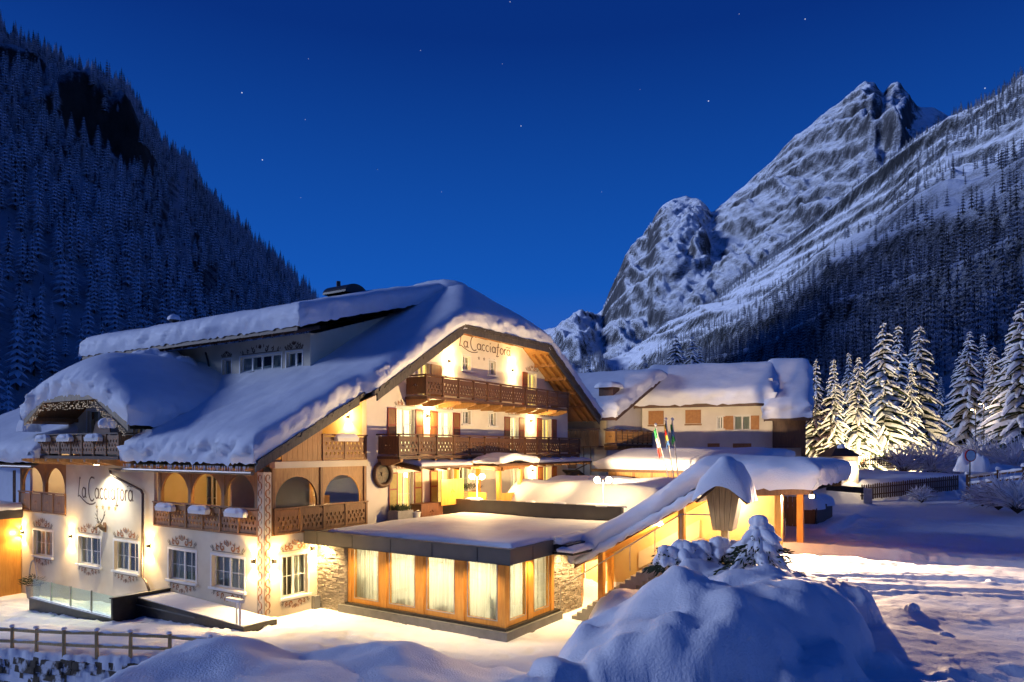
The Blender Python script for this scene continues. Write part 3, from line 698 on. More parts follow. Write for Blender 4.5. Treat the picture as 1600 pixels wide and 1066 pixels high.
def scroll_mesh(w, h, seed=0, mats=('paint_ochre', 'paint_grey')):
    """painted baroque scrollwork, base on z=0, rising to h"""
    b = B(); r = random.Random(seed)
    def spiral(cx, cz, r0, turns, a0, sg, wd, m):
        pts = []; ws = []; n = 22
        for i in range(n):
            f = i/(n-1); a = a0+sg*turns*2*PI*f; q = r0*(1-.82*f); pts.append((cx+q*math.cos(a), cz+q*math.sin(a))); ws.append(wd*(.5+.9*math.sin(PI*min(1, f*1.1+.08))))
        b.ribbon(pts, ws, -.004, m=m)
    def leaf(x, z, l, a, wd, m):
        pts = []; ws = []
        for i in range(7):
            f = i/6; aa = a+.5*(f-.4)*(1 if x >= 0 else -1); pts.append((x+l*f*math.cos(aa), z+l*f*math.sin(aa))); ws.append(wd*math.sin(PI*(f*.92+.06)))
        b.ribbon(pts, ws, -.005-.001*m, m=m)
    b.ribbon([(-w*.46, h*.06), (w*.46, h*.06)], h*.07, -.003, m=1)
    for sg in (-1, 1):
        spiral(sg*w*.15, h*.36, h*.27, 1.15, PI/2 if sg > 0 else PI/2, -sg, h*.11, 0)
        spiral(sg*w*.30, h*.27, h*.20, 1.1, PI*.9 if sg > 0 else PI*.1, -sg, h*.09, 0)
        spiral(sg*w*.42, h*.20, h*.13, 1.0, PI/2, -sg, h*.07, 1)
        for q in range(4): leaf(sg*w*(.08+.11*q), h*(.55-.10*q), h*.34, PI/2-sg*(.35+.22*q), h*.12, q % 2)
        leaf(sg*w*.46, h*.2, h*.3, PI/2-sg*1.0, h*.08, 1)
    for a in (-.5, -.25, 0, .25, .5): leaf(0, h*.45, h*(.5-.25*abs(a)), PI/2+a*1.6, h*.13, int(abs(a)*4) % 2)
    return b.mesh('ornament', list(mats), fix=False)
def window(parent, fr, a, b0, w, h, cols=2, rows=2, inner='dark', shutters=None, reveal=.14, plate=.10, sill=True, sash=2, name='window', trim='trim_white', sh_open=None, sash_b=.055):
    """frame with muntins, one pane object per light, curtain behind"""
    def mk():
        q = B(); y = reveal
        q.plate(rect(-w/2, w/2, 0, h), [rect(-w/2+.06, w/2-.06, .06, h-.06)], y, y+.07)
        sw = (w-.12)/sash
        for i in range(1, sash): q.box((-w/2+.06+sw*i-sash_b, y-.015, .06), (-w/2+.06+sw*i+sash_b, y+.055, h-.06))
        for i in range(sash):
            x0 = -w/2+.06+sw*i
            for c in range(1, cols): xx = x0+sw*c/cols; q.box((xx-.014, y+.012, .06), (xx+.014, y+.05, h-.06))
            for r_ in range(1, rows): zz = .06+(h-.12)*r_/rows; q.box((x0, y+.014, zz-.014), (x0+sw, y+.048, zz+.014))
        if plate:
            for x0, x1, z0, z1 in ((-w/2-plate, -w/2-.002, -plate*.4, h+plate), (w/2+.002, w/2+plate, -plate*.4, h+plate), (-w/2-.002, w/2+.002, h+.002, h+plate)):
                q.box((x0, -.022, z0), (x1, .02, z1))
        return q.mesh('window', trim)
    o = inst(cached(('win', round(w, 2), round(h, 2), cols, rows, reveal, plate, sash, trim, sash_b), mk), name, parent, fr.M(a, b0))
    sw = (w-.12)/sash; pw, ph = sw/cols, (h-.12)/rows
    pm = cached(('pane', round(pw, 2), round(ph, 2)), lambda: B().box((-pw/2+.004, 0, .004), (pw/2-.004, .012, ph-.004)).mesh('pane', 'glass'))
    for i in range(sash*cols):
        for j in range(rows):
            inst(pm, 'pane', o, (fr.M(a, b0) @ TM((-w/2+.06+pw*(i+.5), reveal+.026, .06+ph*j))))
    if sill:
        sm = cached(('sill', round(w, 2)), lambda: B().box((-w/2-.14, -.11, -.10), (w/2+.14, reveal, -.005)).mesh('sill', 'trim_white'))
        inst(sm, 'sill', o, fr.M(a, b0))
    yb = reveal+.20
    if inner == 'dark':
        bm_ = cached(('back', round(w, 1), round(h, 1)), lambda: B().box((-w/2-.1, .5, -.1), (w/2+.1, .55, h+.1)).mesh('back', 'room_gloom'))
        inst(bm_, 'gloom_sheet', o, fr.M(a, b0))
        cm = cached(('net', round(w*.3, 2), round(h, 2)), lambda: fold_mesh(w*.30, h, 'curtain_net', .025))
        for sg in (-1, 1): inst(cm, 'curtain', o, fr.M(a, b0) @ TM((sg*w*.36, yb, 0)))
    elif inner == 'net':
        cm = cached(('netf', round(w, 2), round(h, 2)), lambda: fold_mesh(w, h, 'curtain_net', .025)); inst(cm, 'curtain', o, fr.M(a, b0) @ TM((0, yb, 0)))
        bm_ = cached(('back', round(w, 1), round(h, 1)), lambda: B().box((-w/2-.1, .5, -.1), (w/2+.1, .55, h+.1)).mesh('back', 'room_gloom')); inst(bm_, 'gloom_sheet', o, fr.M(a, b0))
    else:
        cm = cached(('lit', inner, round(w, 2), round(h, 2)), lambda: fold_mesh(w+.1, h, inner, .03)); inst(cm, 'curtain', o, fr.M(a, b0) @ TM((0, yb, 0)))
    if shutters:
        frm, pan, sw_, sides = shutters
        def ms():
            q = B(); q.plate(rect(-sw_/2, sw_/2, 0, h), [rect(-sw_/2+.07, sw_/2-.07, .07, h*.62-.03), rect(-sw_/2+.07, sw_/2-.07, h*.62+.05, h-.07)], -.07, -.03)
            q.box((-sw_/2+.05, -.058, .05), (sw_/2-.05, -.038, h-.05), 1); return q.mesh('shutter', [frm, pan])
        sm = cached(('shut', frm, pan, round(sw_, 2), round(h, 2)), ms)
        for sg in sides: inst(sm, 'shutter', o, fr.M(a, b0) @ TM((sg*(w/2+sw_/2+.06), 0, 0)))
    return o
def ornament(parent, fr, a, b, w, h, flip=False, mats=('paint_ochre', 'paint_grey'), seed=0, c=.012):
    me = cached(('orn', round(w, 2), round(h, 2), mats, seed), lambda: scroll_mesh(w, h, seed, mats))
    return inst(me, 'painted_ornament', parent, fr.M(a, b, c, (1, 1, -1 if flip else 1)))
def drop_hole(x, z, s, up=1): return [(x, z+up*s*1.15), (x-s*.62, z+up*s*.1), (x-s*.45, z-up*s*.55), (x, z-up*s*.8), (x+s*.45, z-up*s*.55), (x+s*.62, z+up*s*.1)]
def panel_mesh(w, h, mt, style=0):
    def mk():
        holes = []
        if style < 2:
            nx_ = max(3, int(round(w/.235))); z0, z1 = h*.12, h*(.74 if style == 0 else .82); nz = 3
            for j in range(nz):
                for i in range(nx_-(j % 2)):
                    x = -w/2+w*(i+.5+.5*(j % 2))/nx_
                    z = z0+(z1-z0)*(j+.5)/nz
                    if abs(x) > w/2-.085: continue
                    s_ = .088
                    holes.append([(p[0], p[1]) for p in drop_hole(x, z, s_, 1 if j % 2 else -1)])
            if w > .55:
                pass
        else:
            for x, z, s_ in ((0, h*.55, .07), (-.12, h*.5, .05), (.12, h*.5, .05), (-.2, h*.32, .03), (.2, h*.32, .03), (0, h*.36, .03)):
                if abs(x)+s_ < w/2-.03: holes.append(drop_hole(x, z, s_))
        return B().plate(rect(-w/2, w/2, 0, h), holes, -.02, .02).mesh('panel', mt)
    return cached(('panel', round(w, 2), round(h, 2), mt, style), mk)
def balcony(parent, fr, a0, a1, bf, br, c, n, mt='wood_dark', slab=True, side=(True, True), style=0, label=None, beams=True, depth=None, cap='wood_dark'):
    """front rail at distance c from the wall; parts: floor slab; sub-parts: panels, posts, handrail, joists"""
    depth = c if depth is None else depth
    q = B(); P_ = fr.p
    lo = min(a0, a1); hi = max(a0, a1)
    if slab: q.box(tuple(map(min, P_(lo, bf-.16, c+.04), P_(hi, bf-.02, c-depth+.003))), tuple(map(max, P_(lo, bf-.16, c+.04), P_(hi, bf-.02, c-depth+.003))))
    else: q.box(tuple(map(min, P_(lo, bf-.02, c+.05), P_(hi, bf+.06, c-.05))), tuple(map(max, P_(lo, bf-.02, c+.05), P_(hi, bf+.06, c-.05))))
    o = q.obj('balcony', cap, parent)
    if label: o['label'] = label
    h = br-bf-.14; w = (hi-lo)/n
    pm = panel_mesh(w-.11, h-.06, mt, style)
    ps = cached(('post', round(h, 2), mt), lambda: B().box((-.055, -.055, 0), (.055, .055, h+.08)).mesh('post', cap))
    for i in range(n): inst(pm, 'panel', o, fr.M(lo+w*(i+.5), bf+.08, c))
    for i in range(n+1): inst(ps, 'post', o, fr.M(lo+w*i, bf+.0, c))
    q = B(); e0 = P_(lo-.08, br-.07, c+.09); e1 = P_(hi+.08, br, c-.09); q.box(tuple(map(min, e0, e1)), tuple(map(max, e0, e1)))
    for sgn, aa in ((side[0], lo), (side[1], hi)):
        if sgn: e0 = P_(aa-.075, br-.068, c-.093); e1 = P_(aa+.075, br-.002, c-depth+.004); q.box(tuple(map(min, e0, e1)), tuple(map(max, e0, e1)))
    q.obj('handrail', cap, o)
    sm = panel_mesh(depth-.2, h-.06, mt, 2) if depth > .4 else None
    for sgn, aa in ((side[0], lo), (side[1], hi)):
        if sgn and sm:
            M = TM(fr.p(aa, bf+.08, c-depth/2), fr.rz+PI/2); inst(sm, 'panel', o, M)
    if beams:
        nb = max(2, int((hi-lo)/1.25)); bm_ = cached(('joist', round(depth, 2)), lambda: B().plate([(0, 0), (0, -.30), (-depth*.55, -.30), (-depth-.05, -.12), (-depth-.05, 0)], [], -.09, .09).mesh('joist', 'wood_gold'))
        for i in range(nb+1):
            M = TM(fr.p(lo+.15+(hi-lo-.3)*i/nb, bf-.163, .0), fr.rz+PI/2); inst(bm_, 'joist', o, M)
    return o
def spot(parent, loc, target, power, size, blend, col=(1, .66, .28), rad=.04):
    L = bpy.data.lights.new('lamp_light', 'SPOT'); L.energy = power; L.spot_size = size; L.spot_blend = blend; L.color = col; L.shadow_soft_size = rad
    o = bpy.data.objects.new('lamp_light', L)
    d = (Vector(target)-Vector(loc)).normalized(); M = Matrix.Translation(Vector(loc)) @ d.to_track_quat('-Z', 'Y').to_matrix().to_4x4()
    return link(o, parent, M)
def point(parent, loc, power, col=(1, .66, .30), rad=.1):
    L = bpy.data.lights.new('lamp_light', 'POINT'); L.energy = power; L.color = col; L.shadow_soft_size = rad
    return link(bpy.data.objects.new('lamp_light', L), parent, TM(loc))
def wl_mesh():
    q = B(); q.box((-.07, -.03, -.10), (.07, 0, .10)); q.box((-.055, -.14, -.09), (.055, -.03, .09))
    return q.mesh('wall_lamp', 'metal_dark')
LAMPK = 4.4
def wall_lamp(fr, a, b, label, power=55, group='wall lamps on the hotel', col=(1, .66, .27), up=1.0, dn=1.0, fill=.45, lean=0):
    o = empty('wall_lamp', fr.p(a, b), label, 'wall lamp', group)
    inst(cached('wl', wl_mesh), 'body', o, fr.M(a, b, .003))
    lm = cached('wlens', lambda: B().box((-.045, -.13, -.006), (.045, -.04, .006)).mesh('lens', 'lamp_glow'))
    for sg in (-1, 1): inst(lm, 'lens', o, fr.M(a, b+sg*.097, .003))
    # the two open ends throw one fan of light up and one down the wall
    spot(o, fr.p(a, b+.115, .16), fr.p(a, b+1.1, .10), power*LAMPK*up, math.radians(108), .45, col)
    spot(o, fr.p(a, b-.115, .16), fr.p(a, b-1.1, .13+lean), power*LAMPK*dn, math.radians(112), .5, col)
    point(o, fr.p(a, b, .45), power*LAMPK*fill, col, .06)  # extra point added off the wall to brighten forecourt and eaves
    return o
# snow that has built up on a roof: rounded pillow edges, undulating top
EDGE = [(0.0,0.0),(-.05,.10),(-.09,.24),(-.11,.40),(-.08,.57),(-.02,.72),(.10,.85),(.28,.94),(.55,.985),(.95,1.0)]
def snow_cap(parent, x0, x1, y0, y1, zf, t, sides='LRFB', step=.35, seed=0, name='roof_snow', ek=1.0, mt='snow', rough=1.0, lump=.16):
    y0f = y0 if callable(y0) else (lambda x: np.zeros_like(x)+y0); y1f = y1 if callable(y1) else (lambda x: np.zeros_like(x)+y1)
    k = min(1.0, t)*ek
    def axis(l, lo, hi):
        L = l; e = [a_*k for a_, _ in EDGE]; hh = [b_ for _, b_ in EDGE]
        s0, h0 = (e, hh) if lo else ([0.0], [1.0]); s1, h1 = (e, hh) if hi else ([0.0], [1.0])
        m = np.linspace(s0[-1], L-s1[-1], max(3, int((L-s0[-1]-s1[-1])/step)+1))
        return np.concatenate([s0[:-1], m, L-np.array(s1[:-1][::-1])]) if len(s1) > 1 else np.concatenate([s0[:-1], m]), \
               np.concatenate([h0[:-1], np.ones(len(m)), h1[:-1][::-1]]) if len(s1) > 1 else np.concatenate([h0[:-1], np.ones(len(m))])
    ax, hx = axis(x1-x0, 'L' in sides, 'R' in sides)
    ym = float(np.mean(y1f(np.array([x0, x1]))-y0f(np.array([x0, x1]))))
    ay, hy = axis(ym, 'F' in sides, 'B' in sides)
    X = (x0+ax)[:, None]+0*ay[None, :]; xc = np.clip(X, x0, x1)
    A = ay[None, :]+0*X; f_ = A/ym
    yy0, yy1 = y0f(xc), y1f(xc)
    Y = np.where(f_ < .5, yy0+A, yy1-(ym-A))
    mid = (f_ > .2) & (f_ < .8); w = sst((f_-.2)/.6); Y = (yy0+A)*(1-w)+(yy1-(ym-A))*w
    Yc = np.clip(Y, yy0, yy1)
    H = np.minimum(hx[:, None], hy[None, :])
    face = np.clip(1-np.abs(H-.5)/.5, 0, 1)
    ox = np.where(ax < (x1-x0)/2, -1, 1)[:, None]*((hx < .99)[:, None]); oy = np.where(ay < ym/2, -1, 1)[None, :]*((hy < .99)[None, :])
    nz = (fbm(X*1.1+seed, Y*1.1+H*2.0, 4, 12)*.22+fbm(X*.45+seed, Y*.45, 2, 13)*.22+fbm(X*4.5, Y*4.5+H*6, 3, 14)*.22+.05*np.sin(H*26+5*fbm(X*.8, Y*.8, 2, 9)))*face*k*rough
    Z = zf(xc, Yc)+t*H*(1+lump*fbm(X*.28+seed, Y*.28, 3, 15))+H*(.05*fbm(X*.9, Y*.9, 2, 16)+.012*fbm(X*4, Y*4, 2, 18))
    X = X+ox*nz; Y = Y+oy*nz; Z = Z+face*.20*k*rough*fbm(X*3.0, Y*3.0, 3, 19)*t
    # ragged lower lip
    lip = (H < .05); Z = Z-lip*np.abs(fbm(X*3.3, Y*3.3, 3, 20))*.22*k*rough
    o = gridmesh(name, np.stack([X, Y, Z], -1), mt, parent); return o
def roof_sheet(parent, x0, x1, y0f, y1, zf, dz, mt, name, n=50, m=14):
    xs_ = np.linspace(x0, x1, n); X = xs_[:, None]+np.zeros((1, m)); f_ = np.linspace(0, 1, m)[None, :]
    ya = y0f(X) if callable(y0f) else y0f; Y = ya+(y1-ya)*f_
    return gridmesh(name, np.stack([X, Y, zf(X, Y)+dz], -1), mt, parent, smooth=False)
def pillow(parent, c, d, seed=0, name='snow', n=14, p=2.6, mt='snow', amp=.12):
    """rounded snow cushion, flat underneath; c = centre of base, d = (lx, ly, h)"""
    u = np.linspace(-1, 1, n*2+1); v = np.linspace(0, 1, n)
    a = np.linspace(0, 2*PI, 4*n+1); r = np.linspace(0, 1, n)
    A, Rr = np.meshgrid(a, r, indexing='ij')
    q = (np.abs(np.cos(A))**p+np.abs(np.sin(A))**p)**(-1/p)
    rr_ = np.sin(Rr*PI/2); hh = np.cos(Rr*PI/2)**.8
    wob = 1+amp*fbm(np.cos(A)*2+seed*3.1, np.sin(A)*2+seed, 3, 3)
    X = c[0]+d[0]/2*q*rr_*np.cos(A)*wob; Y = c[1]+d[1]/2*q*rr_*np.sin(A)*wob
    Z = c[2]+d[2]*hh*(1+amp*1.4*fbm(X*2+seed, Y*2, 3, 4))-(Rr > .99)*.03
    return gridmesh(name, np.stack([X, Y, Z], -1), mt, parent)
# ------------------------------------------------------------------ the hotel
HX, HY, GX1 = 18.5, 24.3, 44.0
FL, FG = Face('x', HX), Face('y', HY)
hotel = empty('hotel', (HX, HY, 0), 'big cream alpine hotel with half hipped gable, carved balconies and thick roof snow', 'hotel')
RID, SLO = 34.05, .60
def zroof(x, y, sm=0.0):
    x = np.asarray(x, float); y = np.asarray(y, float)
    left = np.where(x > 22.7, 13.45-(29.6-x)*SLO, 13.45-(29.6-22.7)*SLO-(22.7-x)*.525)
    right = 13.45-(x-38.5)*SLO
    hip = 13.45+(y-22.6)*.78
    if sm:
        k = sm; f = lambda a, b: -np.log(np.exp(-a/k)+np.exp(-b/k))*k
        return f(f(left, right), hip)
    return np.minimum(np.minimum(left, right), hip)
def zr(x, y): return float(zroof(np.array([x]), np.array([y]))[0])
def yfront(x): return 22.6+.62*sst((23.3-np.asarray(x, float))/.5)
zsm = lambda x, y: zroof(x, y, .30)
# roof body
roof_sheet(hotel, 17.3, 45.6, yfront, 33.0, zroof, -.03, 'tile_dark', 'roof', 70, 14)
roof_sheet(hotel, 17.35, 45.55, lambda x: yfront(x)+.02, 32.9, zroof, -.30, 'wood_gold', 'soffit', 70, 14)
# bargeboards and shingle courses along the gable edge
def rake(parent, pts, off, th, top, bot, mt, name):
    b = B()
    for (x0, x1) in zip(pts[:-1], pts[1:]):
        ya, yb = float(yfront(np.array([x0+.01]))[0])-off, float(yfront(np.array([x1-.01]))[0])-off
        za, zb = zr(x0, ya+off), zr(x1, yb+off)
        b.add([(x0,ya,za+bot),(x1,yb,zb+bot),(x1,yb,zb+top),(x0,ya,za+top),(x0,ya+th,za+bot),(x1,yb+th,zb+bot),(x1,yb+th,zb+top),(x0,ya+th,za+top)],
              [(0,1,2,3),(5,4,7,6),(3,2,6,7),(1,0,4,5),(0,3,7,4),(1,5,6,2)])
    return b.obj(name, mt, parent)
rake(hotel, [23.25, 29.6], .04, .07, .0, -.52, 'wood_grey', 'bargeboard')
rake(hotel, [29.6, 38.5], .04, .07, .0, -.44, 'wood_grey', 'bargeboard')
rake(hotel, [38.5, 45.6], .04, .07, .0, -.52, 'wood_grey', 'bargeboard')
rake(hotel, [17.3, 22.75], .04, .07, .0, -.42, 'wood_grey', 'bargeboard')
sb = B(); rnd = random.Random(5)
x = 17.3
while x < 45.6:
    w = rnd.uniform(.22, .42); x1 = min(x+w, 45.6); xm = (x+x1)/2; yf = float(yfront(np.array([xm]))[0])
    for k in range(2):
        zz = zr(xm, yf); pr = .10+.05*k+rnd.uniform(-.02, .03); h0 = -.02-.10*(1-k)-rnd.uniform(0, .05); za, zb = zr(x, yf)+h0, zr(x1, yf)+h0
        sb.add([(x,yf-pr,za),(x1-.015,yf-pr,zb),(x1-.015,yf-pr,zb+.09),(x,yf-pr,za+.09),(x,yf+.05,za),(x1-.015,yf+.05,zb),(x1-.015,yf+.05,zb+.09),(x,yf+.05,za+.09)],
               [(0,1,2,3),(5,4,7,6),(3,2,6,7),(1,0,4,5),(0,3,7,4),(1,5,6,2)])
    x = x1
tag(sb.obj('shingles', 'wood_grey', hotel), kind='stuff')
# rafters and purlins showing under the verge
for x in (30.6, 31.9, 33.2, 34.5, 35.8, 37.1): B().beam((x, 22.66, 13.45-.42), (x, 24.28, 13.45-.42+1.62*.3), .14, .18).obj('rafter', 'wood_gold', hotel)
for x in (26.0, 27.6, 39.6, 40.9, 42.3, 43.6): B().beam((x, 22.66, zr(x, 22.7)-.43), (x, 24.28, zr(x, 24.3)-.43), .20, .24).obj('purlin', 'wood_mid', hotel)
for k in range(3):
    x0 = 39.2; B().beam((38.7, 22.85+.5*k, zr(38.7, 22.9)-.42), (45.3, 22.85+.5*k, zr(45.3, 22.9)-.42), .14, .20).obj('rafter', 'wood_gold', hotel)
for k in range(11):
    y = 23.9+k*.82; B().beam((17.36, y, zr(17.36, 25)-.40), (18.55, y, zr(18.55, 25)-.40), .13, .18).obj('rafter', 'wood_gold', hotel)
B().tube([(17.22, 23.3, 6.02), (17.22, 32.7, 6.02)], .075, 8).obj('gutter', 'copper_pipe', hotel)
# roof snow
yA = lambda x: yfront(x)-.02
snow_cap(hotel, 17.25, 24.0, yA, 32.7, zsm, 1.02, 'LFB', .14, 1, rough=1.25)
snow_cap(hotel, 24.0, 45.7, yA, 33.5, zsm, 1.0, 'RF', .16, 1, rough=1.2)
snow_cap(hotel, 20.2, 24.05, 32.4, 47.0, lambda x, y: zroof(x, np.zeros_like(y)+30)+.0, .95, 'L', .4, 2)
# ridge cornice blown up over the apex
pillow(hotel, (34.0, 28.2, 16.6), (2.0, 4.6, .70), 4, 'roof_snow')
# --- gable front wall
def gX(x): return FG.a(x)
gw = []   # (a0, a1, b0, b1)
def gwin(xl, xr, b0, b1, **k):
    a0, a1 = gX(xl), gX(xr); gw.append((a0, a1, b0, b1)); return ((a0+a1)/2, b0, a1-a0, b1-b0, k)
DK = ('shutter_red', 'wood_mid', .62, (-1, 1))
OL = ('shutter_red', 'shutter_olive', .62, (-1, 1))
TN = ('shutter_red', 'shutter_tan', .62, (-1, 1))
specs = [
 gwin(619.5, 647, 6.72, 8.98, inner='lit_white', shutters=DK, rows=3, cols=1), gwin(684, 706, 6.72, 8.95, inner='lit_white', shutters=DK, rows=3, cols=1),
 gwin(797, 809.5, 6.72, 8.92, inner='lit_white', shutters=DK, rows=3, cols=1), gwin(846.5, 861, 6.72, 8.95, inner='lit_yellow', shutters=DK, rows=3, cols=1),
 gwin(723, 735, 8.36, 9.10, inner='dark', rows=2, cols=1, sill=True), gwin(764, 774.5, 8.33, 9.10, inner='dark', rows=2, cols=1),
 gwin(723, 735, 11.42, 12.22, inner='dark', rows=2, cols=1), gwin(764, 774.5, 11.36, 12.18, inner='dark', rows=2, cols=1),
 gwin(824, 838, 9.75, 11.85, inner='lit_yellow', rows=3, cols=1, shutters=('shutter_red', 'wood_mid', .6, (-1,))),
 gwin(653, 671, 9.75, 11.45, inner='lit_yellow', rows=2, cols=1, shutters=('wood_mid', 'wood_mid', .9, (1,))),
 gwin(621.5, 645, 3.55, 5.78, inner='lit_yellow', shutters=OL, rows=2, cols=1), gwin(684, 705, 3.55, 5.80, inner='lit_yellow', shutters=('shutter_red', 'shutter_olive', .62, (-1,)), rows=2, cols=1),
 gwin(718, 735, 4.5, 6.05, inner='dark', rows=2, cols=1), gwin(798.5, 809, 3.55, 5.75, inner='lit_white', rows=3, cols=1, shutters=('shutter_red', 'shutter_tan', .62, (1,))), gwin(848, 861, 3.55, 5.75, inner='lit_yellow', shutters=TN, rows=2, cols=1),
]
zt = lambda x: min(zr(x, 22.6+9)-.34, 14.55)
wall(hotel, FG, [(24.3, -.3), (GX1, -.3), (GX1, zt(GX1)), (38.0, zt(38.0)), (37.2, 14.5), (30.9, 14.5), (30.1, zt(30.1)), (24.3, zt(24.3))], [rect(a, b, c, d) for a, b, c, d in gw], 'stucco_white')
for a, b0, w, h, k in specs: window(hotel, FG, a, b0, w, h, **k)
for x0, x1, z in ((616, 650, 9.12), (680, 709, 9.09), (793, 812, 9.06), (843, 864, 9.09), (821, 841, 11.98), (617, 648, 5.92), (681, 708, 5.94), (845, 864, 5.9)):
    ornament(hotel, FG, (gX(x0)+gX(x1))/2, z, (gX(x1)-gX(x0))*1.0, .42, seed=1)
# rear wall and hidden flank so that light does not leak through the shell
B().box((GX1-.3, 24.62, -.3), (GX1-.003, 46, 8.9)).obj('wall', 'stucco_white', hotel)
B().box((18.9, 45.6, -1.6), (43.6, 45.9, 9)).obj('wall', 'stucco_white', hotel)
B().box((24.35, 24.65, 3.15), (43.6, 33, 3.35)).obj('floor_slab', 'concrete', hotel)
B().box((24.35, 24.65, 6.35), (43.6, 33, 6.55)).obj('floor_slab', 'concrete', hotel)
B().box((24.35, 24.65, 9.35), (43.6, 33, 9.5)).obj('floor_slab', 'concrete', hotel)
# --- balconies on the gable
bal_top = balcony(hotel, FG, 27.0, 41.5, 9.62, 10.68, 1.38, 11, label='long dark carved balcony below the gable lettering')
bal_mid = balcony(hotel, FG, 25.0, 43.1, 6.62, 7.68, 1.42, 13, label='long dark carved balcony across the gable, with heart cutouts')
# small roofs below the middle balcony
def pent(x0, x1, nm):
    zf = lambda x, y: 6.05+(y-22.2)*.16
    o = B().add([(x0,22.2,6.0),(x1,22.2,6.0),(x1,24.29,6.33),(x0,24.29,6.33),(x0,22.2,6.1),(x1,22.2,6.1),(x1,24.29,6.43),(x0,24.29,6.43)],[(0,3,2,1),(4,5,6,7),(0,1,5,4),(1,2,6,5),(2,3,7,6),(3,0,4,7)]).obj('pent_roof', 'wood_dark', hotel)
    snow_cap(o, x0+.2, x1-.1, 22.25, 23.6, lambda x, y: 6.1+(y-22.2)*.16, .17, 'LRFB', .25, x0, rough=1.6)
    for k in range(int((x1-x0)/1.0)+1):
        x = x0+.2+k*1.0
        if x < x1-.1: B().beam((x, 22.25, 5.93), (x, 24.28, 6.25), .11, .13).obj('rafter', 'wood_mid', o)
pent(25.7, 31.4, 0); pent(34.3, 43.7, 1)
# --- lettering and stars
def arc(cx, cz, rx_, rz_, a0, a1, n=14): return [(cx+rx_*math.cos(math.radians(a0+(a1-a0)*i/n)), cz+rz_*math.sin(math.radians(a0+(a1-a0)*i/n))) for i in range(n+1)]
def lettering(h):
    """hand-drawn signwriting: La Cacciatora, cap height h, starts at x = 0"""
    st = []; X0 = 0.0
    def add(pts, w=.085): st.append(([(X0+p[0], p[1]) for p in pts], w))
    def la(gap=.50):      # a
        nonlocal X0
        add(arc(.19, .27, .18, .26, 20, 380)); add([(.37, .53), (.365, .25), (.38, .06), (.47, .0)]); X0 += gap
    def lc(gap=.42):
        nonlocal X0
        add(arc(.19, .27, .18, .27, 50, 310)); X0 += gap
    # L with long swash under the word
    add([(.20, 1.08), (.13, .75), (.07, .4), (.0, .02), (.12, .10), (.3, .02), (.55, -.12), (.9, -.27), (1.25, -.33), (1.6, -.30), (1.85, -.20)], .075)
    add([(.12, 1.0), (.2, 1.09), (.27, 1.0)], .05)
    X0 = .42; la(.0); X0 = 1.12
    add(arc(.36, .48, .36, .62, 62, 308, 22), .09); add([(.46, 1.04), (.56, 1.12), (.62, 1.0)], .05); X0 += .66
    la(); lc(); lc()
    add([(.06, .52), (.06, .1), (.14, .0)]); add([(.03, .70), (.12, .82)], .07); X0 += .26
    la(.50)
    add([(.22, .92), (.16, .5), (.12, .0), (.06, -.20), (-.02, -.28), (.12, -.30), (.24, -.22)]); add([(.0, .55), (.34, .58)], .06); X0 += .40
    add(arc(.20, .27, .18, .27, 90, 450)); X0 += .46
    add([(.05, .53), (.06, 0)]); add([(.06, .36), (.16, .52), (.27, .50)]); X0 += .33
    la(.52)
    add([(-.62, .70), (-.45, .76), (-.25, .70), (-.05, .76)], .05)
    W_ = X0; b = B()
    for pts, w in st: b.ribbon([(p[0]*h, p[1]*h) for p in pts], w*h, 0)
    return b, W_*h
def star_pts(c, z, r): return [(c+(r if i % 2 == 0 else r*.42)*math.sin(PI*i/5), z+(r if i % 2 == 0 else r*.42)*math.cos(PI*i/5)) for i in range(10)]
for fr, aL, aR, zb, slope in ((FG, 31.5, 36.75, 12.70, 0), (FL, 39.45, 34.05, 4.42, 0)):
    b, w_ = lettering(1.0); k = abs(aR-aL)/w_; hs = .66 if fr is FG else .98
    m = b.mesh('lettering', 'paint_brown', fix=False)
    inst(m, 'lettering', hotel, fr.M(aL, zb, .006, (k, 1, hs)))
    ca = (aL+aR)/2+(.0 if fr is FG else -.1)
    for i in range(4):
        d = (i-1.5)*(.52 if fr is FG else .60); q = star_pts(0, 0, .13 if fr is FG else .15)
        B().plate(q, [], -.004, 0).obj('star', 'paint_gold' if fr is FL else 'paint_grey', hotel, fr.M(ca+(d if fr is FG else -d), zb-(.48 if fr is FG else .42), .004))
# --- wing with glazed arches (front, beside the pavilion)
wx0, wx1 = HX, 24.3
ww = (19.42, 20.76, .72, 2.44)
wall(hotel, FG, rect(wx0, wx1, -.3, 3.36), [rect(*ww)], 'stucco')
window(hotel, FG, (ww[0]+ww[1])/2, ww[2], ww[1]-ww[0], ww[3]-ww[2], 2, 2, 'dark', None)
ornament(hotel, FG, 20.09, 2.62, 1.5, .55, seed=2); ornament(hotel, FG, 20.09, .58, 1.5, .42, True, seed=3)
def arch_hole(a0, a1, b0, bs, n=12):
    r = (a1-a0)/2; return [(a0, b0), (a1, b0)]+[((a0+a1)/2+r*math.cos(PI*i/n), bs+r*.95*math.sin(PI*i/n)) for i in range(n+1)]
ar = [(19.12, 21.34), (21.74, 23.96)]
gl_o = B().plate(rect(18.98, 24.28, 3.36, 6.15), [arch_hole(a, b, 4.45, 4.72) for a, b in ar], .05, .16, fn=FG.fn()).obj('arched_loggia', 'wood_gold', hotel)
for a, b in ar:
    B().plate(arch_hole(a+.01, b-.01, 4.46, 4.72), [], .10, .115, fn=FG.fn()).obj('pane', 'glass', gl_o)
    B().box((a-.02, HY+.02, 4.34), (b+.02, HY+.20, 4.44)).obj('sill', 'wood_mid', gl_o)
for x in (18.98, 21.54, 24.2): B().box((x-.07, HY-.02, 3.36), (x+.07, HY+.05, 6.15)).obj('post', 'wood_mid', gl_o)
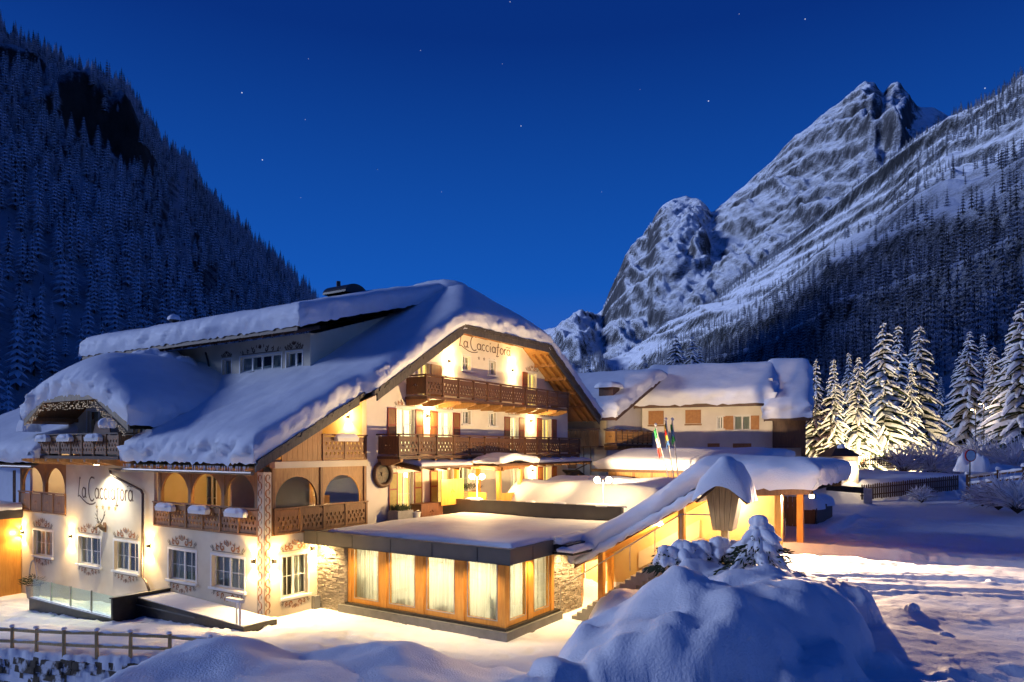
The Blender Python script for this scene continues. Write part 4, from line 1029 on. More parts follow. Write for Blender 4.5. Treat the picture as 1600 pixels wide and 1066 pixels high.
balcony(gl_o, Face('y', HY-.06), 19.0, 24.2, 3.40, 4.50, .0, 4, 'wood_mid', slab=False, side=(False, False), style=0, beams=False, depth=0, cap='wood_mid')
B().box((18.98, HY-.10, 6.151), (24.3, HY+.25, 6.42)).obj('cornice', 'stucco', hotel)
# glazed room behind the arches
B().box((19.2, 27.4, 3.3), (24.25, 27.5, 6.3)).obj('room_wall', 'room_warm', hotel)
B().box((18.9, 24.7, 3.25), (24.3, 32.4, 3.355)).obj('floor_slab', 'wood_mid', hotel)
B().box((18.9, 24.7, 6.2), (24.25, 32.4, 6.34)).obj('ceiling', 'wood_mid', hotel)
tag(B().cbox((22.9, 25.7, 3.75), (1.3, .7, .8)).box((22.3, 25.95, 4.1), (23.5, 26.05, 4.75)).obj('settee', 'wood_dark'), 'low settee seen through the glazed arch of the wing', 'settee')
fl2 = Face('y', 27.4)
window(hotel, fl2, 20.9, 3.5, .9, 2.2, 1, 2, 'lit_yellow', plate=.06, sill=False, reveal=-.1); window(hotel, fl2, 22.8, 4.4, 1.5, 1.4, 2, 2, 'lit_white', plate=.06, sill=False, reveal=-.1)
cl = empty('ceiling_lamp', (22.4, 25.4, 6.2), 'lit ceiling lamp inside the glazed arched room', 'lamp')
B().lathe([(.02, 0), (.02, -.35), (.12, -.36), (.15, -.46), (.10, -.56), (.02, -.58)], 12, (22.4, 25.4, 6.2)).obj('shade', 'lamp_globe', cl)
point(cl, (22.4, 25.4, 5.4), 240)
# second-floor loggia of the wing: planks, rail, side wall lit by its lamp
n = 8
for i in range(n):
    a0 = 19.4+i*.275; a1 = a0+.262; B().plate([(a0, 6.43), (a1, 6.43), (a1, zr(a1, 23.3)-.32), (a0, zr(a0, 23.3)-.32)], [], 0, .05, fn=FG.fn()).obj('plank', 'wood_gold', hotel)
balcony(hotel, Face('y', HY), 21.62, 24.22, 6.45, 7.62, .0, 2, 'wood_mid', slab=False, side=(False, False), style=1, beams=False, depth=0, cap='wood_mid')
FS2 = Face('x', 24.3)
B().box((24.303, 24.603, 6.43), (24.6, 28.0, 9.9)).obj('wall', 'stucco_yellow', hotel)
wall(hotel, Face('y', 27.9), [(19.5, 6.43), (24.3, 6.43), (24.3, 9.8), (19.5, 7.1)], [], 'stucco_yellow', .2)
# --- long side wall facing the forecourt
lw = [(25.55, 27.80, 1.0, 2.36), (28.98, 31.08, 1.0, 2.36), (33.65, 35.85, .96, 2.40), (37.2, 39.45, .96, 2.40), (42.3, 44.5, 1.0, 2.40)]
wall(hotel, FL, rect(HY+.303, 46.3, -1.8, 3.36), [rect(*q) for q in lw], 'stucco')
wall(hotel, FL, rect(32.3, 40.75, 3.363, 6.45), [], 'stucco', name='wall')
for i, (a0, a1, b0, b1) in enumerate(lw):
    window(hotel, FL, (a0+a1)/2, b0, a1-a0, b1-b0, 2, 2, 'net' if i in (0, 4) else 'dark')
    ornament(hotel, FL, (a0+a1)/2, b1+.16, (a1-a0)*1.05, .62, seed=2); ornament(hotel, FL, (a0+a1)/2, b0-.14, (a1-a0)*1.0, .46, True, seed=3)
# corner pilaster with painted vine
B().box((HX-.05, HY-.05, -.3), (HX+.34, HY+.34, 6.0)).obj('corner_pilaster', 'stucco', hotel)
def vine(h, w):
    b = B(); n = int(h/.30)
    for i in range(n):
        z = (i+.5)*h/n; sg = 1 if i % 2 else -1
        b.ribbon([(sg*w*.30*math.cos(a), z+.15*math.sin(a)) for a in [k*.5-1.5 for k in range(9)]], [.02, .05, .07, .085, .07, .05, .04, .03, .02], 0, m=0)
        b.ribbon([(-sg*w*.15, z-.05), (-sg*w*.28, z+.05), (-sg*w*.25, z+.14)], [.02, .07, .02], -.001, m=1)
    b.ribbon([(-w*.48, 0), (-w*.48, h)], .03, 0, m=1)
    return b.mesh('painted_vine', ['paint_ochre', 'paint_grey'], fix=False)
vm = vine(5.8, .34)
inst(vm, 'painted_vine', hotel, FL.M(HY+.16, .1, .054)); inst(vm, 'painted_vine', hotel, FG.M(HX+.16, .1, .054))
# open loggia on the side wall: posts with curved brackets, carved rail
lg = B().box((HX+.02, HY+.35, 6.0), (HX+.26, 32.3, 6.22)).obj('loggia', 'wood_gold', hotel)
py = [31.95, 29.55, 27.1, 24.85]
for y in py: B().box((HX+.05, y-.10, 3.36), (HX+.23, y+.10, 6.0)).obj('post', 'wood_gold', lg)
for ya, yb in zip(py[:-1], py[1:]):
    w = (ya-yb-.2); r = .85
    pts = [(yb+.10, 6.0), (ya-.10, 6.0)]+[(ya-.10-(1-math.cos(t_))*w/2 if t_ < PI/2 else yb+.10+(1+math.cos(t_))*w/2, 4.75+1.12*math.sin(t_)) for t_ in [PI*i/16 for i in range(17)]]
    B().plate(pts, [], .08, .18, fn=FL.fn()).obj('bracket', 'wood_gold', lg)
balcony(lg, FL, HY+.35, 32.25, 3.38, 4.52, .0, 6, 'wood_mid', slab=False, side=(False, False), style=1, beams=False, depth=0, cap='wood_mid')
FB = Face('x', 21.2)
wall(hotel, FB, rect(24.7, 33, 3.36, 6.2), [rect(31.5, 32.6, 3.4, 5.6), rect(28.9, 29.6, 4.6, 5.7)], 'stucco_yellow', .2)
window(hotel, FB, 32.05, 3.4, 1.1, 2.2, 1, 2, 'dark', plate=.05, sill=False); window(hotel, FB, 29.25, 4.6, .7, 1.1, 1, 2, 'dark', plate=.05)
B().box((18.8, 32.303, 3.36), (21.2, 32.5, 6.4)).obj('wall', 'stucco_yellow', hotel)
def ceiling_lamp(x, y, z, label, pw):
    o = empty('ceiling_lamp', (x, y, z), label, 'lamp'); B().lathe([(.11, 0), (.11, -.05), (.07, -.08)], 12, (x, y, z)).obj('shade', 'lamp_globe', o); point(o, (x, y, z-.25), pw)
ceiling_lamp(20.0, 28.4, 6.19, 'lamp under the ceiling of the open side loggia', 130)
ceiling_lamp(20.0, 43.4, 6.25, 'lamp under the ceiling of the far end loggia', 110)
ic = B(); r = random.Random(12)
for i in range(70):
    y = 23.5+r.random()*9.0; l = r.uniform(.06, .34); ic.tube([(17.2+r.uniform(-.03, .05), y, 6.28), (17.2, y, 6.28-l)], [.022, .003], 5, cap=False)
tag(ic.obj('icicles', 'snow', hotel, fix=False), kind='stuff')
# --- left loggia at the far end
l2 = B().box((HX+.02, 40.76, 6.0), (HX+.26, 46.3, 6.25)).obj('loggia', 'wood_gold', hotel)
p2 = [46.2, 43.4, 40.9]
for y in p2: B().box((HX+.05, y-.11, 3.36), (HX+.23, y+.11, 6.0)).obj('post', 'wood_gold', l2)
for ya, yb in zip(p2[:-1], p2[1:]):
    w = (ya-yb-.22)
    pts = [(yb+.11, 6.0), (ya-.11, 6.0)]+[(ya-.11-(1-math.cos(t_))*w/2 if t_ < PI/2 else yb+.11+(1+math.cos(t_))*w/2, 4.5+1.4*math.sin(t_)) for t_ in [PI*i/16 for i in range(17)]]
    B().plate(pts, [], .08, .18, fn=FL.fn()).obj('bracket', 'wood_gold', l2)
balcony(l2, FL, 40.85, 46.2, 3.42, 4.55, .0, 4, 'wood_mid', slab=False, side=(False, False), style=2, beams=False, depth=0, cap='wood_mid')
B().box((18.8, 40.8, 3.365), (22, 46.3, 3.41)).obj('floor_slab', 'wood_mid', hotel)
wall(hotel, Face('x', 21.6), rect(40.76, 46.3, 3.42, 6.3), [rect(43.0, 43.9, 4.5, 5.7)], 'stucco_white', .2)
window(hotel, Face('x', 21.6), 43.45, 4.5, .9, 1.2, 1, 2, 'dark', plate=.05)
# --- small gable with its balcony above the sign wall
SG = Face('x', 19.3)
def zsg(x, y, sm=0.0):
    x = np.asarray(x, float); y = np.asarray(y, float)
    a = 9.65+(y-34.6)*.53; c = 9.65-(y-39.8)*.53; h = 9.65+(x-17.0)*.75
    if sm: f = lambda p, q: -np.log(np.exp(-p/sm)+np.exp(-q/sm))*sm; return f(f(a, c), h)
    return np.minimum(np.minimum(a, c), h)
def zs1(x, y): return float(zsg(np.array([x]), np.array([y]))[0])
xs_ = np.linspace(17.0, 24.2, 20); ys_ = np.linspace(31.7, 41.9, 36); X, Y = np.meshgrid(xs_, ys_, indexing='ij')
gridmesh('roof', np.stack([X, Y, zsg(X, Y)-.02], -1), 'tile_dark', hotel, False)
gridmesh('soffit', np.stack([X+.02, Y, zsg(X, Y)-.26], -1), 'wood_mid', hotel, False)
snow_cap(hotel, 16.95, 24.4, 31.6, 42.0, lambda x, y: zsg(x, y, .35), 1.15, 'LFB', .15, 7, rough=1.2)
b = B()
ed = [31.7, 34.6, 39.8, 41.9]
for ya, yb in zip(ed[:-1], ed[1:]):
    za, zb = zs1(17.0, ya), zs1(17.0, yb)
    b.add([(16.95,ya,za-.36),(16.95,yb,zb-.36),(16.95,yb,zb+.02),(16.95,ya,za+.02),(17.03,ya,za-.36),(17.03,yb,zb-.36),(17.03,yb,zb+.02),(17.03,ya,za+.02)],[(0,1,2,3),(5,4,7,6),(3,2,6,7),(1,0,4,5),(0,3,7,4),(1,5,6,2)])
b.obj('bargeboard', 'wood_old', hotel)
b = B(); r = random.Random(4)
for i in range(150):
    y = 31.9+i*.066; z = zs1(17.0, y)-.42
    for q in range(r.randint(1, 4)): zz = z-r.random()*.36; b.cbox((16.93+r.uniform(-.03, .03), y+r.uniform(-.03, .03), zz), (.02, .02, .03))
tag(b.obj('fairy_lights', 'led_string'), 'string of tiny fairy lights hanging along the small gable edge', 'fairy lights', kind='stuff')
wall(hotel, SG, [(33.0, 6.5), (41.6, 6.5), (41.6, zs1(19.3, 41.6)-.28), (39.8, zs1(19.3, 39.8)-.28), (38.2, zs1(19.3, 38.6)-.28), (36.2, zs1(19.3, 35.8)-.28), (34.6, zs1(19.3, 34.6)-.28), (33.0, zs1(19.3, 33.0)-.28)], [rect(38.25, 40.2, 6.8, 9.0), rect(33.6, 35.6, 6.9, 8.2)], 'stucco', .25)
window(hotel, SG, 39.22, 6.8, 1.95, 2.2, 1, 1, 'net', plate=.08, sill=False, sash=2); window(hotel, SG, 34.6, 6.9, 2.0, 1.3, 1, 1, 'dark', plate=.06, sash=3)
for y in (33.4, 35.3, 39.2, 41.2): B().beam((17.05, y, zs1(17.1, y)-.42), (19.3, y, zs1(19.3, y)-.42), .16, .2).obj('purlin', 'wood_mid', hotel)
balcony(hotel, FL, 33.4, 41.35, 6.62, 7.72, 1.05, 7, 'wood_mid', style=1, label='small carved balcony under the little gable', depth=1.85)
B().plate([(35.6, 7.0), (37.8, 7.0), (37.1, 8.35), (35.9, 8.35)], [], -.25, -.2, fn=FL.fn()).obj('privacy_screen', 'wood_red', hotel)
B().box((17.4, 32.4, 6.45), (19.6, 41.6, 6.46)).obj('soffit', 'wood_gold', hotel)
pillow(hotel, (22.6, 39.6, 9.6), (5.4, 8.6, 2.9), 8, 'roof_snow', 20, 2.2)
# low roof beyond the small gable
zl = lambda x, y: 6.3+(x-17.2)*.5
X, Y = np.meshgrid(np.linspace(17.2, 24, 8), np.linspace(41.2, 56, 8), indexing='ij')
gridmesh('roof', np.stack([X, Y, zl(X, Y)-.02], -1), 'tile_dark', hotel, False)
gridmesh('soffit', np.stack([X, Y, zl(X, Y)-.25], -1), 'wood_mid', hotel, False)
snow_cap(hotel, 17.15, 24.2, 41.2, 56, zl, .95, 'LF', .4, 9, rough=1.2)
B().tube([(17.1, 41.3, 6.0), (17.1, 55, 6.0)], .075, 8).obj('gutter', 'copper_pipe', hotel)
pillow(hotel, (17.6, 42.9, 7.9), (1.0, 1.2, .8), 3, 'roof_snow')
# --- raised rear storey with its shed roof
SR = Face('x', 24.0)
rw = [(30.1, 33.5, 10.6, 11.9), (28.5, 29.7, 10.9, 11.9), (34.3, 35.1, 10.6, 11.9)]
wall(hotel, SR, rect(27.9, 46.5, 8.5, 12.75), [rect(*q) for q in rw], 'stucco')
window(hotel, SR, 31.8, 10.6, 3.4, 1.3, 1, 1, 'dark', sash=4, plate=.08); window(hotel, SR, 29.1, 10.9, 1.2, 1.0, 1, 1, 'dark', sash=2, plate=.08); window(hotel, SR, 34.7, 10.6, .8, 1.3, 1, 1, 'dark', sash=1, plate=.05, sill=False)
ornament(hotel, SR, 31.8, 12.0, 3.4, .55, mats=('paint_brown', 'paint_brown'), seed=4); ornament(hotel, SR, 29.1, 12.0, 1.4, .5, mats=('paint_brown', 'paint_brown'), seed=4); ornament(hotel, SR, 34.7, 12.0, .9, .4, mats=('paint_brown', 'paint_brown'), seed=4)
wall(hotel, Face('y', 27.9), [(24.303, 8.5), (30, 8.5), (30, 14.6), (24.303, 12.75)], [], 'stucco', .25)
zd = lambda x, y: 12.85+(x-22.5)*.285
X, Y = np.meshgrid(np.linspace(22.5, 34, 8), np.linspace(27.0, 47.4, 8), indexing='ij')
gridmesh('roof', np.stack([X, Y, zd(X, Y)-.02], -1), 'tile_dark', hotel, False)
gridmesh('soffit', np.stack([X, Y, zd(X, Y)-.24], -1), 'wood_dark', hotel, False)
for k in range(23): B().beam((22.55, 27.3+k*.85, zd(22.55, 0)-.30), (24.0, 27.3+k*.85, zd(24.0, 0)-.30), .14, .2).obj('rafter', 'wood_dark', hotel)
B().box((22.45, 27.0, 12.58), (22.52, 47.4, 12.86)).obj('eaves_board', 'wood_dark', hotel)
snow_cap(hotel, 22.4, 34.2, 26.8, 47.6, zd, 1.12, 'LFB', .2, 13, rough=.9)
B().tube([(23.96, 36.6, 12.4), (23.9, 36.3, 11.9), (23.9, 36.1, 11.2), (23.9, 36.1, 10.2)], .05, 8).obj('downpipe', 'copper_pipe', hotel)
# chimney cowl on the rear roof
b = B(); b.box((27.4, 28.9, 14.0), (28.6, 30.4, 15.5)); b.obj('chimney', 'metal_dark', hotel)
b = B(); n = 14
for i in range(n+1):
    a = PI*i/n; 
    for y in (28.75, 30.55): b.v.append((28.0-.85*math.cos(a), y, 15.52+.55*math.sin(a)))
for i in range(n): b.f.append((2*i, 2*i+1, 2*i+3, 2*i+2)); b.m.append(0)
b.f.append(tuple(range(0, 2*n+2, 2))); b.m.append(0); b.f.append(tuple(range(1, 2*n+3, 2))[::-1]); b.m.append(0)
b.obj('chimney_cowl', 'metal_dark', hotel)
B().tube([(28, 30.2, 15.9), (28, 30.2, 16.4)], .12, 8).obj('vent_pipe', 'metal_dark', hotel)
v = at(272, 512, 46)
B().lathe([(.10, -.8), (.10, 0), (.28, .02), (.28, .06), (.12, .08), (.12, .35), (.30, .42), (.3, .5), (.05, .55)], 10, (v.x, v.y, v.z)).obj('vent_pipe', 'metal_dark', hotel)
pillow(hotel, (v.x, v.y, v.z+.5), (.75, .75, .34), 2, 'roof_snow'); pillow(hotel, (v.x, v.y, v.z-.02), (1.0, 1.0, .3), 3, 'roof_snow')
# --- downpipes
def Lp(x, y, c=.12): a = FL.a(x); return (HX-c, a, FL.z(x, y))
B().tube([(17.25, 32.9, 6.0), Lp(176, 733, .15), Lp(178, 742), Lp(224, 766), Lp(227, 772), Lp(226, 900), Lp(232, 908), Lp(238, 925)], .06, 8).obj('downpipe', 'copper_pipe', hotel, smooth=True)
B().tube([Lp(26, 735), Lp(26, 925)], .08, 8).obj('downpipe', 'copper_pipe', hotel)
B().tube([(43.75, 22.3, 6.05), (43.2, 23.6, 5.3), (43.1, 24.2, 5.0), (43.1, 24.2, 3.5)], .045, 8).obj('downpipe', 'copper_pipe', hotel)
# ------------------------------------------------------------------ lamps on the hotel
for fr, x, y, lb, pw in [
 (FG, 701, 565, 'lit wall lamp between the attic door and the first attic window', 60), (FG, 800, 579, 'lit wall lamp under the end of the gable lettering', 60),
 (FG, 667, 650, 'bright wall lamp between two lit windows above the middle balcony', 70), (FG, 829, 658, 'wall lamp between the far pair of shuttered windows, middle floor', 55),
 (FG, 831, 735, 'wall lamp between shuttered doors on the terrace floor', 60), (FG, 427, 877, 'wall lamp on the wing right beside the painted corner pilaster', 55),
 (FL, 398, 877, 'wall lamp on the side wall right beside the painted corner pilaster', 55), (FL, 234, 853, 'wall lamp next to the downpipe on the side wall', 50),
 (FL, 112, 838, 'wall lamp between the stag head and the far loggia', 45), (FL, 37, 832, 'wall lamp at the far end by the timber glazed annex', 40)]:
    wall_lamp(fr, fr.a(x), fr.z(x, y), lb, pw, dn=2.2 if y > 800 else 1.0, lean=.25 if y > 800 else 0, fill=.25 if x in (427, 398) else .45)
wall_lamp(FS2, 25.5, 8.5, 'wall lamp in the small yellow loggia under the eaves', 75, up=.8)
wall_lamp(FG, 20.98, 2.62, 'wall lamp in the corner where the pavilion roof meets the wing', 45, up=.4)
# floodlight over the sign
fo = empty('floodlight', (17.7, 35.9, 6.25), 'white floodlight under the small balcony shining on the sign wall', 'floodlight')
B().box((17.58, 35.75, 6.18), (17.82, 36.15, 6.32)).beam((17.7, 35.95, 6.3), (17.7, 35.95, 6.45), .05, .05).obj('housing', 'metal_dark', fo)
B().box((17.60, 35.78, 6.165), (17.8, 36.12, 6.178)).obj('lens', 'lamp_globe', fo)
spot(fo, (17.72, 35.95, 6.12), (17.6, 36.1, 0), 1000, math.radians(125), .7, (1, .93, .78), .1)
# ------------------------------------------------------------------ glazed pavilion
PX, PY = 21.5, 14.5
FPf, FPs = Face('x', PX), Face('y', PY)
pav = empty('pavilion', (PX, PY, 0), 'flat roofed pavilion with orange timber windows, slate stone walls and dark fascia', 'pavilion')
B().box((21.2, 14.2, -.3), (25.3, 22.9, .32)).obj('plinth', 'plinth_grey', pav)
B().box((21.32, 14.32, .321), (25.3, 22.8, .42)).obj('plinth_step', 'metal_dark', pav)
# window bays
def bay(fr, a0, a1, first, last):
    pw = .17; b0, b1 = .42, 2.86
    fo_ = B().plate(rect(a0+pw, a1-pw, b0+.002, b1), [rect(a0+pw+.16, a1-pw-.16, b0+.22, b1-.14)], -.02, .10, fn=fr.fn()).obj('window', 'wood_orange', pav)
    B().plate(rect(a0+pw+.165, a1-pw-.165, b0+.225, b1-.145), [], .035, .055, fn=fr.fn()).obj('pane', 'glass', fo_)
    B().plate(rect(a0+pw+.13, a1-pw-.13, b0+.19, b1-.11), [rect(a0+pw+.17, a1-pw-.17, b0+.23, b1-.15)], -.026, -.0205, fn=fr.fn()).obj('bead', 'metal_rail', fo_)
    w = a1-a0; me = cached(('pcur', round(w, 2)), lambda: fold_mesh(w, 2.55, 'curtain', .045, 26))
    inst(me, 'curtain', fo_, fr.M((a0+a1)/2, .40, -.20))
yp = [14.5, 16.5, 18.5, 20.5, 22.5]
for i in range(4): bay(FPf, yp[i], yp[i+1], 0, 0)
xp = [21.5, 23.2, 24.95]
for i in range(2): bay(FPs, xp[i], xp[i+1], 0, 0)
for y in yp: B().box((PX-.06, y-.171 if y > 14.6 else y-.06, .42), (PX+.12, y+.168 if y < 22.4 else y+.05, 2.86)).obj('post', 'wood_orange', pav)
for x in xp[1:]: B().box((x-.171, PY-.06, .42), (x+(.168 if x < 24 else .06), PY+.12, 2.86)).obj('post', 'wood_orange', pav)
B().box((PX+.121, PY-.058, .42), (PX+.17, PY+.12, 2.858)).obj('post', 'wood_orange', pav)
# stone walls of split slate courses: real courses, uneven faces
def slate(fr, a0, a1, b0, b1, seed):
    q = B(); r = random.Random(seed); z = b0
    fnn = fr.fn()
    q.plate(rect(a0, a1, b0, b1), [], .04, .30, fn=fnn)
    while z < b1-.02:
        h = min(r.uniform(.035, .075), b1-z); a = a0
        while a < a1-.02:
            w = min(r.uniform(.12, .5), a1-a); d = r.uniform(-.035, .03)
            p0, p1 = fnn(a+.002, z+.002, d), fnn(a+w-.002, z+h-.002, .06)
            q.box(tuple(map(min, p0, p1)), tuple(map(max, p0, p1))); a += w
        z += h
    return tag(q.obj('slate_courses', 'stone_slate', pav, fix=False), kind='stuff')
slate(Face('x', 21.3), 22.6, 24.28, -.2, 2.9, 1); slate(Face('y', 14.62), 25.05, 27.75, -.2, 2.9, 2)
B().box((20.95, 24.05, -.3), (21.25, 24.27, .55)).obj('stone_block', 'plinth_grey', pav)
# roof edge
b = B()
b.box((20.5, 13.6, 2.92), (20.62, 24.25, 3.44)); b.box((20.621, 13.6, 2.92), (25.0, 13.72, 3.44)); b.box((20.621, 13.721, 2.94), (29.9, 24.25, 3.30)); b.box((25.001, 13.62, 2.95), (29.9, 13.72, 3.42))
b.obj('roof', 'fascia_grey', pav)
B().box((20.47, 13.57, 3.441), (20.68, 24.25, 3.475)).box((20.681, 13.57, 3.441), (25.0, 13.78, 3.475)).obj('coping', 'fascia_grey', pav)
B().box((29.9, 13.7, 2.9), (30.15, 24.25, 4.25)).obj('parapet', 'fascia_grey', pav)
B().box((29.86, 13.66, 4.251), (30.22, 24.25, 4.29)).obj('coping', 'fascia_grey', pav)
for k, (y, l) in enumerate(((14.1, 1.2), (15.2, 1.8), (17.0, .7), (18.7, .5), (22.3, .9))): pillow(pav, (30.03, y, 4.285), (.32, l, .10), k, 'parapet_snow', 8)
snow_cap(pav, 20.85, 29.8, 13.75, 23.0, lambda x, y: 3.31+0*x, .30, 'LFB', .25, 21, rough=1.1, ek=1.4)
B().box((20.7, 23.1, 3.301), (29.8, 24.24, 3.32)).obj('roof_strip', 'metal_dark', pav)
# room
B().box((25.4, 14.7, .3), (25.5, 24.2, 2.92)).obj('room_wall', 'room_warm', pav)
B().box((21.6, 22.95, .3), (25.4, 23.05, 2.92)).obj('room_wall', 'room_warm', pav)
for i, (x, y) in enumerate(((23.2, 16.2), (23.2, 18.6), (23.2, 21.0))):
    pl = empty('pendant_lamp', (x, y, 2.93), ('pendant lamp glowing behind the corner curtains of the pavilion', 'pendant lamp glowing behind the middle curtains of the pavilion', 'pendant lamp glowing behind the curtains nearest the slate wall')[i], 'lamp', 'lamps inside the pavilion')
    B().lathe([(.015, 0), (.015, -.4), (.16, -.42), (.20, -.52), (.05, -.6)], 12, (x, y, 2.93)).obj('shade', 'lamp_globe', pl); point(pl, (x, y, 2.2), 260, (1, .80, .50), .2)
# recessed lamps in the soffit wash the slate and the ground
for i, (x, y, lb, pw) in enumerate(((20.95, 23.5, 'recessed soffit lamp washing the slate wall beside the wing', 60), (21.0, 21.6, 'recessed soffit lamp above the first timber window', 30), (21.0, 19.5, 'recessed soffit lamp above the second timber window', 30), (21.0, 17.5, 'recessed soffit lamp above the third timber window', 30), (21.0, 15.5, 'recessed soffit lamp above the corner timber window', 30),
                          (23.0, 14.05, 'recessed soffit lamp over the narrow side windows', 30), (25.7, 14.1, 'recessed soffit lamp over the side slate wall', 55), (27.2, 14.0, 'recessed soffit lamp over the side entrance', 60))):
    sl_ = empty('soffit_lamp', (x, y, 2.92), lb, 'lamp', 'recessed lamps under the pavilion roof')
    B().lathe([(.09, .0), (.09, -.012), (.06, -.014)], 12, (x, y, 2.918)).obj('ring', 'metal_rail', sl_); B().lathe([(.058, -.012), (.02, -.016)], 10, (x, y, 2.918)).obj('lens', 'lamp_glow', sl_)
    spot(sl_, (x, y, 2.88), (x, y, 0), pw*8, math.radians(130), .8, (1, .70, .34), .05)
# side entrance: door, orange posts
B().box((27.75, 14.63, -.1), (27.95, 14.8, 2.9)).obj('door_jamb', 'wood_orange', pav)
B().box((28.0, 14.6, .0), (28.9, 14.66, 2.4)).obj('door', 'wood_mid', pav)
B().box((29.0, 14.5, -.2), (30.2, 14.8, 3.0)).obj('wall', 'stucco', pav)
for k in range(5): B().box((20.488, 15.0+k*2.1, 2.93), (20.4995, 15.02+k*2.1, 3.43)).obj('seam', 'metal_dark', pav)
for k in range(2): B().box((22.0+k*1.6, 13.588, 2.93), (22.02+k*1.6, 13.5995, 3.43)).obj('seam', 'metal_dark', pav)
B().box((20.46, 13.56, 2.905), (20.64, 24.24, 2.919)).obj('drip_edge', 'metal_dark', pav)
# things inside, seen as shapes through the curtains
def indoor_plant(x, y, h, label, seed):
    o = empty('indoor_plant', (x, y, .42), label, 'plant'); r = random.Random(seed)
    B().lathe([(.14, 0), (.2, .35), (.21, .38), (.16, .36)], 12, (x, y, .42)).obj('pot', 'concrete', o); q = B()
    for i in range(60):
        a = r.random()*6.28; p = Vector((x, y, .75+r.random()*h*.5)); d = Vector((math.cos(a)*.4, math.sin(a)*.4, r.uniform(.2, .8)))*r.uniform(.4, .9); w = Vector((-math.sin(a), math.cos(a), 0))*.06; q.add([p, p+d*.5+w, p+d, p+d*.5-w], [(0, 1, 2, 3)])
    q.obj('leaves', 'needles_near', o, fix=False)
indoor_plant(21.95, 21.9, 1.1, 'leafy pot plant behind the curtain nearest the slate wall', 4); indoor_plant(21.95, 15.2, .8, 'leafy pot plant behind the corner curtain of the pavilion', 6)
for k, (y, lb) in enumerate(((17.6, 'dining table behind the third pavilion curtain'), (19.8, 'dining table behind the second pavilion curtain'))):
    o = empty('dining_table', (22.5, y, .42), lb, 'table'); B().box((22.1, y-.5, 1.12), (22.9, y+.5, 1.17)).obj('tabletop', 'wood_mid', o)
    for sx_ in (-.35, .35):
        for sy_ in (-.45, .45): B().box((22.5+sx_-.03, y+sy_-.03, .42), (22.5+sx_+.03, y+sy_+.03, 1.12)).obj('leg', 'wood_mid', o)
# ------------------------------------------------------------------ covered stairway up to the road
CX0, CX1 = 25.2, 31.6
stw = empty('covered_stairway', (26.6, 13.6, 0), 'covered stairway with sloping roof under deep snow, orange posts and cream wall', 'stairway')
def zcan(x, y):
    y = np.asarray(y, float); return np.where(y > 8.4, 5.45-(y-8.4)*.585, 5.45+(8.4-y)*.07)+0*x
def zc(y): return float(zcan(0., np.array([y]))[0])
ysx = np.array([4.7, 6.5, 8.4, 10, 12, 13.6]); X, Y = np.meshgrid(np.array([CX0, CX1]), ysx, indexing='ij')
gridmesh('roof', np.stack([X, Y, zcan(X, Y)-.02], -1), 'metal_dark', stw, False); gridmesh('soffit', np.stack([X, Y, zcan(X, Y)-.16], -1), 'wood_orange', stw, False)
b = B()
for ya, yb in zip(ysx[:-1], ysx[1:]):
    for x in (CX0, CX1): b.add([(x-.04,ya,zc(ya)-.26),(x-.04,yb,zc(yb)-.26),(x-.04,yb,zc(yb)),(x-.04,ya,zc(ya)),(x+.04,ya,zc(ya)-.26),(x+.04,yb,zc(yb)-.26),(x+.04,yb,zc(yb)),(x+.04,ya,zc(ya))],[(0,1,2,3),(5,4,7,6),(3,2,6,7),(1,0,4,5),(0,3,7,4),(1,5,6,2)])
b.obj('verge_board', 'wood_mid', stw)
kn = lambda x, y: zcan(x, y)+.25*np.exp(-((y-8.6)/1.6)**2)
snow_cap(stw, CX0-.06, CX1+.1, 4.6, 13.7, kn, 1.0, 'LRFB', .2, 31, ek=1.25, rough=.8, lump=.22)
# the lip of snow sliding off over the verge
rr_ = random.Random(8); B().tube([(CX0-.12+rr_.uniform(-.04, .04), 13.5-k*.2, zc(13.5-k*.2)-.06+rr_.uniform(-.03, .03)) for k in range(27)], [.10]+[.17+rr_.uniform(-.05, .05) for k in range(25)]+[.08], 10).obj('roof_snow', 'snow', stw, smooth=True)
# stairs
for k in range(21):
    z = .17*k; y = 14.1-k*.235; B().box((25.45, y-.235, z-.5), (27.85, y, z)).obj('step', 'concrete', stw)
wall(stw, Face('x', 28.0), [(6.2, 2.5), (14.55, -.2), (14.55, 2.4), (13.5, 2.32), (8.4, 5.27), (6.2, 5.4)], [], 'stucco_yellow', .2)
wall(stw, Face('x', 27.9), [(9.4, 3.42), (12.0, 1.9), (12.0, 2.6), (9.4, 4.1)], [], 'stucco', .09, 'dado')
B().box((27.86, 8.3, 5.02), (28.0, 10.5, 5.14)).obj('rail_beam', 'wood_mid', stw)
for (x, y, z0) in ((28.15, 5.6, 3.3), (25.35, 5.75, 3.3), (30.6, 8.0, 3.3), (25.4, 12.5, .3), (27.7, 13.2, 0.), (25.4, 9.2, 3.0)):
    B().box((x-.11, y-.11, z0), (x+.11, y+.11, zc(y)-.17)).obj('post', 'wood_orange', stw)
B().box((28.0, 5.45, zc(5.6)-.165), (28.3, 5.75, zc(5.6)-.02)).obj('post_cap', 'wood_dark', stw)
# handrail
b = B(); hr = [(25.3, 14.3, 1.3), (25.3, 9.2, 4.55), (25.3, 7.6, 4.6)]
b.tube(hr, .025, 8)
for f in (0, .2, .4, .6, .8, 1.0): 
    y = 14.3-5.1*f; z = 1.3+3.25*f; b.tube([(25.3, y, z-1.0), (25.3, y, z)], .016, 6)
b.obj('handrail', 'metal_rail', stw)
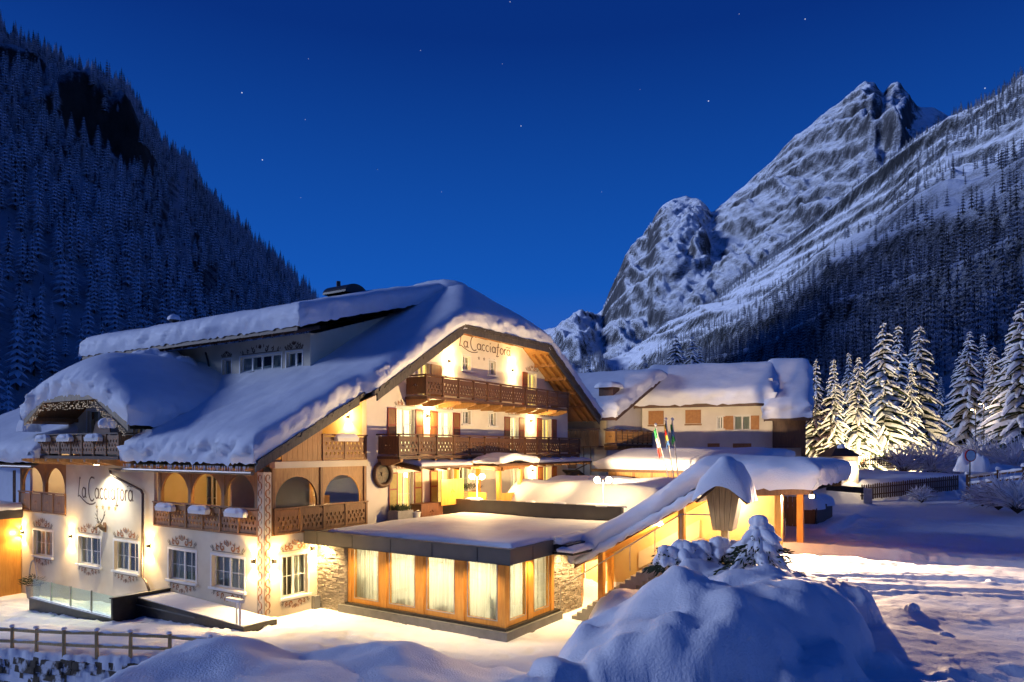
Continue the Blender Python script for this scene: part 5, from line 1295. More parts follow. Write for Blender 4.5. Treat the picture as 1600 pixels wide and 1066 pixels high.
# little lean-to roof at the foot of the stairs
B().box((23.4, 12.7, 2.95), (26.2, 13.58, 3.05)).box((23.5, 13.0, 3.06), (26.0, 13.58, 3.32)).obj('lean_to', 'metal_dark', stw)
snow_cap(stw, 23.35, 26.2, 12.65, 13.3, lambda x, y: 3.06+0*x, .22, 'LRFB', .2, 3, ek=1.3); snow_cap(stw, 23.5, 26.1, 13.25, 13.9, lambda x, y: 3.34+0*x, .28, 'LRFB', .2, 4, ek=1.3)
cl = empty('ceiling_lamp', (26.8, 10.6, zc(10.6)-.17), 'lit lamp under the roof of the covered stairway', 'lamp')
B().lathe([(.13, 0), (.13, -.06), (.09, -.09)], 12, (26.8, 10.6, zc(10.6)-.17)).obj('shade', 'lamp_globe', cl); point(cl, (26.7, 10.6, zc(10.6)-.42), 190, (1, .66, .28), .08)
cl = empty('ceiling_lamp', (27.5, 8.2, zc(8.2)-.17), 'lit lamp under the upper porch beside the road', 'lamp')
B().lathe([(.13, 0), (.13, -.06), (.09, -.09)], 12, (27.5, 8.2, zc(8.2)-.17)).obj('shade', 'lamp_globe', cl); point(cl, (27.5, 8.0, zc(8.2)-.42), 260, (1, .68, .34), .05)
pl_ = empty('floodlight', (27.3, 5.0, 5.3), 'floodlight on the porch front lighting the snowy road', 'floodlight')
B().box((27.18, 4.93, 5.18), (27.42, 5.12, 5.34)).box((27.27, 5.0, 5.341), (27.33, 5.06, 5.5)).obj('housing', 'metal_dark', pl_); B().box((27.165, 4.95, 5.2), (27.178, 5.1, 5.32)).obj('lens', 'lamp_glow', pl_)
spot(pl_, (27.12, 4.98, 5.24), (18.5, .0, 3.3), 7000, math.radians(112), .5, (1, .68, .40), .08)
# ------------------------------------------------------------------ picket fence behind the porch
def pickets(parent, p, q, n, h, w, mt, point_=True, jit=.0, seed=0):
    r = random.Random(seed); p = Vector(p); q = Vector(q); d = (q-p); rz = math.atan2(d.y, d.x)
    me = cached(('pk', round(w, 3), h, mt, point_), lambda: B().plate([(-w/2, 0), (w/2, 0), (w/2, h*.93), (0, h) if point_ else (w/2, h), (-w/2, h*.93)], [], -.015, .015).mesh('picket', mt))
    for i in range(n):
        c = p+d*((i+.5)/n); inst(me, 'picket', parent, TM((c.x, c.y, c.z+r.uniform(-jit, jit)), rz+r.uniform(-.02, .02)))
pf = empty('wooden_fence', (32.3, 8.3, 3.4), 'tall golden paling fence under a roll of snow behind the porch posts', 'fence')
pickets(pf, (32.2, 9.0, 3.2), (32.2, 6.35, 3.25), 14, 1.75, .17, 'wood_gold', True, .05, 2)
B().box((32.23, 6.3, 3.7), (32.28, 9.1, 3.8)).box((32.23, 6.3, 4.55), (32.28, 9.1, 4.65)).obj('rail', 'wood_mid', pf)
pillow(pf, (32.2, 7.7, 4.95), (.7, 3.3, .55), 5)
pb = empty('planter_box', (35.8, 6.4, 3.4), 'dark plank planter heaped with snow beside the lane', 'planter')
pickets(pb, (33.2, 5.95, 3.3), (37.2, 5.95, 3.3), 18, 1.1, .21, 'wood_dark', False, .03, 4)
B().box((33.2, 6.0, 3.3), (37.2, 7.2, 4.3)).obj('box', 'wood_dark', pb)
for k, (x, y, d) in enumerate(((34.0, 6.4, .9), (35.2, 6.6, 1.1), (36.4, 6.4, .9))): pillow(pb, (x, y, 4.3), (1.7, 1.3, d*.6), k+7)
gt = empty('garden_gate', (29.6, 7.2, 3.4), 'low pale slatted gate beside the porch', 'gate')
pickets(gt, (30.2, 7.4, 3.5), (29.0, 6.3, 3.5), 9, .75, .08, 'trim_white', False, 0, 5); B().beam((30.2, 7.42, 3.7), (29.0, 6.32, 3.7), .04, .06).beam((30.2, 7.42, 4.1), (29.0, 6.32, 4.1), .04, .06).obj('rail', 'trim_white', gt)
# ------------------------------------------------------------------ wayside shrine on a post
sp_ = at(1133, 852, 18.0); sh = empty('wayside_shrine', (sp_.x, sp_.y, sp_.z), 'old wooden wayside shrine on a post under a huge snow cap', 'shrine', rz=0)
rz_ = YAW-PI/2-.50
Ms = TM((sp_.x, sp_.y, sp_.z), rz_)
B().box((-.085, -.09, -1.2), (.085, .09, .58)).obj('post', 'wood_honey', sh, Ms)
q = B(); prof = [(-.24, .40), (.24, .40), (.40, 1.25), (0, 1.66), (-.40, 1.25)]; n = 5
for i in range(n):
    f0, f1 = i/n, (i+1)/n-.012
    bl = lambda f: -.24+.48*f; tl = lambda f: -.40+.80*f; tp = lambda f: 1.25+.41*(1-abs(2*f-1))
    pts = [(bl(f0), .40), (bl(f1), .40), (tl(f1), tp(f1)), (tl(f0), tp(f0))]
    if f0 < .5 < f1: pts = [(bl(f0), .40), (bl(f1), .40), (tl(f1), tp(f1)), (0, 1.66), (tl(f0), tp(f0))]
    B().plate(pts, [], -.32, -.28).obj('plank', 'wood_honey', sh, Ms)
B().add([(-.235,-.279,.41),(.235,-.279,.41),(.395,-.279,1.24),(.0,-.279,1.64),(-.395,-.279,1.24),(-.235,.30,.41),(.235,.30,.41),(.395,.30,1.24),(.0,.30,1.64),(-.395,.30,1.24)],
        [(0,1,2,3,4),(9,8,7,6,5),(0,5,6,1),(1,6,7,2),(4,9,5,0)]).obj('box', 'wood_honey', sh, Ms)
q = B(); q.beam((-.62, 0, 1.10), (.03, 0, 1.72), .95, .05, up=(0, 0, 1)); q.beam((.62, 0, 1.10), (-.03, 0, 1.72), .95, .05); q.obj('roof', 'wood_dark', sh, Ms)
# snow cap on the shrine roof
u = np.linspace(-1, 1, 33); v_ = np.linspace(-1, 1, 25); U, V = np.meshgrid(u, v_, indexing='ij')
hh = np.clip(1-np.abs(U)**3.2, 0, 1)**.5*np.clip(1-np.abs(V)**3.5, 0, 1)**.5
base_ = 1.70-.55*np.sqrt(U*U+.09)
Zc = base_+.68*hh*(1+.25*fbm(U*1.5+2, V*1.5, 3, 7)+.18*U)+.02*fbm(U*6, V*6, 2, 8); Xc = U*.70*(1+.04*fbm(U*3, V*3, 2, 5)); Yc = V*.66
M3 = np.array(Ms.to_3x3()); Pw = np.stack([Xc, Yc, Zc], -1) @ M3.T+np.array(Ms.translation)
gridmesh('snow_cap', Pw, 'snow', sh)
pillow(sh, (sp_.x-.05, sp_.y-.1, sp_.z+.56), (.22, .22, .2), 3, 'snow_cap', 8)
# ------------------------------------------------------------------ bowed little spruce in front of the shrine
c = at(1188, 892, 15.6); sb_ = empty('snowed_in_shrub', (c.x, c.y, c.z), 'small bush bowed under thick snow with a round snow knob on top', 'shrub')
B().tube([(c.x, c.y, c.z-.6), (c.x+.02, c.y, c.z+.5), (c.x, c.y, c.z+1.2)], [.05, .04, .02], 7).obj('stem', 'bark', sb_)
q = B(); r = random.Random(9)
for i in range(260):
    a = r.random()*6.28; l = r.uniform(.15, .62); z = c.z+.20+r.random()*.32; p = Vector((c.x+l*math.cos(a), c.y+l*math.sin(a), z)); d = Vector((math.cos(a+r.uniform(-.8, .8)), math.sin(a), r.uniform(-.5, .3)))*.16
    q.add([p, p+d*.5+Vector((0, 0, .02)), p+d, p+d*.5-Vector((0, 0, .02))], [(0, 1, 2, 3)])
q.obj('twigs', 'needles_near', sb_)
def blob(parent, c, d, seed, name='snow', n=12, droop=0):
    a = np.linspace(0, 2*PI, 4*n+1); th = np.linspace(0, PI*.72, n+4); A, Tt = np.meshgrid(a, th, indexing='ij')
    lob = 1+.18*np.sin(A*3+seed)+.12*np.sin(A*5+seed*2)+.10*fbm(np.cos(A)*1.5+seed, np.sin(A)*1.5+Tt, 3, 3)
    X = c[0]+d[0]/2*np.sin(Tt)**.9*np.cos(A)*lob; Y = c[1]+d[1]/2*np.sin(Tt)**.9*np.sin(A)*lob
    Z = c[2]+d[2]*(np.cos(Tt))*(1+.12*fbm(X*3, Y*3, 2, 4))-droop*np.sin(Tt)**3*(.6+.5*np.sin(A*4+seed))
    return gridmesh(name, np.stack([X, Y, Z], -1), 'snow', parent)
def drape(parent, c, rb, h, n_l, seed, name='snow'):
    '''snow draped over drooping boughs: a cone whose hem falls in uneven tongues'''
    a = np.linspace(0, 2*PI, 97); r_ = np.linspace(0, 1, 22); A, Q = np.meshgrid(a, r_, indexing='ij')
    lob = .80+1.15*fbm(np.cos(A)*1.7+seed*3.7, np.sin(A)*1.7, 4, 5)+.12*np.sin(A*n_l+seed)
    Rr = rb*Q*(.55+.45*np.clip(lob, .2, 1.4)); Z = c[2]+h*(1-Q**1.25)-.16*h*np.clip(1.0-lob, -.4, 1)*Q**2+.22*h*fbm(np.cos(A)*Q*2.2, np.sin(A)*Q*2.2+seed, 4, 9)
    Z = Z+.10*h*np.sin(np.clip(Q, 0, 1)*PI)*np.clip(lob, 0, 1.3); Z = np.where(Q > .93, Z-.10*h, Z)
    return gridmesh(name, np.stack([c[0]+Rr*np.cos(A), c[1]+Rr*np.sin(A), Z], -1), 'snow', parent)
def laden(parent, c, tiers, seed, wob=.25):
    '''snow lying thick along each drooping bough'''
    r = random.Random(seed)
    for z, rad, k, th in tiers:
        a0 = r.random()*6.28; q = B()
        for i in range(k):
            a = a0+2*PI*i/k+r.uniform(-.3, .3); l = rad*r.uniform(.65, 1.2); dz = r.uniform(.12, .34)*l
            P_ = [(c[0]+l*f*math.cos(a+.25*f*r.uniform(-1, 1)), c[1]+l*f*math.sin(a+.25*f), c[2]+z+.10*(1-f)-dz*f*f+r.uniform(-.02, .02)) for f in (0, .25, .5, .75, 1.0)]
            q.tube(P_, [th*.7, th*r.uniform(.9, 1.15), th*r.uniform(.85, 1.1), th*r.uniform(.6, .9), th*.22], 9)
        q.obj('snow', 'snow', parent, smooth=True)
        nb_ = B()
        for i in range(k*9):
            a = r.random()*6.28; l = rad*r.uniform(.45, 1.12); p = Vector((c[0]+l*math.cos(a), c[1]+l*math.sin(a), c[2]+z-.10-.22*l*(l/rad)+r.uniform(-.05, .03))); d = Vector((math.cos(a+r.uniform(-.6, .6)), math.sin(a+r.uniform(-.6, .6)), r.uniform(-.9, -.1)))*.17
            nb_.add([p, p+d*.5+Vector((.02, .02, .015)), p+d, p+d*.5-Vector((.02, .02, .015))], [(0, 1, 2, 3)])
        nb_.obj('needles', 'needles_near', parent, fix=False)
laden(sb_, (c.x, c.y, c.z), ((.30, .80, 9, .14), (.52, .66, 8, .15), (.74, .47, 6, .14), (.92, .28, 5, .11)), 5); blob(sb_, (c.x, c.y+.02, c.z+1.08), (.36, .36, .16), 3)
c = at(1085, 878, 17.0); hg = empty('snowed_in_hedge', (c.x, c.y, c.z), 'low hedge buried in snow beside the shrine post', 'hedge')
q = B(); r = random.Random(19)
for i in range(600):
    o_ = r.uniform(-.95, .75); dd = r.uniform(-.3, .3); p = Vector((c.x+rx*o_+fx*dd, c.y+ry*o_+fy*dd, c.z+r.uniform(-.25, .3))); d = Vector((r.uniform(-1, 1), r.uniform(-1, 1), r.uniform(-.6, .6)))*.12
    q.add([p, p+d*.5+Vector((0, 0, .025)), p+d, p+d*.5-Vector((0, 0, .025))], [(0, 1, 2, 3)])
q.obj('twigs', 'needles_near', hg)
for k, (o_, z_, rd) in enumerate(((-.65, .02, .42), (-.25, .14, .50), (.15, .14, .48), (.6, .22, .52), (1.05, .14, .45), (1.4, .05, .35))):
    laden(hg, (c.x+o_*rx, c.y+o_*ry, c.z+z_-.1), ((.12, rd, 8, .15), (.26, rd*.6, 6, .16)), 20+k)
# ------------------------------------------------------------------ terrace: lamp posts, porch, firewood, planters
def lamp_post(x, y, z0, label, pw, aim=None):
    o = empty('lamp_post', (x, y, z0), label, 'lamp post', 'lamp posts on the terrace edge')
    B().lathe([(.10, 0), (.10, .04), (.035, .08), (.028, 1.05), (.02, 1.2)], 10, (x, y, z0)).obj('post', 'trim_white', o, smooth=True)
    B().beam((x-.10, y+.20, z0+1.06), (x+.10, y-.20, z0+1.06), .03, .03).obj('crossbar', 'trim_white', o)
    for sg in (-1, 1):
        c_ = (x+sg*.12, y-sg*.24, z0+1.10); B().lathe([(.03, -.05), (.11, .0), (.155, .08), (.155, .15), (.10, .23), (.03, .26)], 14, c_).obj('globe', 'globe_glass', o, smooth=True)
        pillow(o, (c_[0], c_[1], c_[2]+.21), (.10, .10, .06), sg+3, 'snow_cap', 7)
        point(o, (c_[0], c_[1]-.0, c_[2]+.09), pw/2, (1, .68, .32), .10).data.shadow_soft_size = .13
    if aim: spot(o, (x+.14, y-.05, z0+1.30), (50, 18, 8.6), 17000, math.radians(36), .5, (1, .72, .42), .12)  # narrow spot added on the post to brighten the farmhouse front
    if aim: spot(o, (x-.12, y+.02, z0+1.30), aim[0], aim[1], math.radians(aim[2]), .5, (1, .68, .32), .12)
    pillow(o, (x, y, z0), (.5, .7, .12), 2, 'snow_cap', 7); return o
LP1 = lamp_post(30.03, 22.0, 4.29, 'lit twin lamp post on the parapet in front of the stacked firewood', 950)
LP2 = lamp_post(30.03, 14.7, 4.29, 'lit twin lamp post on the parapet beside the deep terrace snow', 420, ((29.5, 23.5, 9.5), 5600, 112))
po = empty('porch', (31.2, 21.5, 3.4), 'small timber porch with carved rails and a snowy gabled roof', 'porch')
for x, y in ((30.6, 21.0), (32.0, 20.6), (30.6, 23.8), (32.6, 23.8)): B().box((x-.10, y-.10, 3.3), (x+.10, y+.10, 5.85)).obj('post', 'wood_orange', po)
B().beam((30.2, 20.9, 5.9), (33.2, 20.7, 6.1), .16, .2).obj('beam', 'wood_mid', po); B().beam((30.6, 20.7, 5.88), (30.6, 24.2, 6.1), .14, .18).obj('beam', 'wood_mid', po); B().beam((32.6, 20.7, 5.98), (32.6, 24.2, 6.1), .14, .18).obj('beam', 'wood_mid', po)
B().box((29.9, 20.5, 6.06), (33.6, 22.15, 6.18)).obj('roof', 'wood_dark', po)
snow_cap(po, 29.9, 33.6, 20.45, 22.1, lambda x, y: 6.19+.18*np.exp(-((x-31.6)/1.1)**2), .35, 'LRFB', .18, 41, ek=1.3, rough=1.4)
pm = panel_mesh(1.2, 1.2, 'wood_orange', 2)
for k, (x, y, rz__) in enumerate(((31.3, 20.8, -.25), (30.6, 22.4, PI/2), (33.0, 20.6, -.1), (34.3, 20.7, 0))): inst(pm, 'panel', po, TM((x, y, 3.42), rz__, (1.0, 1, 1)))
inst(panel_mesh(1.9, 1.35, 'wood_orange', 2), 'panel', po, TM((29.6, 23.3, 4.0), 0)); 
fw = empty('firewood_stack', (30.6, 24.0, 3.4), 'stack of split firewood against the hotel wall with fir sprigs on top', 'firewood')
r = random.Random(3); lm = cached('log', lambda: B().tube([(0, 0, 0), (0, .3, 0)], .065, 7).mesh('log', 'firewood'))
for j in range(10):
    for i in range(13): inst(lm, 'log', fw, TM((31.15+i*.125+(j % 2)*.06, 23.72, 3.5+j*.115), r.uniform(-.05, .05), (r.uniform(.85, 1.08),)*3))
q = B()
for i in range(160):
    p = Vector((31.0+r.random()*1.8, 23.7+r.random()*.3, 4.66+r.random()*.25)); d = Vector((r.uniform(-1, 1), r.uniform(-1, .4), r.uniform(0, 1)))*.22; q.add([p, p+d*.5+Vector((.03, 0, 0)), p+d, p+d*.5-Vector((.03, 0, 0))], [(0, 1, 2, 3)])
q.obj('fir_sprigs', 'needles_near', fw)
# wall side things near the roof of the pavilion
pl = empty('planter_box', (26.0, 23.6, 3.32), 'beige square planter with evergreen sprigs on the pavilion roof edge', 'planter')
B().plate(rect(-.55, .55, 0, .62), [], -.35, .35).obj('tub', 'concrete', pl, TM((26.0, 23.7, 3.32)))
q = B()
for i in range(140):
    p = Vector((26.0+r.uniform(-.45, .5), 23.7+r.uniform(-.3, .3), 3.92)); d = Vector((r.uniform(-.5, .5), r.uniform(-.5, .5), r.uniform(.3, 1)))*.42; q.add([p, p+d*.5+Vector((.03, 0, 0)), p+d, p+d*.5-Vector((.03, 0, 0))], [(0, 1, 2, 3)])
q.obj('sprigs', 'needles_near', pl)
bk = empty('white_bucket', (26.75, 23.3, 3.32), 'small white bucket beside the beige planter', 'bucket')
B().lathe([(.15, 0), (.19, .46), (.21, .46), (.21, .50), (.17, .50), (.14, .06)], 14, (26.75, 23.3, 3.32)).obj('pail', 'trim_white', bk)
B().tube([(26.75+.2*math.cos(a), 23.3-.05, 3.80+.1*math.sin(a)) for a in [PI*i/8 for i in range(9)]], .012, 5).obj('handle', 'metal_rail', bk)
ch = empty('wooden_chest', (27.9, 23.6, 3.32), 'red brown chest with carved cutouts beside the white bucket', 'chest')
B().box((27.2, 23.45, 3.321), (28.9, 24.1, 4.12)).obj('box', 'wood_red', ch); inst(panel_mesh(1.7, .8, 'wood_red', 2), 'panel', ch, TM((28.05, 23.41, 3.33))); B().box((27.15, 23.36, 4.125), (28.95, 24.12, 4.17)).obj('lid', 'wood_red', ch)
# round carved ornament on the wall
wo = empty('wall_ornament', FG.p(25.3, 5.72), 'round wooden wreath ornament with a carved centre on the cream wall', 'ornament')
q = B(); n, m_ = 28, 8
for i in range(n):
    for j in range(m_): a, t_ = 2*PI*i/n, 2*PI*j/m_; q.v.append(((.56+.12*math.cos(t_))*math.cos(a), -.10+.12*math.sin(t_), (.56+.12*math.cos(t_))*math.sin(a)))
for i in range(n):
    for j in range(m_): q.f.append((i*m_+j, ((i+1) % n)*m_+j, ((i+1) % n)*m_+(j+1) % m_, i*m_+(j+1) % m_)); q.m.append(0)
q.obj('ring', 'wood_dark', wo, FG.M(25.3, 5.72), smooth=True); B().plate([(.46*math.cos(2*PI*i/24), .46*math.sin(2*PI*i/24)) for i in range(24)], [], -.06, -.03).obj('disc', 'wood_grey', wo, FG.M(25.3, 5.72))
q = B()
for i in range(9): a = 2*PI*i/9; q.ribbon([(.1*math.cos(a), .1*math.sin(a)), (.25*math.cos(a+.2), .25*math.sin(a+.2)), (.38*math.cos(a), .38*math.sin(a))], [.04, .10, .02], -.075)
q.tube([(0, -.05, 0), (0, -.12, 0)], .10, 10); q.obj('carving', 'antler', wo, FG.M(25.3, 5.72))
# stag head
st_ = empty('stag_head', FL.p(36.75, 2.9), 'mounted stag head with branching antlers between two windows', 'stag head')
Mh = FL.M(36.75, 3.05, .0, (.8, .8, .8))
q = B(); q.plate([(-.16, -.35), (.16, -.35), (.2, .1), (.12, .25), (-.12, .25), (-.2, .1)], [], -.05, -.0); q.obj('plaque', 'wood_mid', st_, Mh)
q = B(); q.tube([(0, 0, -.20), (0, -.22, -.05), (0, -.34, .12), (0, -.44, .10), (0, -.62, -.06), (0, -.68, -.12)], [.15, .14, .125, .11, .07, .045], 10)
for sg in (-1, 1): q.tube([(sg*.08, -.33, .2), (sg*.20, -.33, .27), (sg*.27, -.34, .25)], [.03, .05, .01], 6)
q.obj('head', 'antler', st_, Mh, smooth=True)
for sg in (-1, 1):
    q = B(); q.tube([(sg*.06, -.32, .22), (sg*.25, -.30, .38), (sg*.42, -.28, .62), (sg*.42, -.26, .92), (sg*.36, -.25, 1.10)], [.035, .032, .028, .02, .008], 7)
    for p0, p1 in (((.12, -.31, .28), (.14, -.48, .42)), ((.30, -.29, .45), (.52, -.38, .58)), ((.42, -.28, .65), (.62, -.30, .86)), ((.42, -.26, .88), (.56, -.25, 1.08)), ((.20, -.3, .36), (.16, -.4, .58))):
        q.tube([(sg*p0[0], p0[1], p0[2]), (sg*(p0[0]+p1[0])/2*1.05, (p0[1]+p1[1])/2, (p0[2]+p1[2])/2-.02), (sg*p1[0], p1[1], p1[2])], [.024, .018, .006], 6)
    q.obj('antler', 'wood_grey', st_, Mh, smooth=True)
# snowy flower boxes on the rails
def flower_box(fr, a, b, c, label, w=1.25):
    o = empty('flower_box', fr.p(a, b, c), label, 'flower box', 'flower boxes on the rails')
    inst(cached(('fb', w), lambda: B().plate([(-w/2, 0), (w/2, 0), (w/2+.05, .2), (-w/2-.05, .2)], [], -.12, .12).mesh('box', 'trim_white')), 'box', o, fr.M(a, b, c))
    me = cached(('fbs', w), lambda: pillow(None, (0, 0, 0), (w+.12, .34, .30), 5, 'snow', 8, amp=.3)); 
    inst(me.data if hasattr(me, 'data') else me, 'snow', o, fr.M(a, b+.19, c)); return o
_fb = pillow(None, (0, 0, 0), (1.33, .32, .19), 5, 'snow_tmp', 8, amp=.3); MC[('fbs', 1.25)] = _fb.data; bpy.data.objects.remove(_fb)
for a, lb in ((31.1, 'snow filled flower box on the side loggia rail, next to the sign wall'), (28.5, 'snow filled flower box in the middle of the side loggia rail'), (25.9, 'snow filled flower box on the side loggia rail, next to the corner pilaster')): flower_box(FL, a, 4.12, .17, lb)
for a, lb in ((40.6, 'snow filled flower box on the small gable balcony, farthest from the main roof'), (38.2, 'snow filled flower box in the middle of the small gable balcony'), (35.4, 'snow filled flower box on the small gable balcony, nearest the main roof')): flower_box(FL, a, 7.32, 1.22, lb)
flower_box(FG, 22.9, 7.30, .14, 'snow filled flower box on the little yellow loggia rail')
_fb = blob(None, (0, 0, 0), (.75, .75, .3), 4, 'tmp'); me_ = _fb.data; bpy.data.objects.remove(_fb)
o = inst(me_, 'snow_clump', None, TM((17.0, 33.6, 8.1))); tag(o, 'clump of snow hanging at the small gable eave corner', 'snow clump')
# ------------------------------------------------------------------ ramp, glass balustrade, annex at the foot of the side wall
rm = empty('ramp', (17.2, 27, -.4), 'dark grey access ramp sloping along the side wall', 'ramp')
q = B(); q.add([(16.9,23.4,-.2),(18.45,23.4,-.2),(18.45,31.0,-.7),(16.9,31.0,-.7),(16.9,23.4,.16),(18.45,23.4,.16),(18.45,31.0,.42),(16.9,31.0,.42)],[(0,3,2,1),(4,5,6,7),(0,1,5,4),(1,2,6,5),(2,3,7,6),(3,0,4,7)]); q.obj('wall', 'metal_dark', rm)
q = B(); q.add([(16.95,23.45,.165),(18.44,23.45,.165),(18.44,30.9,.425),(16.95,30.9,.425),(16.95,23.45,.19),(18.44,23.45,.19),(18.44,30.9,.45),(16.95,30.9,.45)],[(0,3,2,1),(4,5,6,7),(0,1,5,4),(1,2,6,5),(2,3,7,6),(3,0,4,7)]); q.obj('deck', 'snow', rm)
B().box((16.85, 26.5, .10), (16.899, 31.0, .14)).obj('groove', 'fascia_grey', rm)
hr_ = empty('handrail', (17.0, 23.9, .2), 'short white handrail at the foot of the ramp', 'handrail')
for y in (23.75, 23.95): B().box((16.97, y-.03, .17), (17.03, y+.03, 1.05)).obj('post', 'trim_white', hr_)
B().box((16.9, 23.6, 1.051), (17.1, 24.5, 1.17)).obj('rail', 'trim_white', hr_)
gb = empty('glass_balustrade', (16.0, 35, -.6), 'greenish glass balustrade on a dark kerb below the sign wall', 'balustrade')
B().box((15.85, 31.0, -1.2), (16.15, 38.6, -.30)).obj('kerb', 'metal_dark', gb); B().box((15.9, 31.0, -.299), (16.1, 38.6, -.25)).obj('channel', 'metal_rail', gb)
for k in range(4): y0 = 31.1+k*1.87; B().box((15.985, y0, -.26), (16.015, y0+1.82, .62)).obj('pane', 'glass_green', gb)
for k in range(1, 4): y0 = 31.1+k*1.87-.025; B().box((15.96, y0-.02, -.25), (16.04, y0+.02, .66)).obj('post', 'metal_rail', gb)
B().box((15.85, 30.86, -1.2), (18.45, 30.995, .55)).obj('end_panel', 'metal_dark', gb); B().box((15.8, 30.82, .551), (18.45, 31.03, .60)).obj('coping', 'metal_dark', gb)
pp = at(64, 920, 39); pt = empty('potted_plant', (17.6, 42.6, -1.0), 'wire arch plant in a pot beside the far window', 'plant')
B().lathe([(.2, 0), (.28, .1), (.34, .7), (.36, .72), (.3, .72), (.1, .65)], 14, (17.6, 42.4, -1.1)).obj('pot', 'concrete', pt)
B().tube([(17.6, 42.4+.42*math.cos(a), .0+.95*math.sin(a)) for a in [PI*i/14 for i in range(15)]], .03, 6).obj('arch', 'metal_rail', pt)
q = B(); r = random.Random(8)
for i in range(420):
    a = r.random()*6.28; l = r.random()*.75; p = Vector((17.6+l*.7*math.cos(a), 42.4+l*math.sin(a), -.35+r.random()*.5*(1-l*.6))); d = Vector((math.cos(a), math.sin(a), r.uniform(-.2, .7)))*.2; q.add([p, p+d*.5+Vector((.03, .03, 0)), p+d, p+d*.5-Vector((.03, .03, 0))], [(0, 1, 2, 3)])
q.obj('foliage', 'needles_near', pt)
an = empty('annex', (17.6, 48, -1.2), 'timber framed glazed annex with slate base at the picture edge', 'annex')
B().box((16.6, 45.7, 3.0), (18.45, 54, 3.5)).obj('roof', 'fascia_grey', an)
FA = Face('x', 17.2)
slm = B().plate(rect(46.2, 54, -1.6, .35), [], 0, .3, fn=FA.fn()).obj('base_wall', 'stone_slate', an)
fo_ = B().plate(rect(46.2, 54, .351, 3.0), [rect(46.75, 49.2, .85, 2.6), rect(49.7, 53, .85, 2.6)], 0, .25, fn=FA.fn()).obj('window', 'wood_orange', an)
B().plate(rect(46.7, 53.1, .8, 2.65), [], .1, .12, fn=FA.fn()).obj('pane', 'glass', fo_); B().plate(rect(46.3, 53.5, .4, 2.9), [], 1.0, 1.02, fn=FA.fn()).obj('gloom_sheet', 'room_gloom', fo_)
B().box((17.2, 45.9, -1.6), (18.45, 46.19, 3.0)).obj('post', 'wood_orange', an)
snow_cap(an, 16.6, 18.4, 45.7, 54, lambda x, y: 3.5+0*x, .4, 'LF', .3, 5)
# ------------------------------------------------------------------ rail fence and stone wall over the stream
rf = empty('rail_fence', (13, 26, -.6), 'snow dusted two rail wooden fence on the stone wall', 'fence')
pts = [(9.5, 35.0), (10.75, 31.9), (11.52, 29.4), (11.76, 28.1), (12.05, 26.7), (12.43, 25.2), (12.8, 23.8), (13.4, 22.5), (13.92, 21.0)]
fz = [-.062*max(p[1]-24, 0)-.05 for p in pts]; r = random.Random(2)
for i, (x, y) in enumerate(pts):
    B().tube([(x, y, fz[i]-.6), (x+r.uniform(-.03, .03), y, fz[i]+.92)], [.07, .06], 8).obj('post', 'wood_honey', rf); pillow(rf, (x, y, fz[i]+.90), (.17, .17, .06), i, 'snow', 6)
    if i:
        (x0, y0), z0 = pts[i-1], fz[i-1]
        for h in (.34, .76): 
            B().beam((x0, y0, z0+h), (x, y, fz[i]+h+r.uniform(-.03, .03)), .05, .10).obj('rail', 'wood_honey', rf)
            B().tube([(x0+(x-x0)*f, y0+(y-y0)*f, z0+(fz[i]-z0)*f+h+.065) for f in (.06, .3, .5, .7, .94)], [.01, .035+.02*r.random(), .03, .04*r.random()+.01, .01], 6).obj('snow', 'snow', rf)
sw_ = B(); r = random.Random(6)
for i in range(len(pts)-1):
    (x0, y0), (x1, y1) = pts[i], pts[i+1]; L = math.hypot(x1-x0, y1-y0); ux, uy = (x1-x0)/L, (y1-y0)/L; nx_, ny_ = uy*1.0, -ux*1.0
    if nx_*(-1) < 0: nx_, ny_ = -nx_, -ny_
    z = min(fz[i], fz[i+1])-.12
    for row in range(11):
        h = .24; a = -.1*(row % 2)
        while a < L:
            w = r.uniform(.25, .6); d = r.uniform(.0, .14)+.15; zz = z-row*h-r.uniform(0, .05)
            cxm, cym = x0+ux*(a+w/2), y0+uy*(a+w/2)
            p = [(-w/2, -.3), (w/2, -.3), (w/2, d), (-w/2, d)]; bot = [(cxm+ux*q[0]*.94+nx_*q[1], cym+uy*q[0]*.94+ny_*q[1], zz-h*.95) for q in p]; top = [(cxm+ux*q[0]*.9+nx_*(q[1]-.03), cym+uy*q[0]*.9+ny_*(q[1]-.03), zz) for q in p]
            sw_.add(bot+top, [(0,3,2,1),(4,5,6,7),(0,1,5,4),(1,2,6,5),(2,3,7,6),(3,0,4,7)]); a += w
o = sw_.obj('stone_wall', 'stone_wall', None); tag(o, 'dark mossy stone retaining wall under the rail fence, half snowed over', 'wall')
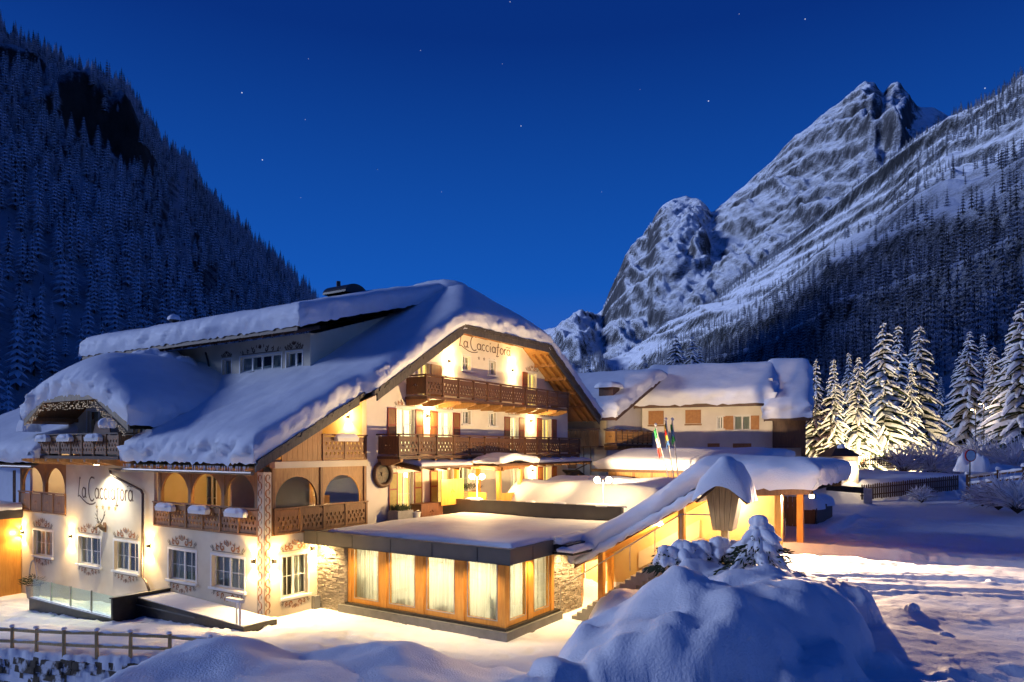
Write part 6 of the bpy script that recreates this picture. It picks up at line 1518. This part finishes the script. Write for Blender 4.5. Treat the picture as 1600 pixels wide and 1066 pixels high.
# ------------------------------------------------------------------ white farmhouse beyond the terrace
fh = empty('farmhouse', (56.5, 18, 3.4), 'long white farmhouse with deep snow on its roof and brown shutters', 'house')
F1 = Face('x', 56.5)
sw1 = [(21.6, 23.1, 8.4, 9.6), (16.5, 17.9, 8.5, 9.7), (14.9, 15.6, 8.8, 9.75)]
fwin = [(F1.a(1146), F1.a(1170), 8.45, 9.55), (F1.a(1121), F1.a(1128.5), 8.55, 9.5), (F1.a(1080), F1.a(1098), 5.3, 5.95), (F1.a(1045), F1.a(1058), 5.3, 5.95)]
fwin = [(min(a, b), max(a, b), c, d) for a, b, c, d in fwin]
wall(fh, F1, rect(13.4, 23.6, 3.0, 11.0), [rect(*q) for q in fwin], 'stucco_white')
for i, (a0, a1, b0, b1) in enumerate(fwin): window(fh, F1, (a0+a1)/2, b0, a1-a0, b1-b0, 1, 1, 'net' if i == 0 else 'dark', plate=.09, shutters=('shutter_tan', 'shutter_tan', .62, (-1, 1)) if i == 0 else (('shutter_tan', 'shutter_tan', .5, (1,)) if i == 1 else None))
for xl, xr, yt, yb in ((1019, 1041, 643, 664), (1073, 1096, 641, 662), (1106, 1124, 693, 701), (1144, 1172, 693, 702)):
    a0, a1 = sorted((F1.a(xl), F1.a(xr))); zt_, zb_ = F1.z((xl+xr)/2, yt), F1.z((xl+xr)/2, yb); w = a1-a0
    so_ = B().box((56.40, a0, zb_), (56.49, a1, zt_)).obj('closed_shutters', 'shutter_tan', fh)
    n = 4
    for k in range(n): B().box((56.37, a0+w*k/n+.02, zb_+.03), (56.399, a0+w*(k+1)/n-.02, zt_-.03)).obj('board', 'shutter_tan', so_)
    B().box((56.36, a0-.06, zb_-.16), (56.5, a1+.06, zb_-.04)).obj('sill', 'wood_mid', so_)
B().box((56.81, 13.4, 3.0), (66, 13.7, 12.5)).obj('wall', 'stucco_white', fh)
zf1 = lambda x, y: 10.75+(x-55.0)*.42
def gable_roof(parent, x0, xr, x1, y0, y1, z0, sl, t, seed, sides='LRFB'):
    zf = lambda x, y: z0+np.minimum(x-x0, (xr-x0)+(xr-x))*sl if False else np.minimum(z0+(x-x0)*sl, z0+(xr-x0)*sl-(x-xr)*sl)
    X, Y = np.meshgrid(np.linspace(x0, x1, 17), np.linspace(y0, y1, 6), indexing='ij')
    gridmesh('roof', np.stack([X, Y, zf(X, Y)-.02], -1), 'tile_dark', parent, False); gridmesh('soffit', np.stack([X, Y, zf(X, Y)-.25], -1), 'wood_dark', parent, False)
    for y in (y0, y1):
        b = B()
        for xa, xb in ((x0, xr), (xr, x1)):
            za, zb = float(zf(np.array(xa), 0)), float(zf(np.array(xb), 0))
            b.add([(xa,y-.04,za-.36),(xb,y-.04,zb-.36),(xb,y-.04,zb),(xa,y-.04,za),(xa,y+.04,za-.36),(xb,y+.04,zb-.36),(xb,y+.04,zb),(xa,y+.04,za)],[(0,1,2,3),(5,4,7,6),(3,2,6,7),(1,0,4,5),(0,3,7,4),(1,5,6,2)])
        b.obj('bargeboard', 'wood_dark', parent)
    B().box((x0-.05, y0, z0-.32), (x0+.04, y1, z0)).obj('eaves_board', 'wood_dark', parent)
    ks = .35; zs = lambda x, y: -np.log(np.exp(-(z0+(x-x0)*sl)/ks)+np.exp(-(z0+(xr-x0)*sl-(x-xr)*sl)/ks))*ks
    return snow_cap(parent, x0-.1, x1+.1, y0-.1, y1+.1, zs, t, sides, .4, seed, rough=1.3)
gable_roof(fh, 55.2, 62.0, 70, 13.3, 24.0, 10.55, .46, 1.05, 51)
gable_roof(fh, 54.2, 62.2, 69.8, 10.7, 13.9, 9.35, .56, 1.05, 53)
wall(fh, Face('y', 11.0), [(55.4, 3.2), (68, 3.2), (68, 9.9), (62.2, 13.4), (55.4, 9.6)], [], 'wood_dark', .3); B().box((55.4, 11.3, 7.0), (55.6, 13.35, 9.1)).obj('gallery', 'wood_dark', fh)
B().box((56.4, 11.31, 3.2), (56.6, 13.39, 7.0)).obj('wall', 'stucco_white', fh)
cq = at(1097, 587, 62); B().box((cq.x-.5, cq.y-.6, cq.z-1), (cq.x+.5, cq.y+.6, cq.z+.25)).obj('chimney', 'concrete', fh); pillow(fh, (cq.x, cq.y, cq.z+.25), (1.3, 1.5, .4), 2, 'roof_snow')
cq = at(1190, 606, 58); B().box((cq.x-.4, cq.y-1.1, cq.z-1), (cq.x+.4, cq.y+1.1, cq.z+.2)).box((cq.x-.5, cq.y-1.2, cq.z+.32), (cq.x+.5, cq.y+1.2, cq.z+.4)).obj('chimney', 'concrete', fh)
for yy in (-1, 0, 1): B().box((cq.x-.05, cq.y+yy-.05, cq.z+.2), (cq.x+.05, cq.y+yy+.05, cq.z+.32)).obj('chimney_pier', 'concrete', fh)
pillow(fh, (cq.x, cq.y, cq.z+.4), (1.1, 2.5, .22), 4, 'roof_snow')
cq = at(1068, 607, 60); pillow(fh, (cq.x, cq.y, cq.z-.3), (1.3, 1.4, .55), 5, 'roof_snow')
fh.rotation_euler.z = math.radians(11.5)
# ------------------------------------------------------------------ neighbouring chalet
ct = empty('chalet', (49, 28, 3.4), 'cream chalet with golden wooden balconies next to the farmhouse', 'house')
F2, F3 = Face('x', 49.0), Face('y', 23.7)
wall(ct, F2, rect(23.7, 34, 3.0, 9.4), [], 'stucco'); wall(ct, F3, [(49.303, 3.0), (60, 3.0), (60, 9.4), (57, 12.5), (49.303, 9.3)], [], 'stucco_white')
gable_roof(ct, 47.7, 56.8, 66, 22.3, 35, 9.35, .40, 1.0, 57)
def planked(parent, fr, a0, a1, b0, b1, c, mt, w=.22):
    o = B().plate(rect(a0, a1, b0-.12, b0-.02), [], -c-.03, 0, fn=fr.fn()).obj('balcony', 'wood_mid', parent); r = random.Random(3); a = a0
    while a < a1-.05:
        ww_ = min(w, a1-a); B().plate(rect(a+.01, a+ww_-.01, b0+.0, b1+r.uniform(-.03, .03)), [], -c, -c+.04, fn=fr.fn()).obj('plank', mt, o); a += ww_
    e0, e1 = fr.p(a0-.05, b1+.04, c+.06), fr.p(a1+.05, b1+.12, c-.10); B().box(tuple(map(min, e0, e1)), tuple(map(max, e0, e1))).obj('handrail', 'wood_mid', o); return o
planked(ct, F2, 23.9, 29.0, 7.15, 8.35, .9, 'wood_gold')
balcony(ct, F3, 48.6, 55.6, 7.3, 8.4, 1.0, 7, 'wood_gold', style=1, label='carved golden balcony on the shaded chalet side')
B().box((48.93, 26.3, 5.4), (48.99, 27.8, 7.0)).obj('closed_shutters', 'shutter_tan', ct)
for y in (24.6, 25.2): B().tube([(48.2, y, 3.4), (48.5, y+.2, 8.2)], .05, 6).obj('pole', 'wood_old', ct)
B().box((52.5, 23.3, 4.2), (55.5, 23.69, 6.6)).obj('log_stack', 'wood_dark', ct)
cq = at(952, 608, 55); B().box((cq.x-.6, cq.y-.6, cq.z-.8), (cq.x+.6, cq.y+.6, cq.z+.1)).obj('dormer', 'wood_dark', ct); pillow(ct, (cq.x, cq.y, cq.z+.1), (1.9, 2.1, .5), 3, 'roof_snow')
# another roof behind the chalet
bh = empty('back_house', (70, 42, 3.4), 'snowy roof of a house half hidden behind the chalet', 'house')
B().box((67, 37, 3), (76, 48, 11.3)).obj('wall', 'wood_dark', bh); gable_roof(bh, 65.5, 72, 78, 35.5, 50, 11.2, .40, 1.1, 59)
# ------------------------------------------------------------------ low hut with snow roof and flags
lh = empty('low_hut', (41, 15, 3.4), 'low timber hut with a broad snow covered roof behind the terrace', 'hut')
B().box((40.8, 10.4, 3.2), (48, 19.6, 5.5)).obj('wall', 'wood_gold', lh)
for k in range(8): B().box((40.74, 10.6+k*1.2, 3.3), (40.799, 10.75+k*1.2, 5.5)).obj('post', 'wood_mid', lh)
B().box((40.0, 10.0, 5.51), (48.6, 20.4, 5.68)).obj('roof', 'wood_dark', lh)
snow_cap(lh, 40.1, 48.5, 10.1, 19.9, lambda x, y: 5.69+.55*sst((x-40)/4), .75, 'LRFB', .3, 61, ek=1.8, rough=.7)
def flag(x, y, z0, h, lean, bands, label, drop=1.0, name='flag'):
    o = empty('flag_pole', (x, y, z0), label, 'flag', 'flag poles on the terrace'); top = Vector((x+lean[0], y+lean[1], z0+h))
    B().tube([(x, y, z0), top], [.035, .028], 8).obj('pole', 'metal_rail', o); B().lathe([(.02, 0), (.08, .05), (.09, .10), (.03, .18)], 10, top).obj('finial', 'snow', o)
    n = 15; A = np.linspace(0, 1, n); Zs = np.linspace(0, 1, 19); b = B()
    for j in range(19):
        for i in range(n):
            f, g = i/(n-1), j/18; w = .34*(.35+.65*g); ph = f*9+g*3
            p = top+Vector((0, 0, -.12-g*h*.36*drop)); off = f*w*(.9-.3*g)
            b.v.append((p.x-lean[0]*g*.5+off*-rx*.9+.05*math.sin(ph)*fx, p.y-lean[1]*g*.5+off*-ry*.9+.05*math.sin(ph)*fy, p.z-.12*f*(1+g)+.03*math.sin(ph)))
    k = len(bands)
    for j in range(18):
        for i in range(n-1): b.f.append((j*n+i, j*n+i+1, (j+1)*n+i+1, (j+1)*n+i)); b.m.append(min(k-1, int(j/18*k)) if name == 'v' else min(k-1, int((i+j*.35)/(n+6)*k)))
    b.obj('cloth', bands, o, smooth=True, fix=False); return o
fq = at(1046, 741, 38.5)
flag(fq.x, fq.y, fq.z-.4, 3.0, (-.75*rx, -.75*ry), ['flag_green', 'flag_white', 'flag_red'], 'drooping green white and red flag on a leaning pole', 1.3, 'v')
flag(fq.x+.25*rx, fq.y+.25*ry, fq.z-.4, 3.3, (-.45*rx, -.45*ry), ['flag_yellow', 'flag_red', 'flag_yellow', 'flag_blue'], 'drooping yellow and red flag, middle of the three poles', .95, 'v')
flag(fq.x+.5*rx, fq.y+.5*ry, fq.z-.4, 3.3, (-.35*rx, -.35*ry), ['flag_green', 'flag_blue', 'flag_green'], 'dull green furled flag, last of the three poles', .8, 'v')
# side roof by the gable corner
so_ = empty('lean_to_shed', (44.2, 23, 3.4), 'small boarded lean-to with a dark sloping roof at the hotel corner', 'shed')
for k in range(9): B().plate([(k*.3, 0), (k*.3+.29, 0), (k*.3+.29, 1.55-.13*k), (k*.3, 1.68-.13*k)], [], 0, .05).obj('plank', 'wood_gold', so_, TM((43.2, 23.0, 3.5)))
B().beam((42.8, 23.4, 5.45), (46.4, 23.4, 3.95), 1.3, .10).obj('roof', 'metal_dark', so_)
# ------------------------------------------------------------------ kiosk, roadside fences, mirror
ki = at(1314, 752, 50); kk = empty('kiosk', (ki.x, ki.y, ki.z), 'little cream kiosk with pointed dark roof and a notice panel', 'kiosk', rz=YAW-PI/2+.1)
Mk = TM((ki.x, ki.y, ki.z-.4), YAW-PI/2+.1)
B().box((-.95, -.5, 0), (1.0, 1.2, 2.15)).obj('wall', 'stucco', kk, Mk)
B().add([(-1.15,-.7,2.15),(1.2,-.7,2.15),(1.2,1.4,2.15),(-1.15,1.4,2.15),(0,.35,3.05)],[(0,3,2,1),(0,1,4),(1,2,4),(2,3,4),(3,0,4)]).obj('roof', 'wood_dark', kk, Mk)
B().box((.15, -.53, .1), (.85, -.501, 1.85)).obj('door', 'stucco_white', kk, Mk)
pn_ = B().box((-.82, -.55, .08), (-.1, -.501, 2.0)).obj('notice_panel', 'flag_white', kk, Mk); r = random.Random(4); q = B()
for i in range(15):
    for j in range(3):
        if r.random() < .8: q.box((-.76+j*.21, -.556, .18+i*.12), (-.76+j*.21+r.uniform(.08, .19), -.5505, .18+i*.12+r.uniform(.03, .09)))
q.obj('notice_marks', 'paint_grey', kk, Mk)
ks_ = empty('strip_lamp', tuple(Mk @ Vector((.5, -.6, 1.2))), 'upright strip lamp glowing on the kiosk front', 'lamp')
B().box((.47, -.60, .5), (.53, -.54, 1.75)).obj('tube', 'lamp_globe', ks_, Mk); point(ks_, tuple(Mk @ Vector((.5, -.85, 1.3))), 90, (1, .74, .42), .1)
pillow(kk, (ki.x, ki.y, ki.z+2.35), (.5, .5, .25), 3, 'snow_cap', 8)
def picket_run(name, label, P0, P1, n, h, w, mt, snow=True):
    o = empty(name, P0, label, 'fence'); pickets(o, P0, P1, n, h, w, mt, True, .03, n)
    d = Vector(P1)-Vector(P0)
    for zz in (.28*h, .72*h): B().beam(Vector(P0)+Vector((.03, .03, zz)), Vector(P1)+Vector((.03, .03, zz)), .05, .08).obj('rail', mt, o)
    return o
picket_run('picket_fence', 'brown picket fence along the snowy lane, left of the traffic mirror', (53.2, 6.7, 3.45), (59.0, 1.2, 4.05), 46, 1.05, .12, 'wood_dark')
pa, pb2 = at(1345, 724, 58), at(1440, 720, 58); picket_run('picket_fence', 'low far picket fence at the foot of the floodlit spruces', (pa.x, pa.y, pa.z-.35), (pb2.x, pb2.y, pb2.z-.3), 34, .8, .1, 'wood_dark')
gp = at(1356, 790, 46.5); q = empty('road_barrier', (gp.x, gp.y, 3.4), 'short grey barrier post where the lane begins', 'barrier')
B().box((gp.x-.05, gp.y-.25, 3.3), (gp.x+.05, gp.y+.25, 4.35)).obj('panel', 'metal_rail', q); B().beam((gp.x, gp.y+.2, 4.2), (gp.x+.5, gp.y+2.6, 4.3), .1, .4).obj('board', 'metal_dark', q)
rp = empty('rail_fence', tuple(at(1512, 760, 48)), 'dark rail fence smothered in snow right of the traffic mirror', 'fence')
prev = None
for x, y, d in ((1512, 762, 48), (1560, 756, 46), (1600, 752, 44), (1660, 745, 42)):
    p = at(x, y, d); B().box((p.x-.1, p.y-.1, p.z-.9), (p.x+.1, p.y+.1, p.z+.95)).obj('post', 'wood_dark', rp); pillow(rp, (p.x, p.y, p.z+.93), (.35, .35, .2), x % 7, 'snow', 6)
    if prev:
        for h in (.2, .65): B().beam(prev+Vector((0, 0, h)), p+Vector((0, 0, h)), .07, .16).obj('rail', 'wood_dark', rp); B().tube([prev.lerp(p, f)+Vector((0, 0, h+.1)) for f in (0, .2, .4, .6, .8, 1)], [.05, .1, .07, .12, .08, .05], 7).obj('snow', 'snow', rp)
    prev = p
mp = at(1517, 712, 46); mr = empty('traffic_mirror', (mp.x, mp.y, mp.z-2), 'round traffic mirror on a post in front of a fan of snow', 'traffic mirror')
Mm = TM((mp.x, mp.y, mp.z), YAW-PI/2+.15)
B().plate([(.40*math.cos(2*PI*i/24), .40*math.sin(2*PI*i/24)) for i in range(24)], [], 0, .06).obj('rim', 'flag_red', mr, Mm); B().plate([(.34*math.cos(2*PI*i/24), .34*math.sin(2*PI*i/24)) for i in range(24)], [], -.012, -.002).obj('glass', 'metal_rail', mr, Mm)
B().tube([(mp.x+.1*fx, mp.y+.1*fy, mp.z-2.3), (mp.x+.1*fx, mp.y+.1*fy, mp.z)], .04, 8).obj('post', 'metal_dark', mr)
fan = at(1518, 728, 47.2); pillow(mr, (fan.x, fan.y, fan.z-.35), (1.1, 2.4, 1.15), 6, 'snow', 14, 2.0, amp=.7)
# far street lamps
for x, y, d, lb in ((1519, 641, 82, 'lit street lamp with arm, the lower of two by the thicket'), (1532, 632, 86, 'lit street lamp with arm, the taller of two by the thicket')):
    p = at(x, y, d); o = empty('street_lamp', (p.x, p.y, p.z-4), lb, 'street lamp', 'street lamps by the thicket'); px_ = p+Vector((rx*.4, ry*.4, 0))
    B().tube([(px_.x, px_.y, p.z-5), (px_.x, px_.y, p.z+.3), (p.x, p.y, p.z+.25)], .05, 8).obj('pole', 'metal_dark', o); B().lathe([(.22, .1), (.16, .22), (.05, .3)], 10, p).obj('hood', 'metal_dark', o); B().lathe([(.14, 0), (.15, .09), (.05, .095)], 10, p).obj('bulb', 'lamp_globe', o)
    point(o, (p.x, p.y, p.z-.15), 260, (1, .7, .4), .1)
# ground floodlights under the spruces
for x, y, d, lb, pw in ((1340, 718, 57.5, 'ground floodlight at the foot of the brightest spruce', 6500), (1300, 726, 57.5, 'ground floodlight hidden behind the kiosk', 1200), (1395, 716, 60, 'ground floodlight under the tall spruces', 9000), (1450, 706, 64, 'ground floodlight at the end of the clump', 8000)):
    p = at(x, y, d); z = tz(p.x, p.y); o = empty('ground_floodlight', (p.x, p.y, z), lb, 'floodlight', 'floodlights under the spruces')
    B().box((p.x-.15, p.y-.15, z), (p.x+.15, p.y+.15, z+.35)).obj('housing', 'metal_dark', o); B().box((p.x-.13, p.y-.13, z+.351), (p.x+.13, p.y+.13, z+.37)).obj('lens', 'lamp_glow', o)
    spot(o, (p.x, p.y, z+.45), (p.x+fx*6, p.y+fy*6, z+4.5), pw, math.radians(115), .7, (1, .74, .36), .15)
# ------------------------------------------------------------------ frosted shrubs
def shrub(pos, rad, h, seed, label, dens=150):
    o = empty('frosted_shrub', pos, label, 'shrub', 'frosted shrubs by the road'); r = random.Random(seed); q = B(); sn = B()
    for i in range(dens):
        a = r.random()*6.28; sp = r.random()**.6; p = Vector((pos[0], pos[1], pos[2])); pts = [p.copy()]; d = Vector((math.cos(a)*sp, math.sin(a)*sp, 1.3-.5*sp)).normalized(); st = (h*.32)*r.uniform(.7, 1.2)
        for k in range(4): p = p+d*st*(1 if k else .7)*Vector((rad/h*1.4, rad/h*1.4, 1)).length*.55; d = (d+Vector((r.uniform(-.5, .5), r.uniform(-.5, .5), r.uniform(-.5, .12)))).normalized(); pts.append(p.copy())
        q.tube(pts, [.022, .018, .014, .010, .005], 4, cap=False); sn.tube([v_+Vector((0, 0, .03)) for v_ in pts[1:]], [.02, .035+.03*r.random(), .03, .012], 5, cap=False)
    q.obj('branches', 'bark', o, fix=False); sn.obj('snow', 'snow', o, fix=False); return o
for i, (x, y, d, rd, h, lb) in enumerate(((1412, 716, 58, 1.8, 2.0, 'rounded frosted shrub in front of the tall spruces'), (1458, 716, 58, 2.2, 2.6, 'wide twiggy frosted shrub behind the picket fence'), (1485, 712, 60, 1.6, 2.4, 'twiggy frosted shrub nearest the traffic mirror'),
     (1535, 700, 64, 2.4, 3.0, 'frosted bush on the bank below the street lamps'), (1585, 702, 60, 2.6, 3.2, 'big frosted bush at the picture edge'), (1560, 776, 40, 1.5, 1.2, 'frosted brambles spilling over the rail fence'), (1590, 774, 38, 1.5, 1.4, 'frosted brambles at the picture edge by the lane'), (1535, 778, 43, 1.0, 1.0, 'low frosted brambles under the traffic mirror'), (1440, 782, 46, .8, .5, 'tuft of frosted grass below the picket fence'))):
    p = at(x, y, d); shrub((p.x, p.y, min(p.z, tz(p.x, p.y)+.2)-.1), rd, h, 60+i, lb)
# loose snow blocks on the road
for i, (x, y, d) in enumerate(((1550, 908, 19), (1425, 955, 15.5), (1480, 990, 13.6))):
    p = at(x, y, d); z = tz(p.x, p.y)
    q = pillow(None, (p.x, p.y, z-.03), (.42-.08*i, .32-.04*i, .2-.03*i), i+11, 'snow_lump', 9, p=2.0, amp=.6)
    tag(q, ('lone snow lump far out on the lit road', 'snow lump at the foot of the ploughed heap', 'snow lump on the shaded road, between two smaller ones', 'snow lump beside the heap toe in shade', 'snow lump at the near road edge', 'small snow lump on the rutted road edge')[i], 'snow lump', 'snow lumps on the road')
